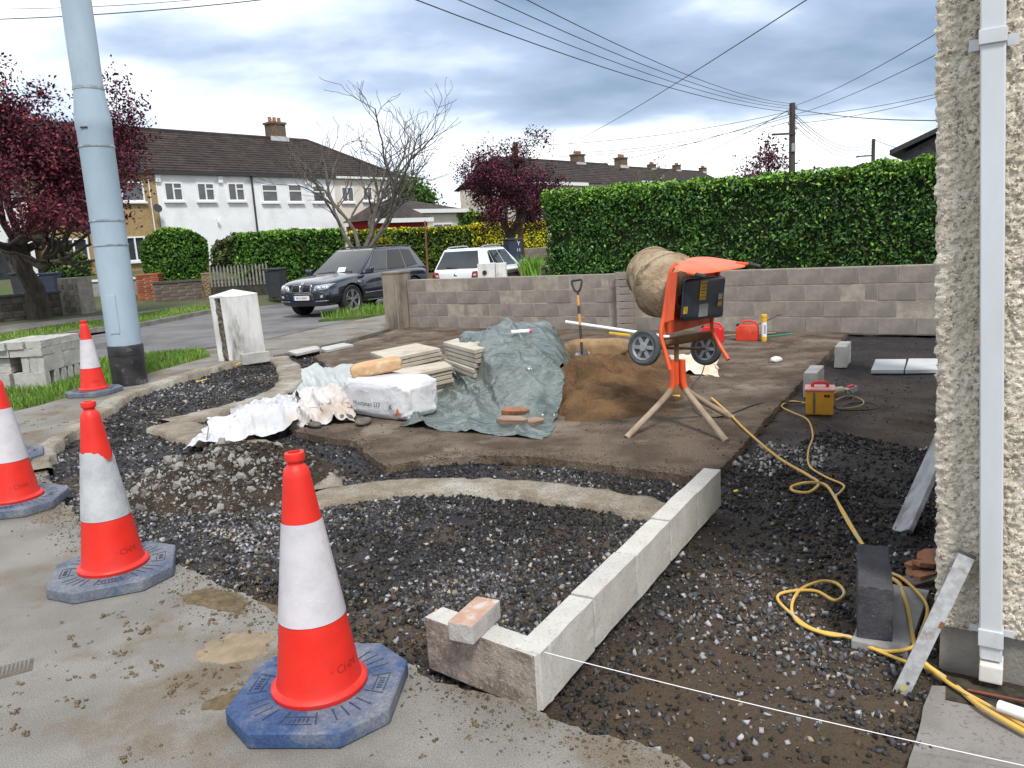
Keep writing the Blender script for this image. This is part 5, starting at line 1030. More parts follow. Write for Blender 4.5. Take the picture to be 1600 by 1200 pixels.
# yellow marker tape scraps
def strip(px, py, l, rz, lab):
    g = G(px, py); o = MB().box((0, 0, .006), (l, .022, .008)).build('tape_scrap', m_yel, None, bevel=.004, loc=(g[0], g[1], -.01), rot=(.1, -.15, rz)); props(o, lab, 'tape', 'yellow tape scraps')
strip(372, 568, .12, 1.2, 'yellow tape scrap hanging at the foot of the white pillar'); strip(422, 557, .10, .4, 'yellow tape scrap right of the white pillar'); strip(315, 594, .14, .3, 'yellow scrap lying in the gravel left of the pillar'); strip(1150, 766, .028, .2, 'small yellow scrap in the soil beyond the edging row')
g = G(396, 566); me = block_mesh('curb_block', .42, .1, .16, m_block, .005, .003, 3); props(link('curb_block', me, None, (g[0]+.02, g[1]+.05, -.02), (0, 0, R_(33))), 'grey block set on edge at the foot of the white pillar', 'concrete block')
# ---- cement mixer
m_or = M('mixer_orange', (.72, .10, .025), (.62, .075, .02), 5, .45, .15, 30, c3=(.42, .10, .05), s3=7, lo3=.58, hi3=.7, rvar=(5, .35, .7)); m_orp = M('mixer_orange_faded', (.74, .17, .08), (.66, .12, .05), 5, .5, .15, 30)
m_caked = M('caked_cement', (.40, .315, .215), (.30, .225, .145), 6, .95, .9, 22, c3=(.20, .14, .085), s3=7, lo3=.52, hi3=.62, bdist=.03); m_leg = M('muddy_leg', (.34, .27, .20), (.26, .2, .145), 9, .9, .5, 40)
m_mot = M('motor_navy', (.012, .020, .042), (.02, .028, .05), 6, .38, .1, 30, c3=(.06, .07, .09), s3=5, lo3=.58, hi3=.75); m_axle = M('axle_brown', (.22, .13, .07), (.15, .09, .05), 9, .8, .4, 40)
m_tyre = M('tyre_grey', (.055, .06, .065), (.08, .085, .09), 9, .75, .3, 40); m_hub = M('hub_grey', (.22, .23, .24), (.16, .165, .17), 9, .5); m_sty = M('sticker_yellow', (.62, .40, .02), (.5, .3, .02), 30, .5); m_stw = M('sticker_white', (.6, .6, .62), rough=.5); m_ink3 = M('sticker_ink', (.03, .03, .03), rough=.5)
mo = G(1058, 690); MX = np.array([1.40, 6.30, 0.0]); mix = empty('cement_mixer', tuple(MX), 0, 'orange tilting cement mixer with caked drum on a tripod stand', 'cement mixer')
def Q(px, py, y): return np.array(D(px, py, y))-MX
def Gq(px, py, z=0): return np.array(G(px, py, z))-MX
stand = MB().tube([Q(1057, 600, 6.3), Q(1056, 565, 6.3)], .028, 12).build('stand_post', m_or, mix, smooth=True)
for pts in ([Q(1049, 562, 6.28), Q(1051, 600, 6.27), Q(1046, 613, 6.26), Q(1028, 634, 6.2), Gq(979, 684)], [Q(1066, 562, 6.28), Q(1068, 598, 6.27), Q(1075, 614, 6.24), Q(1092, 636, 6.1), Gq(1135, 690)], [Q(1061, 562, 6.34), Q(1064, 598, 6.35), Q(1076, 612, 6.40), Q(1100, 628, 6.5), Gq(1145, 653)]):
    P_ = smooth_path(pts[:4], 6); P_ = np.vstack([P_, pts[4:5]]); MB().tube(P_[:10], .026, 12).build('leg_top', m_or, mix, smooth=True); l = MB().tube(P_[9:], .0255, 12).build('leg', m_leg, mix, smooth=True)
MB().tube([Q(1057, 566, 6.3), Q(1057, 534, 6.3)], .02, 12).build('pivot', m_axle, mix, smooth=True)
MB().tube([Q(1028, 537, 6.12), Q(1108, 523, 6.62)], .036, 14).build('cross_tube', m_axle, mix, smooth=True)
wl = Q(1007, 543, 6.12); wr = Q(1103, 545, 6.82); ax = (wr-wl); ax /= np.linalg.norm(ax)
MB().tube([wl, wr], .012, 8).build('axle', m_axle, mix)
zt = ax; xt = np.cross((0, 0, 1.), zt); xt /= np.linalg.norm(xt); Rw = np.array([xt, np.cross(zt, xt), zt]).T
for w_ in (wl, wr):
    ty = MB().lathe([(.098, -.022), (.125, -.030), (.143, -.020), (.146, 0), (.143, .020), (.125, .030), (.098, .022)], 36, tuple(w_), R=Rw, capb=False, capt=False).build('wheel', m_tyre, mix, smooth=True)
    MB().lathe([(.085, -.012), (.100, -.026), (.102, 0), (.100, .026), (.085, .012)], 36, tuple(w_), R=Rw, capb=False, capt=False).build('rim', m_hub, ty, smooth=True)
    MB().lathe([(.03, -.03), (.034, -.02), (.034, .02), (.03, .03)], 18, tuple(w_), R=Rw).build('hub', m_hub, ty, smooth=True)
    MB().lathe([(.09, -.006), (.09, .006)], 30, tuple(w_), R=Rw).build('disc', m_tyre, ty)
    for k in range(6):
        a = k*math.pi/3; dr = Rw @ np.array([math.cos(a), math.sin(a), 0]); MB().beam(w_+dr*.03, w_+dr*.092, .03, .034, up=tuple(ax)).build('spoke', m_hub, ty, bevel=.003)
# frame rails
def rail(pts, r, nm, mat=m_or): return MB().tube(smooth_path(pts, 7), r, 12).build(nm, mat, mix, smooth=True)
rail([Q(1047, 578, 6.0), Q(1040, 552, 6.03), Q(1033, 524, 6.06), Q(1038, 490, 6.08), Q(1043, 455, 6.08), Q(1048, 425, 6.07), Q(1057, 412, 6.08)], .0175, 'frame_rail')
rail([Q(1138, 562, 6.42), Q(1122, 535, 6.52), Q(1112, 512, 6.58), Q(1115, 480, 6.62), Q(1120, 440, 6.66), Q(1124, 415, 6.66)], .0175, 'frame_rail')
def plate(nm, c4, th, mat, bev=.004):
    c4 = [np.array(p) for p in c4]; n_ = np.cross(c4[1]-c4[0], c4[3]-c4[0]); n_ /= np.linalg.norm(n_); v = [p-n_*th/2 for p in c4]+[p+n_*th/2 for p in c4]; return MB().hexa(v).build(nm, mat, mix, bevel=bev)
plate('lower_plate', [Q(1038, 497, 6.09), Q(1112, 492, 6.62), Q(1111, 504, 6.6), Q(1036, 524, 6.07)], .012, m_or)
plate('back_plate', [Q(1047, 425, 6.13), Q(1122, 420, 6.70), Q(1114, 500, 6.66), Q(1040, 500, 6.13)], .012, m_or)
plate('side_flange', [Q(1047, 425, 6.06), Q(1058, 425, 5.99), Q(1052, 500, 6.0), Q(1038, 505, 6.07)], .012, m_or)
# hood: folded sheet
H_ = [[Q(1046, 420, 6.02), Q(1092, 430, 5.86), Q(1124, 424, 5.98), Q(1168, 417, 6.12)], [Q(1055, 412, 6.06), Q(1090, 418, 5.94), Q(1122, 415, 6.04), Q(1168, 413, 6.15)], [Q(1072, 404, 6.2), Q(1096, 404, 6.3), Q(1120, 406, 6.35), Q(1160, 409, 6.32)], [Q(1080, 400, 6.4), Q(1108, 397.5, 6.6), Q(1128, 402, 6.6), Q(1150, 407, 6.5)], [Q(1084, 410, 6.45), Q(1110, 408, 6.66), Q(1128, 411, 6.66), Q(1148, 413, 6.55)]]
o = np_mesh('hood', np.array(H_), grid_faces(5, 4), m_orp, mix, smooth=True); sm = o.modifiers.new('s', 'SOLIDIFY'); sm.thickness = .012; subdiv(o, 2)
for a, b, c in ((Q(1074, 427, 5.95), Q(1088, 429, 5.86), Q(1103, 433, 5.78)), (Q(1150, 411, 6.22), Q(1170, 413, 6.16), Q(1188, 417, 6.10))):
    MB().tube([a, b], .014, 10).build('handle_tube', m_or, mix, smooth=True); MB().tube([b, b+(c-b)*.9, c], [.0175, .0175, .013], 12).build('grip', m_blk, mix, smooth=True)
# motor housing
mc = [Q(1062, 503, 5.98), Q(1128, 495, 6.36), Q(1131, 495, 6.62), Q(1062, 503, 6.22), Q(1068, 436, 6.0), Q(1134, 431, 6.38), Q(1130, 430, 6.62), Q(1066, 436, 6.22)]
mot = MB().hexa(mc).build('motor_housing', m_mot, mix, smooth=True, bevel=.05, seg=5)
fx = (mc[1]-mc[0]); fx /= np.linalg.norm(fx); fz = mc[4]-mc[0]; fz /= np.linalg.norm(fz); fn = np.cross(fx, fz); Rf = np.array([fx, fn*-1, fz]).T
if np.dot(fn, np.array([0, -1, 0])) < 0: fn = -fn
fl = np.linalg.norm(mc[1]-mc[0]); fh = np.linalg.norm(mc[4]-mc[0])
def sticker(nm, u, v, wu, hv, mat, off_=.004, txt=None):
    c = mc[0]+fx*u*fl+fz*v*fh+fn*off_; v8 = [c-fx*wu/2-fz*hv/2-fn*.003, c+fx*wu/2-fz*hv/2-fn*.003, c+fx*wu/2-fz*hv/2+fn*.001, c-fx*wu/2-fz*hv/2+fn*.001, c-fx*wu/2+fz*hv/2-fn*.003, c+fx*wu/2+fz*hv/2-fn*.003, c+fx*wu/2+fz*hv/2+fn*.001, c-fx*wu/2+fz*hv/2+fn*.001]
    o = MB().hexa(v8).build(nm, mat, mot)
    if txt:
        for i, k in enumerate(txt): 
            cc_ = c+fz*hv*(.34-.68*i/(max(1, len(txt)-1)))+fn*.0018; b = MB().beam(cc_-fx*wu*k*.5, cc_+fx*wu*k*.5, .005, .002, up=tuple(fn)); b.build('print_line', m_ink3, mot)
sticker('yellow_sticker', .47, .70, .085, .15, m_sty, .004, (.8, .6, .7, .5, .8)); sticker('yellow_tag', .10, .26, .05, .055, m_sty, .004); sticker('white_sticker', .90, .52, .05, .045, m_stw, .004, (.7, .8, .5)); sticker('gold_sticker', .90, .34, .055, .045, m_sty, .004, (.7, .8)); sticker('maker_plate', .52, .22, .12, .10, m_hub, .003)
# drum
ad = np.array([-.26, .88, .34]); ad /= np.linalg.norm(ad); xd = np.cross((0, 0, 1.), ad); xd /= np.linalg.norm(xd); Rd = np.array([xd, np.cross(ad, xd), ad]).T
prof = [(.06, -.10), (.15, -.09), (.20, -.05), (.26, .05), (.298, .16), (.308, .20), (.316, .205), (.316, .225), (.308, .23), (.304, .27), (.285, .36), (.255, .46), (.235, .53), (.243, .54), (.243, .555), (.225, .555), (.215, .50)]
nD = 64; dc = Q(1059, 461, 6.30); prof = np.array(prof); prof[:, 0] *= .88; prof[:, 1] *= .92; fine = np.interp(np.linspace(0, len(prof)-1, 70), np.arange(len(prof)), prof[:, 0]), np.interp(np.linspace(0, len(prof)-1, 70), np.arange(len(prof)), prof[:, 1])
a = np.linspace(0, 2*np.pi, nD, endpoint=False); V = []
for r, z in zip(*fine):
    rr_ = r+.016*np.clip(fbm(np.cos(a)*3+9, np.sin(a)*3+z*9, 5, 5)-.42, 0, 1)*(1 if r > .1 and z < .5 else 0)
    V.append(np.stack([rr_*np.cos(a), rr_*np.sin(a), np.full(nD, z)], 1))
V = np.concatenate(V) @ Rd.T+dc; idx = np.arange(70*nD).reshape(70, nD); nx2 = np.roll(idx, -1, 1); Fc = np.stack([idx[:-1], nx2[:-1], nx2[1:], idx[1:]], -1).reshape(-1, 4)
dr_ = np_mesh('drum', V, Fc, m_caked, mix, smooth=True)
tr = np.array([[.218*math.cos(t), .218*math.sin(t), .504] for t in np.linspace(0, 2*np.pi, 49)]) @ Rd.T+dc; MB().tube(tr, .009, 6, cap=False).build('mouth_ring', m_leg, dr_, smooth=True)
tr = np.array([[.281*math.cos(t), .281*math.sin(t), .198] for t in np.linspace(0, 2*np.pi, 49)]) @ Rd.T+dc; MB().tube(tr, .007, 6, cap=False).build('seam_ring', m_caked, dr_, smooth=True)
# ================================================================ BACKGROUND: houses, trees, hedges, walls, poles
d1 = ray(1820, 322)[:2]; d1 = d1/np.linalg.norm(d1); n1 = np.array([-d1[1], d1[0]])      # n1 points away from the camera
m_glass = M('window_glass', (.022, .027, .032), (.05, .055, .06), 1.5, .04, spec=.8); m_upvc = M('window_white', (.72, .73, .74), rough=.4)
m_hw = M('white_render', (.76, .77, .78), (.71, .72, .73), 1.2, .9, .5, 40, c3=(.66, .67, .67), s3=.6, bdist=.02); m_hc = M('cream_render', (.62, .57, .49), (.56, .51, .43), 1, .9, .4, 40)
m_tile = M('roof_tile', (.050, .040, .037), (.032, .026, .025), 2.5, .8, .5, 30, c3=(.07, .05, .042), s3=1.2, speck=((.085, .072, .06), 14)); m_fas = M('fascia_white', (.66, .66, .65), rough=.5); m_dk = M('gutter_dark', (.025, .025, .027), rough=.5)
m_chim = M('chimney_brick', (.16, .115, .085), (.11, .08, .06), 6, .95, .5, 20); m_pot = M('chimney_pot', (.32, .14, .07), rough=.8); m_lead = M('lead_flashing', (.45, .45, .46), rough=.6)
def brick_mat(name, a, b, mo, sc):
    m = bpy.data.materials.new(name); m.use_nodes = True; t = m.node_tree; bs = t.nodes['Principled BSDF']; tcn = t.nodes.new('ShaderNodeTexCoord'); mpn = t.nodes.new('ShaderNodeMapping'); mpn.inputs['Rotation'].default_value = (R_(90), 0, 0); t.links.new(tcn.outputs['Object'], mpn.inputs[0])
    br = t.nodes.new('ShaderNodeTexBrick'); t.links.new(mpn.outputs[0], br.inputs[0]); br.inputs['Color1'].default_value = (*a, 1); br.inputs['Color2'].default_value = (*b, 1); br.inputs['Mortar'].default_value = (*mo, 1); br.inputs['Scale'].default_value = sc; br.inputs['Mortar Size'].default_value = .012
    t.links.new(br.outputs[0], bs.inputs['Base Color']); bs.inputs['Roughness'].default_value = .9; return m
m_yb = brick_mat('yellow_brick', (.34, .235, .10), (.25, .165, .065), (.36, .30, .2), 4.4)
class Facade:
    """vertical plane along d (unit xy), through p (xy)"""
    def __init__(s, p, d=d1):
        s.p = np.array(p[:2]); s.d = np.array(d); s.n = np.array([-s.d[1], s.d[0]]); s.a = math.atan2(s.d[1], s.d[0])
    def sz(s, px, py, back=0.):
        h = plane_hit(px, py, (*(s.p+s.n*back), 0), np.array([*s.n, 0])); return float(np.dot(h[:2]-s.p, s.d)), float(h[2])
def window(par, x0, x1, z0, z1, y=0., mull=1, trans=None, sill=True):
    w_ = x1-x0; h_ = z1-z0; f = empty('window', (x0, y, z0), 0, parent=par); t = .07
    b = MB(); b.box((w_/2, -.02, t/2), (w_, .08, t)); b.box((w_/2, -.02, h_-t/2), (w_, .08, t)); b.box((t/2, -.02, h_/2), (t, .08, h_-2*t)); b.box((w_-t/2, -.02, h_/2), (t, .08, h_-2*t))
    for i in range(mull): b.box((w_*(i+1)/(mull+1), -.02, h_/2), (.07, .075, h_-2*t))
    b.build('frame', m_upvc, f)
    for i in range(mull+1): MB().box((w_*(i+.5)/(mull+1), -.001, h_/2), (w_/(mull+1)-.08, .02, h_-2*t)).build('pane', m_glass, f)
    if trans: MB().box((w_*(.5 if mull == 0 else .75), -.02, h_*trans), (w_*(1 if mull == 0 else .5)-t, .074, .06)).build('transom', m_upvc, f)
    if sill: MB().box((w_/2, -.06, -.05), (w_+.14, .16, .09)).build('sill', m_upvc, f)
    return f
def roof_rows(par, xa, xb, ze, zr, run, rows, hipR=0., hipL=0., ov=.25, both=True, y0=-.25):
    b = MB()
    for i in range(rows):
        f0, f1 = i/rows, (i+1.25)/rows; f1 = min(f1, 1.); l0 = xa-ov*0+hipL*f0; r0 = xb+hipR*-f0; l1 = xa+hipL*f1; r1 = xb-hipR*f1
        ya, yb = y0+(run-y0)*f0, y0+(run-y0)*f1; za, zb = ze+(zr-ze)*f0, ze+(zr-ze)*f1; u = .08
        b.hexa([(l0, ya, za-.02), (r0, ya, za-.02), (r1, yb, zb-.05), (l1, yb, zb-.05), (l0, ya, za+u), (r0, ya, za+u), (r1, yb, zb+.0), (l1, yb, zb+.0)])
    o = b.build('roof', m_tile, par); o['kind'] = 'stuff'
    if both:
        bk = MB(); bk.hexa([(xa+hipL, run, zr-.06), (xb-hipR, run, zr-.06), (xb, 2*run-y0, ze-.02), (xa, 2*run-y0, ze-.02), (xa+hipL, run, zr), (xb-hipR, run, zr), (xb, 2*run-y0, ze+.04), (xa, 2*run-y0, ze+.04)]).build('back_slope', m_tile, par)
    MB().tube([(xa+hipL-.1*(hipL == 0)*0, run, zr+.01), (xb-hipR, run, zr+.01)], .11, 8).build('ridge_tiles', m_tile, par)
    if hipR: MB().add([(xb, y0, ze), (xb, 2*run-y0, ze), (xb-hipR, run, zr)], [(0, 1, 2)]).build('hip_slope', m_tile, par); MB().tube([(xb, y0, ze+.05), (xb-hipR, run, zr+.03)], .09, 8).build('hip_tiles', m_tile, par)
    return o
def chimney(par, x, y, zb, zt, w_, d_, pots=3):
    c = MB().box((x, y, (zb+zt)/2), (w_, d_, zt-zb)).build('chimney', m_chim, par); MB().box((x, y, zt+.05), (w_+.14, d_+.14, .12)).build('chimney_cap', m_chim, c)
    for i in range(pots): MB().lathe([(.12, 0), (.10, .3), (.12, .32)], 12, (x-w_/2+w_*(i+.5)/pots, y, zt+.1)).build('chimney_pot', m_pot, c)
    MB().box((x, y-d_/2-.02, zb+.25), (w_+.3, .05, .28)).build('flashing', m_lead, c)
FT = Facade(D(245, 400, 40.)); ze_ = FT.sz(330, 271.5)[1]; zr_ = FT.sz(400, 214.5, 4.2)[1]; zg = .6
def terrace(name, label, pxl, pxr, wallm, wins, hipR=0., ext_l=0, ext_r=0, depth=8.0, cut=True):
    sl = FT.sz(pxl, 300)[0]-ext_l; sr = FT.sz(pxr, 300)[0]+ext_r; p = FT.p+FT.d*sl; e = empty(name, (p[0], p[1], 0), FT.a, label, 'house')
    W_ = sr-sl; MB().box((W_/2, depth/2, (ze_+zg)/2), (W_, depth, ze_-zg)).build('wall', wallm, e)
    MB().box((W_/2, -.2, ze_-.02), (W_, .12, .13)).build('gutter', m_dk if wallm is not m_hc else m_fas, e)
    roof_rows(e, 0, W_+(.35 if hipR else 0), ze_+.04, zr_, 4.2, 17, hipR)
    for (x0, x1, y0, y1, mull, tr) in wins:
        a = FT.sz(x0, y1); b = FT.sz(x1, y0); window(e, a[0]-sl, b[0]-sl, a[1], b[1], -.012, mull, tr)
    return e, sl
e, sl = terrace('terraced_house', 'yellow brick terraced house behind the left purple tree', 70, 245, m_yb, [(191, 222, 284, 315, 0, None), (198, 225, 369, 409, 1, None), (110, 150, 284, 315, 1, None), (95, 135, 372, 409, 1, None)])
s_, z_ = FT.sz(237, 330); MB().tube([(s_-sl, -.08, ze_-.2), (s_-sl, -.08, .8)], .03, 8).build('waste_pipe', m_fas, e)
s_, z_ = FT.sz(240, 327); d_ = MB().lathe([(.02, 0), (.16, .03), (.22, .09)], 16, (s_-sl, -.35, z_), R=rotm(rx=R_(70))).build('satellite_dish', m_dk, e, smooth=True)
e, sl = terrace('terraced_house', 'bright white terraced house with three paired upper windows and green letter box', 245, 396, m_hw, [(258, 283, 285, 314, 1, .66), (309, 333, 286, 314, 1, .66), (357, 380, 286, 314, 1, .66), (351, 371, 374, 420, 0, None)])
s_, z_ = FT.sz(395, 300); MB().tube([(s_-sl-.05, -.1, ze_-.1), (s_-sl-.05, -.1, .8)], .055, 8).build('drainpipe', m_dk, e)
s_, z_ = FT.sz(343, 281); MB().box((s_-sl, -.06, z_), (.26, .12, .34)).build('alarm_box', m_upvc, e, bevel=.03)
m_gbox = M('box_green', (.01, .10, .12), rough=.4); s_, z_ = FT.sz(339, 392); MB().box((s_-sl, -.08, z_), (.32, .14, .36)).build('letter_box', m_gbox, e, bevel=.04)
MB().box((.1, -.06, FT.sz(247, 279)[1]), (.26, .12, .34)).build('alarm_box', m_upvc, e, bevel=.03)
s_, z_ = FT.sz(338, 343); MB().lathe([(.05, 0), (.1, .12)], 10, (s_-sl, -.12, z_), R=rotm(rx=R_(80))).build('flood_light', m_upvc, e)
e, sl = terrace('terraced_house', 'white terraced house behind the bare tree, chimney on its roof', 396, 523, m_hw, [(410, 432, 288, 316, 0, .62), (451, 470, 288, 316, 0, .62), (489, 506, 290, 316, 0, .62), (470, 500, 358, 375, 1, None)])
s_ = FT.sz(432, 220, 4.2)[0]; chimney(e, s_-sl, 4.2, zr_-.3, FT.sz(432, 195, 4.2)[1], 1.0, .75)
s_, z_ = FT.sz(478, 284); MB().box((s_-sl, -.06, z_), (.26, .12, .3)).build('alarm_box', m_upvc, e, bevel=.03)
e, sl = terrace('terraced_house', 'cream end house of the terrace with a hipped roof', 523, 621, m_hc, [(534, 551, 292, 316, 1, None), (567, 580, 292, 314, 1, None), (596, 609, 293, 313, 1, None), (540, 560, 352, 372, 1, None)], hipR=4.0)
# white house at far left
FL = Facade(D(45, 400, 36.)); a = FL.sz(48, 355); b = FL.sz(48, 470); p = FL.p+FL.d*a[0]; e = empty('white_side_house', (p[0], p[1], 0), FL.a, 'white house with a large dark opening at the far left behind the tree', 'house')
MB().box((-7, 3, 2.3), (14, 6, 5.6)).build('wall', m_hw, e); roof_rows(e, -14, .2, 5.05, 7.6, 3.4, 12)
x0 = FL.sz(-40, 400)[0]-a[0]; x1 = FL.sz(15, 400)[0]-a[0]; z1 = FL.sz(10, 379)[1]; MB().box(((x0+x1)/2, -.02, (z1+.3)/2), (x1-x0, .1, z1-.3)).build('dark_opening', m_glass, e); MB().box((x1+.12, -.06, (z1+.3)/2), (.2, .12, z1)).build('door_frame', m_dk, e); MB().tube([(-.35, -.1, 4.9), (-.35, -.1, .2)], .06, 8).build('drainpipe', m_dk, e)
# bungalow with red porch
FB = Facade(D(670, 350, 50.)); 
def hip_box(e, x0, x1, y0, y1, z0, z1, zr, wallm, ov=.35, names=('wall', 'roof')):
    MB().box(((x0+x1)/2, (y0+y1)/2, (z0+z1)/2), (x1-x0, y1-y0, z1-z0)).build(names[0], wallm, e); X0, X1, Y0, Y1 = x0-ov, x1+ov, y0-ov, y1+ov; k = (Y1-Y0)/2
    k2 = min(k, (X1-X0)/2-.05); MB().add([(X0, Y0, z1), (X1, Y0, z1), (X1, Y1, z1), (X0, Y1, z1), (X0+k2, (Y0+Y1)/2, zr), (X1-k2, (Y0+Y1)/2, zr)], [(3, 2, 1, 0), (0, 1, 5, 4), (1, 2, 5), (2, 3, 4, 5), (3, 0, 4)]).build(names[1], m_tile, e); MB().box(((X0+X1)/2, Y0-.02, z1-.05), (X1-X0, .06, .24)).build('fascia', m_fas, e); MB().box((X1+.02, (Y0+Y1)/2, z1-.05), (.06, Y1-Y0, .24)).build('fascia', m_fas, e)
a = FB.sz(622, 330); b = FB.sz(722, 328); p = FB.p+FB.d*a[0]; e = empty('bungalow', (p[0], p[1], 0), FB.a, 'cream bungalow with dark hipped roof and red porch beyond the hedge', 'house')
hip_box(e, 0, b[0]-a[0], 0, 7, .4, b[1], FB.sz(655, 309, 3.5)[1], m_hc)
x0 = FB.sz(676, 355)[0]-a[0]; x1 = FB.sz(706, 355)[0]-a[0]; window(e, x0, x1, FB.sz(690, 368)[1], FB.sz(690, 349)[1], -.012, 1)
m_redw = M('red_render', (.26, .02, .018), (.20, .018, .016), 2, .8); r0 = FB.sz(585, 350, -2.2)[0]-a[0]; r1 = FB.sz(668, 350, -2.2)[0]-a[0]; zt_ = FB.sz(630, 343, -2.2)[1]
hip_box(e, r0, r1, -2.2, -.02, .4, zt_, zt_+1.0, m_redw, .25, ('porch_wall', 'porch_roof')); 
for u0, u1 in ((612, 630), (640, 662)): window(e, FB.sz(u0, 355, -2.2)[0]-a[0], FB.sz(u1, 355, -2.2)[0]-a[0], zt_-1.5, zt_-.45, -2.215, 0, None, False)
# far terraces to the right
def far_row(name, label, depth, pxl, pxr, y_e, y_r, pxe, chim, wins, wallm=m_hc):
    f = Facade(D(pxl, 300, depth)); sl = 0.; sr = f.sz(pxr, 280)[0]; z_e = f.sz(pxe, y_e)[1]; z_r = f.sz(pxe, y_r, 4.2)[1]; e = empty(name, (f.p[0], f.p[1], 0), f.a, label, 'house'); MB().box((sr/2, 4, (z_e+.5)/2), (sr, 8, z_e-.5)).build('wall', wallm, e); roof_rows(e, 0, sr, z_e, z_r, 4.2, 12)
    MB().box((sr*.2, -.3, z_e-.1), (sr*.4, .08, .26)).build('fascia', m_fas, e)
    for c, zt in chim: s_, z_ = f.sz(c, zt, 4.2); chimney(e, s_, 4.2, z_r-.4, z_, 1.2, .8)
    for x0, x1, y0, y1 in wins: q0 = f.sz(x0, y1); q1 = f.sz(x1, y0); window(e, q0[0], q1[0], q0[1], q1[1], -.012, 1)
far_row('far_terrace', 'far cream terrace with dark roof and two chimneys above the hedge end', 62., 838, 1010, 285, 251.5, 860, ((902, 243), (970, 248)), ((853, 861, 293, 310), (868, 877, 294, 309)))
far_row('far_terrace', 'most distant terrace roof with small chimneys showing over the hedge', 100., 985, 1135, 284, 264, 1030, ((1018, 258), (1057, 259), (1098, 263)), ())
# dark roofed building at right over the hedge
f = Facade(D(1385, 250, 24.), wd); e = empty('dark_gable', (f.p[0], f.p[1], 0), f.a, 'dark boarded gable roof rising over the hedge at the right', 'house'); a = f.sz(1392, 240); b = f.sz(1470, 203)
x1 = b[0]-0; z0, z1 = a[1], b[1]; m_shed = M('dark_boards', (.06, .062, .065), (.09, .09, .092), 4, .8)
MB().add([(a[0]+.3, 0, .3), (x1*2, 0, .3), (x1*2, 0, z0), (x1, 0, z1-.1), (a[0]+.3, 0, z0-.05), (a[0]+.3, 6, .3), (x1*2, 6, .3), (x1*2, 6, z0), (x1, 6, z1-.1), (a[0]+.3, 6, z0-.05)], [(0, 1, 2, 3, 4), (9, 8, 7, 6, 5), (0, 4, 9, 5), (4, 3, 8, 9), (3, 2, 7, 8), (2, 1, 6, 7)]).build('wall', m_shed, e)
MB().hexa([(a[0], -.3, z0-.06), (x1, -.3, z1-.06), (x1, 6.2, z1-.06), (a[0], 6.2, z0-.06), (a[0], -.3, z0+.08), (x1, -.3, z1+.08), (x1, 6.2, z1+.08), (a[0], 6.2, z0+.08)]).build('roof_slope', m_dk, e); MB().hexa([(x1, -.3, z1-.06), (2*x1-a[0], -.3, z0-.06), (2*x1-a[0], 6.2, z0-.06), (x1, 6.2, z1-.06), (x1, -.3, z1+.08), (2*x1-a[0], -.3, z0+.08), (2*x1-a[0], 6.2, z0+.08), (x1, 6.2, z1+.08)]).build('roof_slope', m_dk, e)
for i in range(6): zz_ = z0-.2+(z1-z0)*i/6.; xx_ = a[0]+.4+(x1-a[0])*max(0, i-1)/6.; MB().box(((xx_+x1+.6)/2, -.02, zz_), (x1+.6-xx_, .05, .1)).build('board', m_shed, e)
# ---- trees
def grow(p, d, L_, r, lvl, out, tips, cfg, R0):
    k = cfg['seg']; pts = [p]; dd = d.copy()
    for i in range(k):
        dd = dd+R0.normal(size=3)*cfg['wig']; dd[2] += cfg['up'][lvl]; dd /= np.linalg.norm(dd); p = p+dd*L_/k; pts.append(p)
    rad = np.linspace(r, r*cfg['tap'], k+1); out.append((np.array(pts), rad, lvl))
    if lvl == cfg['lv']: tips.append(np.array(pts)); return
    n = cfg['n'][lvl]
    for j in range(n):
        t = (1.0 if j == 0 else R0.uniform(cfg['t0'][lvl], 1.0)); i = min(int(t*k), k-1); q = pts[i]+(pts[i+1]-pts[i])*(t*k-i if t < 1 else 1); a = R0.normal(size=3); a -= dd*np.dot(a, dd); a /= np.linalg.norm(a)
        s = cfg['spread'][lvl]*R0.uniform(.5, 1.25); nd = dd*math.cos(s)+a*math.sin(s); grow(q, nd, L_*cfg['ls'][lvl]*R0.uniform(.7, 1.15), rad[i]*cfg['rs'], lvl+1, out, tips, cfg, R0)
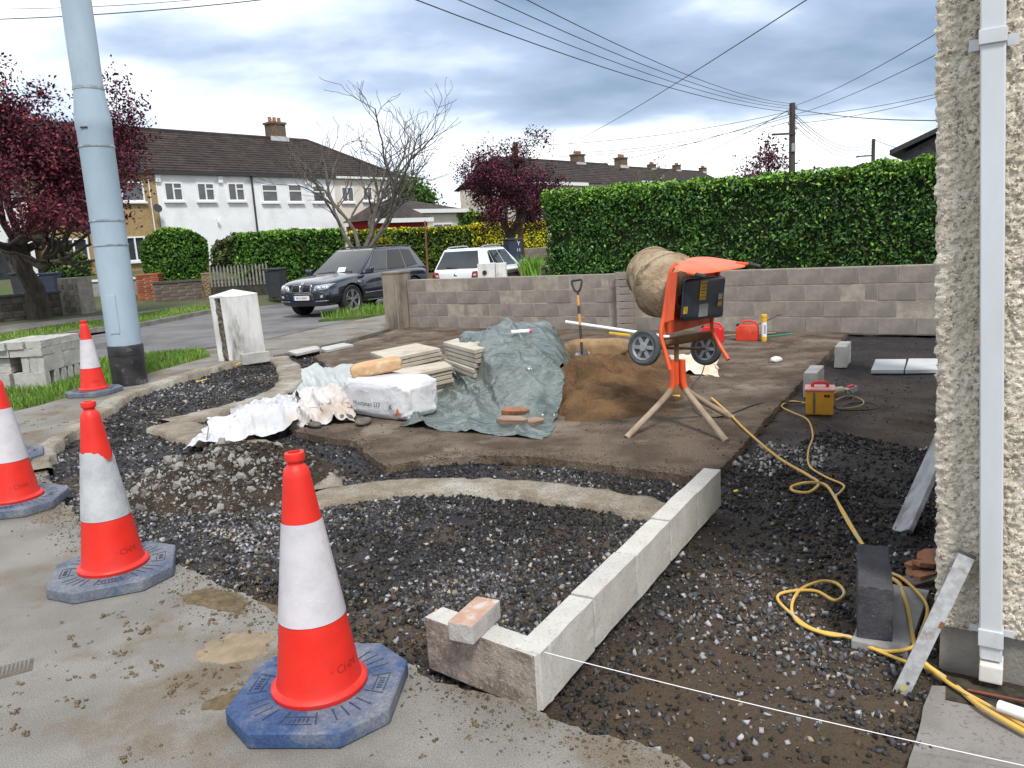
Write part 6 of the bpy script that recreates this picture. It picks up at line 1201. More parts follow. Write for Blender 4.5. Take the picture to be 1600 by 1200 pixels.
def tree(name, base, h, cfg, seed, label, barkm, leaf=None, lean=(0, 0), target=None):
    R0 = np.random.default_rng(seed); out = []; tips = []; e = empty(name, tuple(base), 0, label, 'tree')
    grow(np.zeros(3), np.array([lean[0], lean[1], 1.0])/np.linalg.norm([lean[0], lean[1], 1]), h*cfg['trunk'], cfg['r'], 0, out, tips, cfg, R0)
    allp = np.concatenate([o[0] for o in out]); mx = allp[:, 2].max(); mn, mX = np.quantile(allp[:, 0], .01), np.quantile(allp[:, 0], .99)
    sc = np.array([1., 1., h/mx])
    cxy = np.zeros(2)
    if target is not None:     # widen the crown to its real spread
        kx = target/(mX-mn); sc[0] = sc[1] = kx
    tz = out[0][0][-1, 2]
    def tf(p): q = p.copy(); f = np.clip((q[:, 2]-.0)/tz, 0, 1)[:, None]**2; q[:, :2] = q[:, :2]*(1+(sc[:2]-1)*f); q[:, 2] *= sc[2]; return q
    b = MB(); b.tube(tf(out[0][0]), out[0][1]*np.linspace(1.25, 1, len(out[0][1])), 12); b.build('trunk', barkm, e, smooth=True)
    b = MB(); 
    for pts, rad, lv in out[1:]:
        if leaf and lv >= 3 and pts[:, 2].mean()*sc[2] < leaf.get('zmin', 0)*.95: continue
        b.tube(tf(pts), np.maximum(rad, cfg['rmin']), 6 if lv < 3 else 4, cap=False)
    o = b.build('limbs', barkm, e, smooth=True); o['kind'] = 'stuff'
    if leaf:
        tp = np.concatenate([tf(t)[leaf.get('skip', 1):] for t in tips]); n = leaf['n']; i = rng.integers(0, len(tp), n); P = tp[i]+rng.normal(size=(n, 3))*leaf['j']; P = P[P[:, 2] > leaf.get('zmin', 0)+.5*rng.random(n)]; n = len(P); c = leafcol(n, leaf['c0'], leaf['c1'], leaf.get('hl'), .12); c = c*(.75+.5*fbm(P[:, 0]*1.5, P[:, 2]*1.5, seed)[:, None])
        o = leaves('crown', P, np.tile([0, -.3, .6], (n, 1)), leaf['s']*rng.uniform(.6, 1.3, n), c, m_leafm, e, .6, 1.0); o['kind'] = 'stuff'
    return e
m_bark = M('bark_dark', (.055, .045, .038), (.09, .075, .062), 9, .95, .9, 18, bdist=.04, stretch=(1, 1, .3)); m_barkg = M('bark_grey', (.12, .105, .09), (.075, .066, .056), 8, .9, .5, 25)
cfgP = dict(lv=4, seg=5, wig=.16, up=[0, .07, .05, .02, .0], tap=.62, n=[7, 6, 4, 3], t0=[.75, .35, .3, .3], spread=[.85, .75, .7, .7], ls=[.95, .62, .62, .6], rs=.6, trunk=.27, r=.26, rmin=.008)
tb = G(62, 503, -.02); cfgT = dict(cfgP); cfgT['r'] = .27; cfgT['trunk'] = .29; tree('plum_tree', (tb[0], tb[1], -.05), 6.9, cfgT, 3, 'large dark purple-leaved tree at the left behind the blue post', m_bark, dict(n=42000, s=.105, j=.22, zmin=2.4, c0=(.035, .010, .018), c1=(.12, .020, .034), hl=(.26, .045, .06)), target=5.3, lean=(.03, 0))
tb = D(791, 395, 33.); cfgQ = dict(cfgP); cfgQ['r'] = .19; tree('plum_tree', (tb[0], tb[1], .1), 5.8, cfgQ, 21, 'purple-leaved tree above the white car, beside the wooden pole', m_bark, dict(n=26000, s=.10, j=.17, zmin=1.7, c0=(.028, .010, .020), c1=(.09, .018, .032), hl=(.2, .04, .06)), target=3.5, lean=(-.1, 0))
tb = D(1195, 300, 48.); cfgR = dict(cfgP); cfgR['r'] = .15; tree('plum_tree', (tb[0], tb[1], .3), D(1195, 216, 48.)[2]-.3, cfgR, 8, 'small distant purple tree left of the tall pole, above the hedge', m_bark, dict(n=2200, s=.2, j=.22, c0=(.06, .02, .03), c1=(.15, .04, .06)), target=3.6)
cfgB = dict(lv=4, seg=6, wig=.15, up=[0, .09, .08, .07, .06], tap=.58, n=[6, 5, 4, 4], t0=[.55, .3, .25, .25], spread=[.55, .55, .6, .6], ls=[1.9, .66, .58, .6], rs=.6, trunk=.17, r=.20, rmin=.007)
tb = D(553, 392, 27.); tree('bare_tree', (tb[0], tb[1], .0), D(560, 118, 27.)[2], cfgB, 12, 'leafless grey tree with spreading branches behind the dark car', m_barkg, None, target=6.6)
cfgG = dict(cfgP); cfgG['lv'] = 3; cfgG['r'] = .2
tb = D(645, 330, 62.); tree('green_tree', (tb[0], tb[1], .7), D(645, 266, 62.)[2]-.7, cfgG, 31, 'small bright green tree between the terrace and the purple tree', m_bark, dict(n=6000, s=.30, j=.4, c0=(.03, .08, .015), c1=(.10, .2, .03)), target=5.0)
tb = D(1013, 280, 58.); cfgS = dict(cfgP); cfgS['lv'] = 3; cfgS['r'] = .08; tree('sparse_tree', (tb[0], tb[1], .5), D(1013, 231, 58.)[2]-.5, cfgS, 44, 'thin sparse tree top against the sky over the hedge', m_barkg, dict(n=120, s=.2, j=.15, c0=(.10, .13, .05), c1=(.2, .22, .1)), target=2.4)
# ---- hedges and bushes across the road
gH = ((.03, .085, .012), (.08, .19, .025), (.2, .38, .05))
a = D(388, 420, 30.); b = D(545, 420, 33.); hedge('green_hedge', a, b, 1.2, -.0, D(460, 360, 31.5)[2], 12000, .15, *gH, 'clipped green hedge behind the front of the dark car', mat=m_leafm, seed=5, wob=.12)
a = D(228, 440, 31.); b = D(331, 436, 32.); hedge('round_bush', a, b, 2.0, .7, D(280, 356, 31.5)[2], 9500, .14, *gH, 'big rounded clipped green bush over the low wall', 'bush', mat=m_leafm, seed=9, wob=.10, round_=.5)
a = D(330, 400, 36.); b = D(392, 400, 36.); hedge('garden_shrub', a, b, 1.2, .8, D(360, 372, 36.)[2], 2500, .16, (.03, .06, .015), (.09, .14, .03), (.2, .16, .10), 'loose mixed shrub behind the picket fence', 'shrub', mat=m_leafm, seed=15, wob=.35, round_=.4)
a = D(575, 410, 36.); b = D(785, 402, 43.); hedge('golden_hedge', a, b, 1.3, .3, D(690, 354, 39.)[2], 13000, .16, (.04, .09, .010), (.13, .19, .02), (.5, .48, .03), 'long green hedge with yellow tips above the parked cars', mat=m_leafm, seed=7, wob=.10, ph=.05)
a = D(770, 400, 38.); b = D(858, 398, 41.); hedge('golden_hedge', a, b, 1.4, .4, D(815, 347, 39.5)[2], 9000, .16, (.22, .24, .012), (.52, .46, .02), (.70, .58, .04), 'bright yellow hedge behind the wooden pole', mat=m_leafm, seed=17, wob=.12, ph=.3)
a = D(588, 388, 29.); b = D(613, 388, 29.3); hedge('yellow_shrub', a, b, .6, .6, D(600, 372, 29.)[2], 900, .12, (.2, .2, .02), (.45, .40, .02), (.6, .5, .03), 'small yellow shrub tuft above the dark car roof', 'shrub', mat=m_leafm, seed=19, wob=.06)
a = D(78, 430, 33.); b = D(145, 430, 34.); hedge('garden_shrub', a, b, 1.6, .3, D(110, 392, 33.5)[2], 3000, .16, (.025, .05, .012), (.08, .13, .03), (.16, .2, .05), 'dark green shrub behind the left stone wall', 'shrub', mat=m_leafm, seed=23, wob=.3, round_=.4)
a = D(700, 340, 52.); b = D(770, 350, 52.); hedge('garden_shrub', a, b, 2, .6, D(740, 332, 52.)[2], 2200, .3, (.03, .07, .012), (.08, .16, .03), (.2, .26, .04), 'green shrubs below the purple tree crown', 'shrub', mat=m_leafm, seed=29, wob=.4, round_=.5)
# ---- garden walls across the road
m_stw_ = M('rubble_wall_stone', (.15, .13, .105), (.10, .087, .07), 4, .95, .9, 25, vary=.25, bdist=.03); m_coping = M('wall_coping', (.07, .062, .055), (.10, .09, .08), 5, .9, .4, 30)
def stone_wall(name, a, b, h, rows, bl_, label, mat, cop=True, th=.28, zb=-.05, cat='wall', vary=True):
    a = np.array(a[:2]); b = np.array(b[:2]); d = b-a; l = np.linalg.norm(d); d /= l; e = empty(name, (a[0], a[1], zb), math.atan2(d[1], d[0]), label, cat); rh = h/rows; nb_ = max(1, int(l/bl_)); 
    MB().box((l/2, th/2, h/2), (l, th-.05, h)).build('core', m_wmort if mat is not m_stw_ else m_coping, e)
    mes = [block_mesh('stone', l/nb_-.02, th, rh-.02, mat, .012, .008, 90+i) for i in range(3)]; hf = block_mesh('stone', l/nb_/2-.02, th, rh-.02, mat, .012, .008, 97)
    for r in range(rows):
        x = 0.
        if r % 2: link('stone', hf, e, (l/nb_/4, th/2, r*rh)); x = l/nb_/2
        while x+l/nb_ <= l+.01: link('stone', mes[random.randrange(3)], e, (x+l/nb_/2, th/2+random.uniform(-.01, .01), r*rh)); x += l/nb_
        if l-x > .1: link('stone', hf, e, (x+l/nb_/4, th/2, r*rh))
    if cop: MB().box((l/2, th/2, h+.035), (l+.06, th+.08, .07)).build('coping', m_coping, e)
    return e
a = G(100, 496.5); dl_ = np.array(a[:2])-np.array(G(0, 507)[:2]); dl_ /= np.linalg.norm(dl_); p0 = np.array(a[:2])-dl_*5.5
zt_ = D(60, 459, a[1]-.6)[2]; stone_wall('stone_wall', p0, a, zt_+.02, 4, .55, 'low dark stone garden wall at the far left behind the tree trunk', m_stw_)
a = G(98, 495.5); b = G(128, 494.5); stone_wall('stone_pier', a, b, D(112, 434, a[1])[2]+.05, 7, .35, 'square stone gate pier right of the left tree trunk', M('pier_stone', (.23, .205, .17), (.16, .14, .115), 5, .95, .8, 30, vary=.2), False, .6, cat='pillar')
m_rend = M('grey_rendered_wall', (.27, .27, .265), (.20, .20, .195), 2, .9, .4, 40); a = D(120, 470, 30.); b = D(225, 466, 31.); e = empty('rendered_wall', (a[0], a[1], 0), math.atan2(b[1]-a[1], b[0]-a[0]), 'grey rendered low wall with pale coping behind the blue post', 'wall'); l = math.hypot(b[0]-a[0], b[1]-a[1]); zt_ = D(170, 439, 30.5)[2]; MB().box((l/2, .1, zt_/2-.1), (l, .2, zt_+.2)).build('face', m_rend, e); MB().box((l/2, .1, zt_+.04), (l+.05, .3, .08)).build('coping', m_fas, e)
m_rb = M('red_brick', (.33, .115, .055), (.25, .085, .045), 5, .9, .5, 30, vary=.25)
def brick_pier(name, px0, px1, pyb, pyt, rows, label, mat, y=None):
    a = G(px0, pyb, .03) if y is None else D(px0, pyb, y); b = G(px1, pyb, .03) if y is None else D(px1, pyb, y); w_ = (b[0]-a[0])*.72; h_ = D((px0+px1)/2, pyt, a[1])[2]-.0; e = empty(name, ((a[0]+b[0])/2, a[1], .0), R_(12), label, 'pillar'); MB().box((0, w_/2, h_/2), (w_-.05, w_-.05, h_)).build('core', m_wmort, e); rh = h_/rows
    fw = block_mesh('brick', w_/3-.015, .11, rh-.014, mat, .004, .003, 5); sd_ = block_mesh('brick', .11, w_/3-.015, rh-.014, mat, .004, .003, 6)
    for r in range(rows):
        o_ = (r % 2)*w_/6
        for k in range(3):
            x = -w_/2+w_/6+k*w_/3+o_*0; link('brick', fw, e, (x+(.03 if r % 2 else -.03)*(k == 1), .052, r*rh)); link('brick', sd_, e, (w_/2-.052, w_/6+.02+k*w_/3, r*rh)); link('brick', sd_, e, (-w_/2+.052, w_/6+.02+k*w_/3, r*rh))
    MB().box((0, w_/2, h_+.02), (w_+.04, w_+.04, .05)).build('cap', mat, e)
brick_pier('brick_pier', 212, 243, 475, 430, 15, 'red brick gate pier right of the blue post', m_rb)
m_yp = M('buff_brick', (.30, .23, .13), (.23, .17, .095), 5, .9, .5, 30, vary=.2); brick_pier('brick_pier', 317, 330, 468, 428, 14, 'narrow buff brick pier at the left end of the picket fence', m_yp)
a = G(243, 475, .03); b = G(318, 469, .03); stone_wall('brick_garden_wall', a, b, D(280, 441, (a[1]+b[1])/2)[2]-.0, 6, .45, 'brown block wall under the round bush', M('garden_wall_block', (.15, .125, .10), (.11, .09, .075), 5, .95, .6, 30, vary=.15), True, .22, 0.)
m_pick = M('picket_paint', (.26, .245, .22), (.16, .15, .13), 6, .85); m_pdk = M('fence_dark', (.035, .032, .028), (.06, .055, .045), 5, .9)
a = G(331, 468, .03); b = G(424, 462, .03); l = math.hypot(b[0]-a[0], b[1]-a[1]); e = empty('picket_fence', (a[0], a[1], 0), math.atan2(b[1]-a[1], b[0]-a[0]), 'weathered picket fence on a dark low wall left of the bin', 'fence'); zt_ = D(375, 413, (a[1]+b[1])/2)[2]; zm = D(375, 440, (a[1]+b[1])/2)[2]
MB().box((l/2, .1, zm/2), (l, .18, zm)).build('low_wall', m_pdk, e); 
for z in (zm+.08, zt_-.2): MB().box((l/2, .06, z), (l, .05, .07)).build('rail', m_pdk, e)
for i in range(17):
    x = (i+.5)*l/17; MB().prism([(x-.03, zm-.15), (x+.03, zm-.15), (x+.03, zt_-.08), (x, zt_+random.uniform(-.03, .02)), (x-.03, zt_-.08)], -.012, .012).build('picket', m_pick, e, rot=(R_(90), 0, 0))
# ---- bins
m_bin = M('bin_black', (.022, .026, .032), (.03, .034, .04), 5, .5); m_bing = M('bin_navy', (.018, .028, .055), (.025, .035, .065), 5, .5)
def wheelie(px, py, y, rz, label, mat, z=None):
    g = D(px, py, y); e = empty('wheelie_bin', (g[0], g[1], g[2]), rz, label, 'bin', 'wheelie bins')
    MB().box((0, 0, .52), (.46, .52, .92), taper=1.18).build('body', mat, e, bevel=.03); MB().box((0, 0, 1.03), (.59, .70, .07)).build('lid', mat, e, bevel=.025); MB().tube([(-.25, .38, 1.0), (.25, .38, 1.0)], .02, 8).build('handle_bar', mat, e)
    for s in (-1, 1): MB().lathe([(.1, -.03), (.1, .03)], 16, (s*.25, .24, .1), R=rotm(ry=R_(90))).build('wheel', m_blk, e)
    return e
wheelie(435, 467, 27.5, R_(-10), 'black wheelie bin on the kerb left of the dark car', m_bin)
e = wheelie(803, 417, 30., R_(20), 'dark wheelie bin with white number beside the white car bonnet', m_bing); me = text_me('Y', .2, m_upvc, .001); link('marking', me, e, (.12, -.315, .86), (R_(90), 0, 0)); me = text_me('11', .17, m_upvc, .001); link('marking', me, e, (.12, -.30, .62), (R_(90), 0, 0))
wheelie(40, 472, 28.5, R_(10), 'dark bin top showing behind the left stone wall', m_bin); wheelie(84, 472, 28.7, R_(5), 'pale lidded bin top behind the stone wall beside the pier', m_bing)
# ---- white gate pier box, posts, mossy wall near the white car
yW = 17.6; a = D(747, 446, yW); b = D(791, 444, yW); e = empty('painted_pier', ((a[0]+b[0])/2, yW, 0), R_(-6), 'flaking white painted pier with a round hole beyond the wall', 'pillar'); w_ = b[0]-a[0]; zt_ = D(770, 411, yW)[2]
MB().box((-w_*.18, .15, zt_/2), (w_*.62, .3, zt_)).build('shaft', m_white, e, bevel=.01); MB().box((w_*.33, .16, zt_/2), (w_*.36, .28, zt_-.02)).build('side_shaft', m_white, e, bevel=.01); MB().lathe([(.05, 0), (.05, .012)], 16, (-w_*.24, -.005, zt_-.2), R=rotm(rx=R_(90))).build('hole', m_drain, e)
m_rust = M('rusty_post', (.20, .09, .05), (.12, .07, .045), 12, .85, .4, 30)
a = D(668, 440, 18.5); b = D(664, 345, 18.5); props(MB().tube([a-np.array([0, 0, .8]), b], .022, 8).build('thin_post', m_rust, None, loc=(0, 0, 0)), 'thin rusty sapling stake between the two parked cars', 'post')
a = G(818, 437); m_moss = M('mossy_stone', (.10, .095, .065), (.06, .07, .03), 5, .95, .8, 30)
a = D(788, 437, 21.); b = D(862, 425, 24.); stone_wall('mossy_wall', a, b, .6, 2, .6, 'low mossy stone wall at the left end of the tall hedge', m_stw_, True, .3, D(822, 436, 22.4)[2]-.35)
x = rng.uniform(D(815, 430, 21)[0], D(845, 430, 21)[0], 260); y = 21.3+rng.random(260)*.6; grass('tall_weeds', x, y, D(830, 434, 21)[2], .3, .65, .014, 'clump of long bright green weeds before the hedge end', c0=(.06, .16, .015), c1=(.17, .34, .03))
vg = [D(800, 420, 31)[:2], D(858, 418, 29)[:2], D(862, 398, 37)[:2], D(806, 400, 37)[:2]]; x, y = scatter(30000, -3, 8, 26, 40, lambda x, y: inpoly(x, y, vg)); zv = D(830, 410, 33)[2]; MB().prism(vg, zv-.5, zv-.02).build('bank_verge', m_turf)['kind'] = 'structure'; grass('grass.003', x[:3500], y[:3500], zv-.02, .05, .14, .016, 'bright grass bank below the yellow hedge', c0=(.09, .2, .015), c1=(.19, .34, .04))
a = D(770, 405, 37.5); b = D(858, 398, 40.5); e = stone_wall('hedge_wall', a, b, .75, 3, .8, 'low stone wall under the bright yellow hedge', M('hedge_wall_stone', (.20, .175, .145), (.14, .12, .10), 5, .95, .6, 30, vary=.2), False, .3, D(840, 402, 39)[2]-.3)
# ---- poles and wires
m_pole = M('pole_wood', (.10, .085, .075), (.065, .055, .05), 5, .9, .5, 30, stretch=(1, 1, .2)); m_polew = M('pole_brown', (.17, .09, .05), (.11, .06, .035), 5, .9, .5, 30, stretch=(1, 1, .2)); m_wire = M('wire_black', (.02, .02, .022), rough=.6); m_galv = M('galvanised', (.3, .31, .32), rough=.5, metal=.4)
PT = D(1238, 161, 36.); e = empty('utility_pole', (PT[0], PT[1], .4), 0, 'tall dark utility pole with cross arm standing behind the hedge', 'pole'); hP = PT[2]-.4; MB().lathe([(.16, 0), (.125, hP)], 14).build('shaft', m_pole, e, smooth=True); za = D(1238, 209, 36.)[2]-.4; MB().beam((-.95, -.12, za), (.1, -.12, za), .07, .09).build('cross_arm', m_pole, e)
for i in range(5): MB().lathe([(.03, -.06), (.05, 0), (.03, .06)], 10, (.17*(-1)**i, -.05, hP-.2-.22*i)).build('insulator', m_galv, e, smooth=True)
MB().box((.0, -.16, za-.6), (.16, .12, .35)).build('junction_box', m_galv, e)
P2 = D(1365, 217, 62.); e = empty('utility_pole', (P2[0], P2[1], .4), 0, 'small distant utility pole above the hedge at right', 'pole'); MB().lathe([(.16, 0), (.13, P2[2]-.4)], 10).build('shaft', m_pole, e, smooth=True); MB().beam((-1.3, 0, D(1365, 243, 62.)[2]-.4), (.1, 0, D(1365, 243, 62.)[2]-.4), .08, .1).build('cross_arm', m_pole, e)
P3 = D(805, 222, 34.); e = empty('utility_pole', (D(816, 410, 34.)[0], 34., .2), 0, 'brown wooden utility pole in front of the purple tree', 'pole'); hP3 = P3[2]-.2; MB().tube([(0, 0, 0), (P3[0]-D(816, 410, 34.)[0], 0, hP3)], [.13, .10], 12).build('shaft', m_polew, e, smooth=True)
def wire(a, b, sag, r=.013, n=18):
    a = np.array(a); b = np.array(b); t = np.linspace(0, 1, n)[:, None]; p = a*(1-t)+b*t; p[:, 2] -= sag*4*t[:, 0]*(1-t[:, 0]); return p
wi = 0
def put_wire(a, b, sag, label, r=.013): props(MB().tube(wire(a, b, sag), r, 5).build('overhead_wire', m_wire, None), label, 'wire', 'overhead wires')
pt = lambda dy, dx=0: D(1238+dx, 163+dy, 36.)
for i, (x, dy) in enumerate(((630, 12), (698, 7), (756, 3), (808, -1))): put_wire(D(x, -8, 14.), pt(dy), .35, ['lowest', 'second lowest', 'second highest', 'highest'][i]+' of four wires running from the top of the sky to the tall pole', .009 if i else .011)
put_wire(D(1272, -8, 13.), D(850, 240, 60.), .3, 'wire crossing the sky steeply from top right down to the left', .010)
for i, (dy, px, py, y, sg) in enumerate(((14, 720, 275, 60., .8), (6, 940, 300, 60., .4), (18, 808, 238, 34., .5), (10, 808, 228, 34., .3), (26, 808, 246, 34., .4))): put_wire(pt(dy), D(px, py, y), sg, ['heavy wire', 'short steep wire', 'third wire', 'upper slack wire', 'lowest slack wire'][i]+' running left from the tall pole', .016 if i < 2 else .011)
for i, (dy, px, py, y) in enumerate(((2, 1500, 30, 16.), (16, 1500, 66, 18.), (18, 1500, 138, 26.), (30, 1500, 142, 26.), (7, 1500, 188, 22.))): put_wire(pt(dy, 4), D(px, py, y), .15, ['topmost', 'second', 'third', 'fourth', 'lowest, nearly level'][i]+' wire running right from the tall pole', .010 if i < 4 else .015)
for i, dy in enumerate((14, 18, 24, 32)): put_wire(pt(dy, 3), D(1363, 221+i*5, 62.), .9, ['first', 'second', 'third', 'fourth'][i]+' sagging wire between the tall pole and small pole', .014)
put_wire(D(1367, 219, 62.), D(1500, 248, 40.), .2, 'wire running right from the small distant pole', .02)
put_wire(D(-30, 31, 13.), D(440, -4, 13.), .05, 'lower wire crossing the top left corner of the sky', .008); put_wire(D(-30, 14, 13.), D(360, -6, 13.), .05, 'upper faint wire in the top left corner of the sky', .005)
put_wire(P3, D(600, 300, 40.), .3, 'wire running left from the brown pole past the bare tree', .010)
# ================================================================ PARKED CARS
from mathutils.bvhtree import BVHTree
m_cgl = M('car_glass', (.016, .022, .027), (.024, .03, .035), 2, .04, spec=.6); m_cgl2 = M('car_glass_tinted', (.006, .008, .010), rough=.04, spec=.4)
m_rub = M('tyre_rubber', (.02, .02, .021), (.03, .03, .03), 12, .8); m_trim = M('car_trim_black', (.012, .012, .013), rough=.4); m_chr = M('car_chrome', (.55, .56, .58), rough=.2, metal=.9); m_rim = M('rim_grey', (.34, .35, .36), rough=.3, metal=.7); m_lampg = M('lamp_glass', (.45, .48, .52), (.25, .28, .32), 14, .1, spec=.8, coat=.5); m_rlamp = M('lamp_red', (.30, .006, .01), (.18, .004, .008), 14, .15, coat=.6)
def make_car(name, label, loc, head, paint, st, cab, wheels, wr, wy, cabv):
    e = empty(name, loc, head, label, 'car')
    V = []; 
    for x, w_, zb, zt, cr_ in st:
        h = [(0, zb), (w_*.78, zb), (w_*.94, zb+.06), (w_*.99, zb+.20), (w_, zb+(zt-zb)*.45), (w_*.985, zt-.20), (w_*.955, zt-.09), (w_*.90, zt-.015), (w_*.70, zt+cr_*.55), (w_*.35, zt+cr_*.9), (0, zt+cr_)]
        V.append([(x, y, z) for y, z in h]+[(x, -y, z) for y, z in h[-2:0:-1]])
    V = np.array(V); m_, n_ = V.shape[:2]; idx = np.arange(m_*n_).reshape(m_, n_); nx = np.roll(idx, -1, 1); Fc = np.stack([idx[:-1], idx[1:], nx[1:], nx[:-1]], -1).reshape(-1, 4).tolist()+[tuple(idx[0]), tuple(idx[-1][::-1])]
    me = bpy.data.meshes.new('body'); me.from_pydata(V.reshape(-1, 3).tolist(), [], Fc); me.materials.append(paint); me.materials.append(m_trim)
    bm = bmesh.new(); bm.from_mesh(me); bmesh.ops.recalc_face_normals(bm, faces=bm.faces); bm.to_mesh(me); bm.free()
    tmp = link('tmp', me); s = tmp.modifiers.new('s', 'SUBSURF'); s.levels = 2; s.render_levels = 2; cuts = []
    b = MB()
    for wx in wheels:
        for sg in (-1, 1): b.lathe([(wr*1.14, -.22), (wr*1.14, .22)], 32, (wx, sg*(wy+.08), wr), R=rotm(rx=R_(90)))
    ct = b.build('cut', m_trim); bo = tmp.modifiers.new('b', 'BOOLEAN'); bo.operation = 'DIFFERENCE'; bo.object = ct; bo.solver = 'EXACT'
    dg = bpy.context.evaluated_depsgraph_get(); nm = bpy.data.meshes.new_from_object(tmp.evaluated_get(dg)); bpy.data.objects.remove(tmp); bpy.data.objects.remove(ct)
    nm.polygons.foreach_set('use_smooth', [True]*len(nm.polygons)); nm.set_sharp_from_angle(angle=R_(35))
    body = link('body', nm, e); bvh = BVHTree.FromPolygons([v.co for v in nm.vertices], [list(p.vertices) for p in nm.polygons])
    # cabin
    xr0, xf0, xr1, xf1, wb, wt, zb, zt = cab; c = MB().hexa([(xr0, -wb, zb), (xf0, -wb, zb), (xf0, wb, zb), (xr0, wb, zb), (xr1, -wt, zt), (xf1, -wt, zt), (xf1, wt, zt), (xr1, wt, zt)])
    cabin = c.build('cabin', paint, e, smooth=True, bevel=.075, seg=5); roof = MB().prism([(xr1+.05, -wt+.07), (xf1-.05, -wt+.07), (xf1-.05, wt-.07), (xr1+.05, wt-.07)], zt-.02, zt+.018).build('roof_panel', paint, e, smooth=True, bevel=.015, seg=3)
    def side_pt(u, v, sg, o=.006):
        x = (xr0+(xf0-xr0)*u)*(1-v)+(xr1+(xf1-xr1)*u)*v; n = np.array([0, zt-zb, wb-wt]); n /= np.linalg.norm(n); return np.array([x, sg*(wb*(1-v)+wt*v+n[1]*o), zb*(1-v)+zt*v+n[2]*o])
    def side_win(poly, nm_, mat):
        for sg in (1, -1):
            p0 = [side_pt(u, v, sg, -.02) for u, v in poly]; p1 = [side_pt(u, v, sg) for u, v in poly]; k = len(poly); o_ = MB().add(p0+p1, [tuple(range(k)), tuple(range(2*k-1, k-1, -1))]+[(i, (i+1) % k, k+(i+1) % k, k+i) for i in range(k)]).build(nm_, mat, e, bevel=.004)
    for poly, mat in cabv['side']: side_win(poly, 'side_window', mat)
    def end_win(front, ins, v0, v1, nm_, mat):
        xb, xt = (xf0, xf1) if front else (xr0, xr1); n = np.array([zt-zb, 0, (xb-xt)]) if front else np.array([-(zt-zb), 0, (xt-xb)]); n = n/np.linalg.norm(n); P4 = []
        for v in (v0, v1):
            for sg in (-1, 1): P4.append(np.array([xb*(1-v)+xt*v, sg*((wb*(1-v)+wt*v)-ins), zb*(1-v)+zt*v]))
        a_, b_, c_, d_ = P4[0], P4[1], P4[3], P4[2]; MB().hexa([p-n*.02 for p in (a_, b_, c_, d_)]+[p+n*.012 for p in (a_, b_, c_, d_)]).build(nm_, mat, e, bevel=.006, smooth=True)
        return n
    nW = end_win(True, .05, .03, .93, 'windscreen', m_cgl); end_win(False, cabv.get('rear_ins', .10), cabv.get('rv0', .12), .90, 'rear_window', m_cgl)
    for i, (pa, pb2) in enumerate((((.02), (.55)), ((-.60), (-.05)))):
        q0 = np.array([xf0-.03, pa, zb+.05]); q1 = np.array([xf0-.10, pb2, zb+.085]); MB().tube([q0+nW*.02, q1+nW*.02], .012, 6).build('wiper', m_trim, e)
    # patches projected on the body
    def patch(nm_, c4, axis, mat, off_=.006, par=e, g=7, both=False):
        for sg in ((1, -1) if both else (1,)):
            c4_ = [np.array(p, float) for p in c4]; u, v = np.meshgrid(np.linspace(0, 1, g), np.linspace(0, 1, g)); P_ = ((1-u)*(1-v))[..., None]*c4_[0]+(u*(1-v))[..., None]*c4_[1]+(u*v)[..., None]*c4_[2]+((1-u)*v)[..., None]*c4_[3]; out = np.zeros((g, g, 3)); last = None
            for i in range(g):
                for j in range(g):
                    if axis == 'f': o_, d_ = Vector((4, sg*P_[i, j, 0], P_[i, j, 1])), Vector((-1, 0, 0))
                    elif axis == 'r': o_, d_ = Vector((-4, sg*P_[i, j, 0], P_[i, j, 1])), Vector((1, 0, 0))
                    else: o_, d_ = Vector((P_[i, j, 0], sg*3, P_[i, j, 1])), Vector((0, -sg, 0))
                    h, n, _, _ = bvh.ray_cast(o_, d_)
                    if h is None: h = last if last is not None else o_+d_*2; n = -d_
                    last = h; out[i, j] = np.array(h)+np.array(n)*off_
            o_ = np_mesh(nm_, out, grid_faces(g, g), mat, par, smooth=True); sm_ = o_.modifiers.new('s', 'SOLIDIFY'); sm_.thickness = .012; sm_.offset = 0
        return o_
    # wheels
    for wx in wheels:
        for sg in (1, -1):
            ty = MB().lathe([(wr*.66, -.11), (wr*.9, -.125), (wr, -.10), (wr, .10), (wr*.9, .125), (wr*.66, .11)], 40, (wx, sg*wy, wr), R=rotm(rx=R_(90)), capb=False, capt=False).build('wheel', m_rub, e, smooth=True); MB().lathe([(wr*.68, -.08), (wr*.68, .08)], 36, (wx, sg*(wy-.0), wr), R=rotm(rx=R_(90))).build('drum', m_trim, ty)
            MB().lathe([(wr*.62, .10), (wr*.70, .118), (wr*.72, .10)], 40, (wx, sg*wy, wr), R=rotm(rx=R_(-90*sg)), capb=False, capt=False).build('rim', m_rim, ty, smooth=True); MB().lathe([(.07, .06), (.06, .105)], 16, (wx, sg*wy, wr), R=rotm(rx=R_(-90*sg))).build('hub_cap', m_rim, ty)
            for k in range(5):
                for dl_ in (-.16, .16):
                    a = k*2*math.pi/5+.3; c0 = np.array([wx+.05*math.cos(a), sg*(wy+.095), wr+.05*math.sin(a)]); c1 = np.array([wx+wr*.68*math.cos(a+dl_), sg*(wy+.105), wr+wr*.68*math.sin(a+dl_)]); MB().beam(c0, c1, .032, .03, up=(0, 1, 0)).build('spoke', m_rim, ty)
    return e, patch, side_pt
m_navy = M('paint_navy', (.010, .014, .028), (.011, .015, .03), 2, .22, metal=.3, coat=1., spec=.6); m_wpaint = M('paint_white', (.72, .74, .76), (.70, .72, .74), 2, .25, coat=.8)
th = R_(28); fwd = np.array([-math.sin(th), -math.cos(th)]); lf = np.array([-fwd[1], fwd[0]]); FLw = G(548, 491, ZR)[:2]; cB = FLw-fwd*1.52-lf*.80
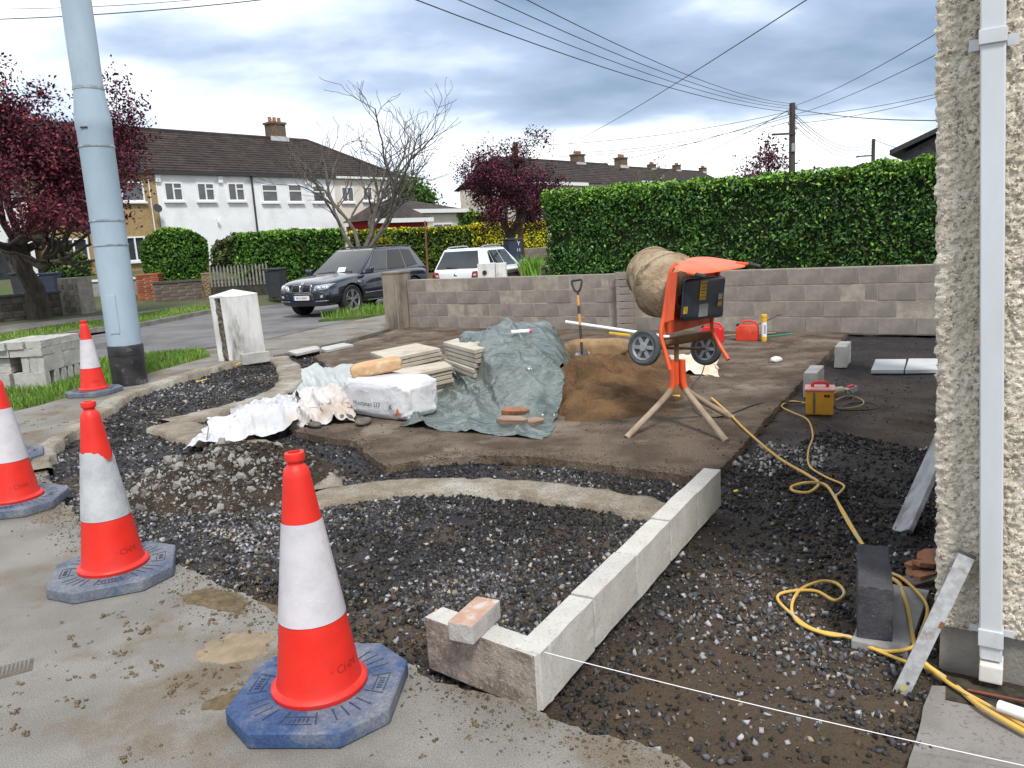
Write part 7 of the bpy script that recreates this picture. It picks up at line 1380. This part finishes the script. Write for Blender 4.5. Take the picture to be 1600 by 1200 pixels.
stB = [(-2.43, .72, .50, .95, .02), (-2.38, .82, .42, 1.02, .02), (-2.2, .92, .36, 1.08, .02), (-1.8, .955, .30, 1.10, .02), (-1, .965, .27, 1.10, .02), (0, .965, .27, 1.08, .02), (.8, .965, .27, 1.06, .03), (1.25, .96, .28, 1.05, .05), (1.8, .945, .29, .995, .06), (2.15, .91, .29, .935, .06), (2.32, .86, .29, .88, .05), (2.41, .78, .31, .80, .03), (2.44, .70, .36, .72, .01)]
e, patch, spt = make_car('parked_car', 'dark navy four-wheel-drive car parked facing left beyond the pier', (cB[0], cB[1], ZR), math.atan2(fwd[1], fwd[0]), m_navy, stB, (-2.22, 1.08, -1.72, .10, .88, .66, 1.02, 1.70), (1.52, -1.41), .395, .82,
    dict(side=[([(.64, .10), (.905, .10), (.955, .90), (.66, .90)], m_cgl), ([(.34, .12), (.62, .10), (.635, .90), (.34, .90)], m_cgl2), ([(.12, .2), (.315, .13), (.315, .90), (.10, .86)], m_cgl2)]))
for s in (-1, 1):     # grille halves with bars
    patch('grille', [(s*.04, .66), (s*.31, .67), (s*.33, .86), (s*.05, .87)], 'f', m_chr, .006); patch('grille_mesh', [(s*.06, .68), (s*.29, .69), (s*.31, .845), (s*.07, .855)], 'f', m_trim, .02)
    for k in range(5): y = s*(.09+.047*k); patch('grille_bar', [(y-.006, .69), (y+.006, .69), (y+.006, .84), (y-.006, .84)], 'f', m_trim, .035, g=3)
    patch('headlight', [(s*.40, .70), (s*.80, .74), (s*.86, .87), (s*.46, .83)], 'f', m_lampg, .008); patch('lamp_ring', [(s*.50, .735), (s*.60, .74), (s*.60, .81), (s*.50, .80)], 'f', m_chr, .016, g=4); patch('lamp_ring', [(s*.65, .75), (s*.74, .76), (s*.74, .83), (s*.65, .82)], 'f', m_chr, .016, g=4)
    patch('side_intake', [(s*.44, .47), (s*.80, .49), (s*.82, .60), (s*.50, .63)], 'f', m_trim, .006); patch('fog_lamp', [(s*.62, .52), (s*.70, .525), (s*.70, .59), (s*.62, .585)], 'f', m_lampg, .014, g=4); patch('bumper_strip', [(s*.42, .425), (s*.80, .44), (s*.80, .46), (s*.42, .445)], 'f', m_chr, .01)
patch('lower_intake', [(-.42, .44), (.42, .44), (.36, .62), (-.36, .62)], 'f', m_trim, .006); patch('bumper_strip', [(-.33, .625), (.33, .625), (.33, .64), (-.33, .64)], 'f', m_chr, .01)
m_plate = M('plate_white', (.72, .72, .70), rough=.4); m_eu = M('plate_blue', (.02, .06, .35), rough=.4)
pl_ = MB().box((2.475, 0, .53), (.02, .54, .115)).build('number_plate', m_plate, e, bevel=.004); MB().box((2.4865, -.245, .53), (.003, .045, .11)).build('plate_band', m_eu, pl_); me = text_me('06·G·2063', .085, m_trim, .0008); link('plate_text', me, pl_, (2.4868, .02, .53), (R_(90), 0, R_(90)))
MB().lathe([(.05, 0), (.05, .01)], 20, (2.36, 0, .905), R=rotm(ry=R_(60))).build('badge', m_chr, e)
patch('sill_trim', [(-.95, .30), (1.08, .30), (1.08, .335), (-.95, .335)], 's', m_chr, .012, both=True); patch('door_strip', [(-.9, .52), (1.0, .52), (1.0, .545), (-.9, .545)], 's', m_chr, .006, both=True)
for x in (1.06, .02, -1.0): patch('door_seam', [(x, .36), (x+.012, .36), (x+.012, 1.0), (x, 1.0)], 's', m_trim, .002, both=True, g=6)
for x in (.12, -.9): patch('door_handle', [(x, .84), (x+.2, .845), (x+.2, .875), (x, .87)], 's', m_navy, .03, both=True, g=4)
patch('side_repeater', [(1.14, .83), (1.24, .83), (1.24, .86), (1.14, .86)], 's', m_lampg, .008, both=True, g=3)
for s in (1, -1):
    q = spt(.93, .10, s, .02); MB().box((.86, s*1.06, 1.13), (.14, .22, .17)).build('mirror', m_navy, e, smooth=True, bevel=.05, seg=3); MB().beam((.86, s*.90, 1.06), (.86, s*1.0, 1.09), .06, .04).build('mirror_arm', m_trim, e)
    MB().tube(smooth_path([(.0, s*.63, 1.70), (-.12, s*.64, 1.755), (-.8, s*.645, 1.765), (-1.5, s*.64, 1.745), (-1.66, s*.63, 1.69)], 6), .018, 8).build('roof_rail', m_trim, e, smooth=True)
MB().beam((-1.85, -.55, 1.70), (-1.85, .55, 1.70), .28, .035).build('rear_spoiler', m_navy, e, bevel=.012)
MB().box((.93, .15, 1.16), (.02, .25, .17), R=rotm(ry=R_(-35))).build('paper_permit', m_plate, e)
# ---- white hatchback seen from behind
th = R_(25); fwd = np.array([math.sin(th), math.cos(th)]); lf = np.array([-fwd[1], fwd[0]]); rr0 = D(752, 440, 22.6)[:2]; cS = np.array(rr0)+fwd*1.98+lf*.82
stS = [(-1.99, .74, .45, .86, .01), (-1.95, .80, .36, .92, .02), (-1.8, .84, .30, .97, .02), (-1.3, .865, .26, .98, .02), (-.4, .868, .25, .96, .02), (.4, .866, .25, .94, .02), (.95, .86, .26, .95, .05), (1.4, .84, .28, .90, .06), (1.75, .80, .30, .82, .05), (1.93, .70, .34, .70, .03), (2.0, .60, .40, .60, .01)]
e, patch, spt = make_car('parked_car', 'white hatchback parked behind the garden wall, rear towards camera', (cS[0], cS[1], ZR), math.atan2(fwd[1], fwd[0]), m_wpaint, stS, (-1.88, .98, -1.50, .12, .80, .60, .90, 1.52), (1.28, -1.30), .31, .74,
    dict(side=[([(.62, .10), (.89, .10), (.955, .88), (.63, .88)], m_cgl), ([(.36, .12), (.60, .10), (.61, .88), (.30, .88)], m_cgl), ([(.24, .18), (.345, .13), (.285, .86), (.25, .80)], m_cgl2)], rear_ins=.07, rv0=.10))
for s in (1, -1):
    patch('tail_lamp', [(s*.52, .70), (s*.80, .70), (s*.83, .90), (s*.56, .88)], 'r', m_rlamp, .012); patch('lamp_lens', [(s*.57, .74), (s*.66, .74), (s*.67, .81), (s*.58, .81)], 'r', m_lampg, .02, g=4)
    patch('tail_lamp_side', [(-1.93, .72), (-1.62, .77), (-1.66, .87), (-1.90, .88)], 's', m_rlamp, .010) if s > 0 else patch('tail_lamp_side', [(-1.93, .72), (-1.62, .77), (-1.66, .87), (-1.90, .88)], 's', m_rlamp, .010, both=True)
    MB().tube(smooth_path([(.0, s*.56, 1.53), (-.1, s*.57, 1.585), (-.65, s*.575, 1.595), (-1.2, s*.57, 1.575), (-1.38, s*.56, 1.52)], 6), .022, 8).build('roof_rail', m_rim, e, smooth=True); MB().box((.78, s*.96, 1.0), (.14, .2, .15)).build('mirror', m_chr, e, smooth=True, bevel=.05, seg=3)
    for wx in (1.28, -1.30): patch('arch_trim', [(wx-.42, .62), (wx+.42, .62), (wx+.36, .74), (wx-.36, .74)], 's', m_trim, .004, both=False) if s > 0 else None
patch('badge', [(-.05, .78), (.05, .78), (.03, .84), (-.03, .84)], 'r', m_chr, .012, g=3); patch('plate_recess', [(-.28, .56), (.28, .56), (.28, .68), (-.28, .68)], 'r', m_plate, .01, g=4); patch('rear_bumper', [(-.70, .38), (.70, .38), (.72, .52), (-.72, .52)], 'r', m_trim, .01)
for x in (.9, -.02, -.98): patch('door_seam', [(x, .34), (x+.012, .34), (x+.012, .9), (x, .9)], 's', m_trim, .002, both=True, g=6)
for x in (.08, -.82): patch('door_handle', [(x, .76), (x+.18, .765), (x+.18, .79), (x, .785)], 's', m_trim, .02, both=True, g=4)
MB().tube([(-1.92, -.05, .98), (-1.86, .38, 1.04)], .014, 6).build('rear_wiper', m_trim, e)
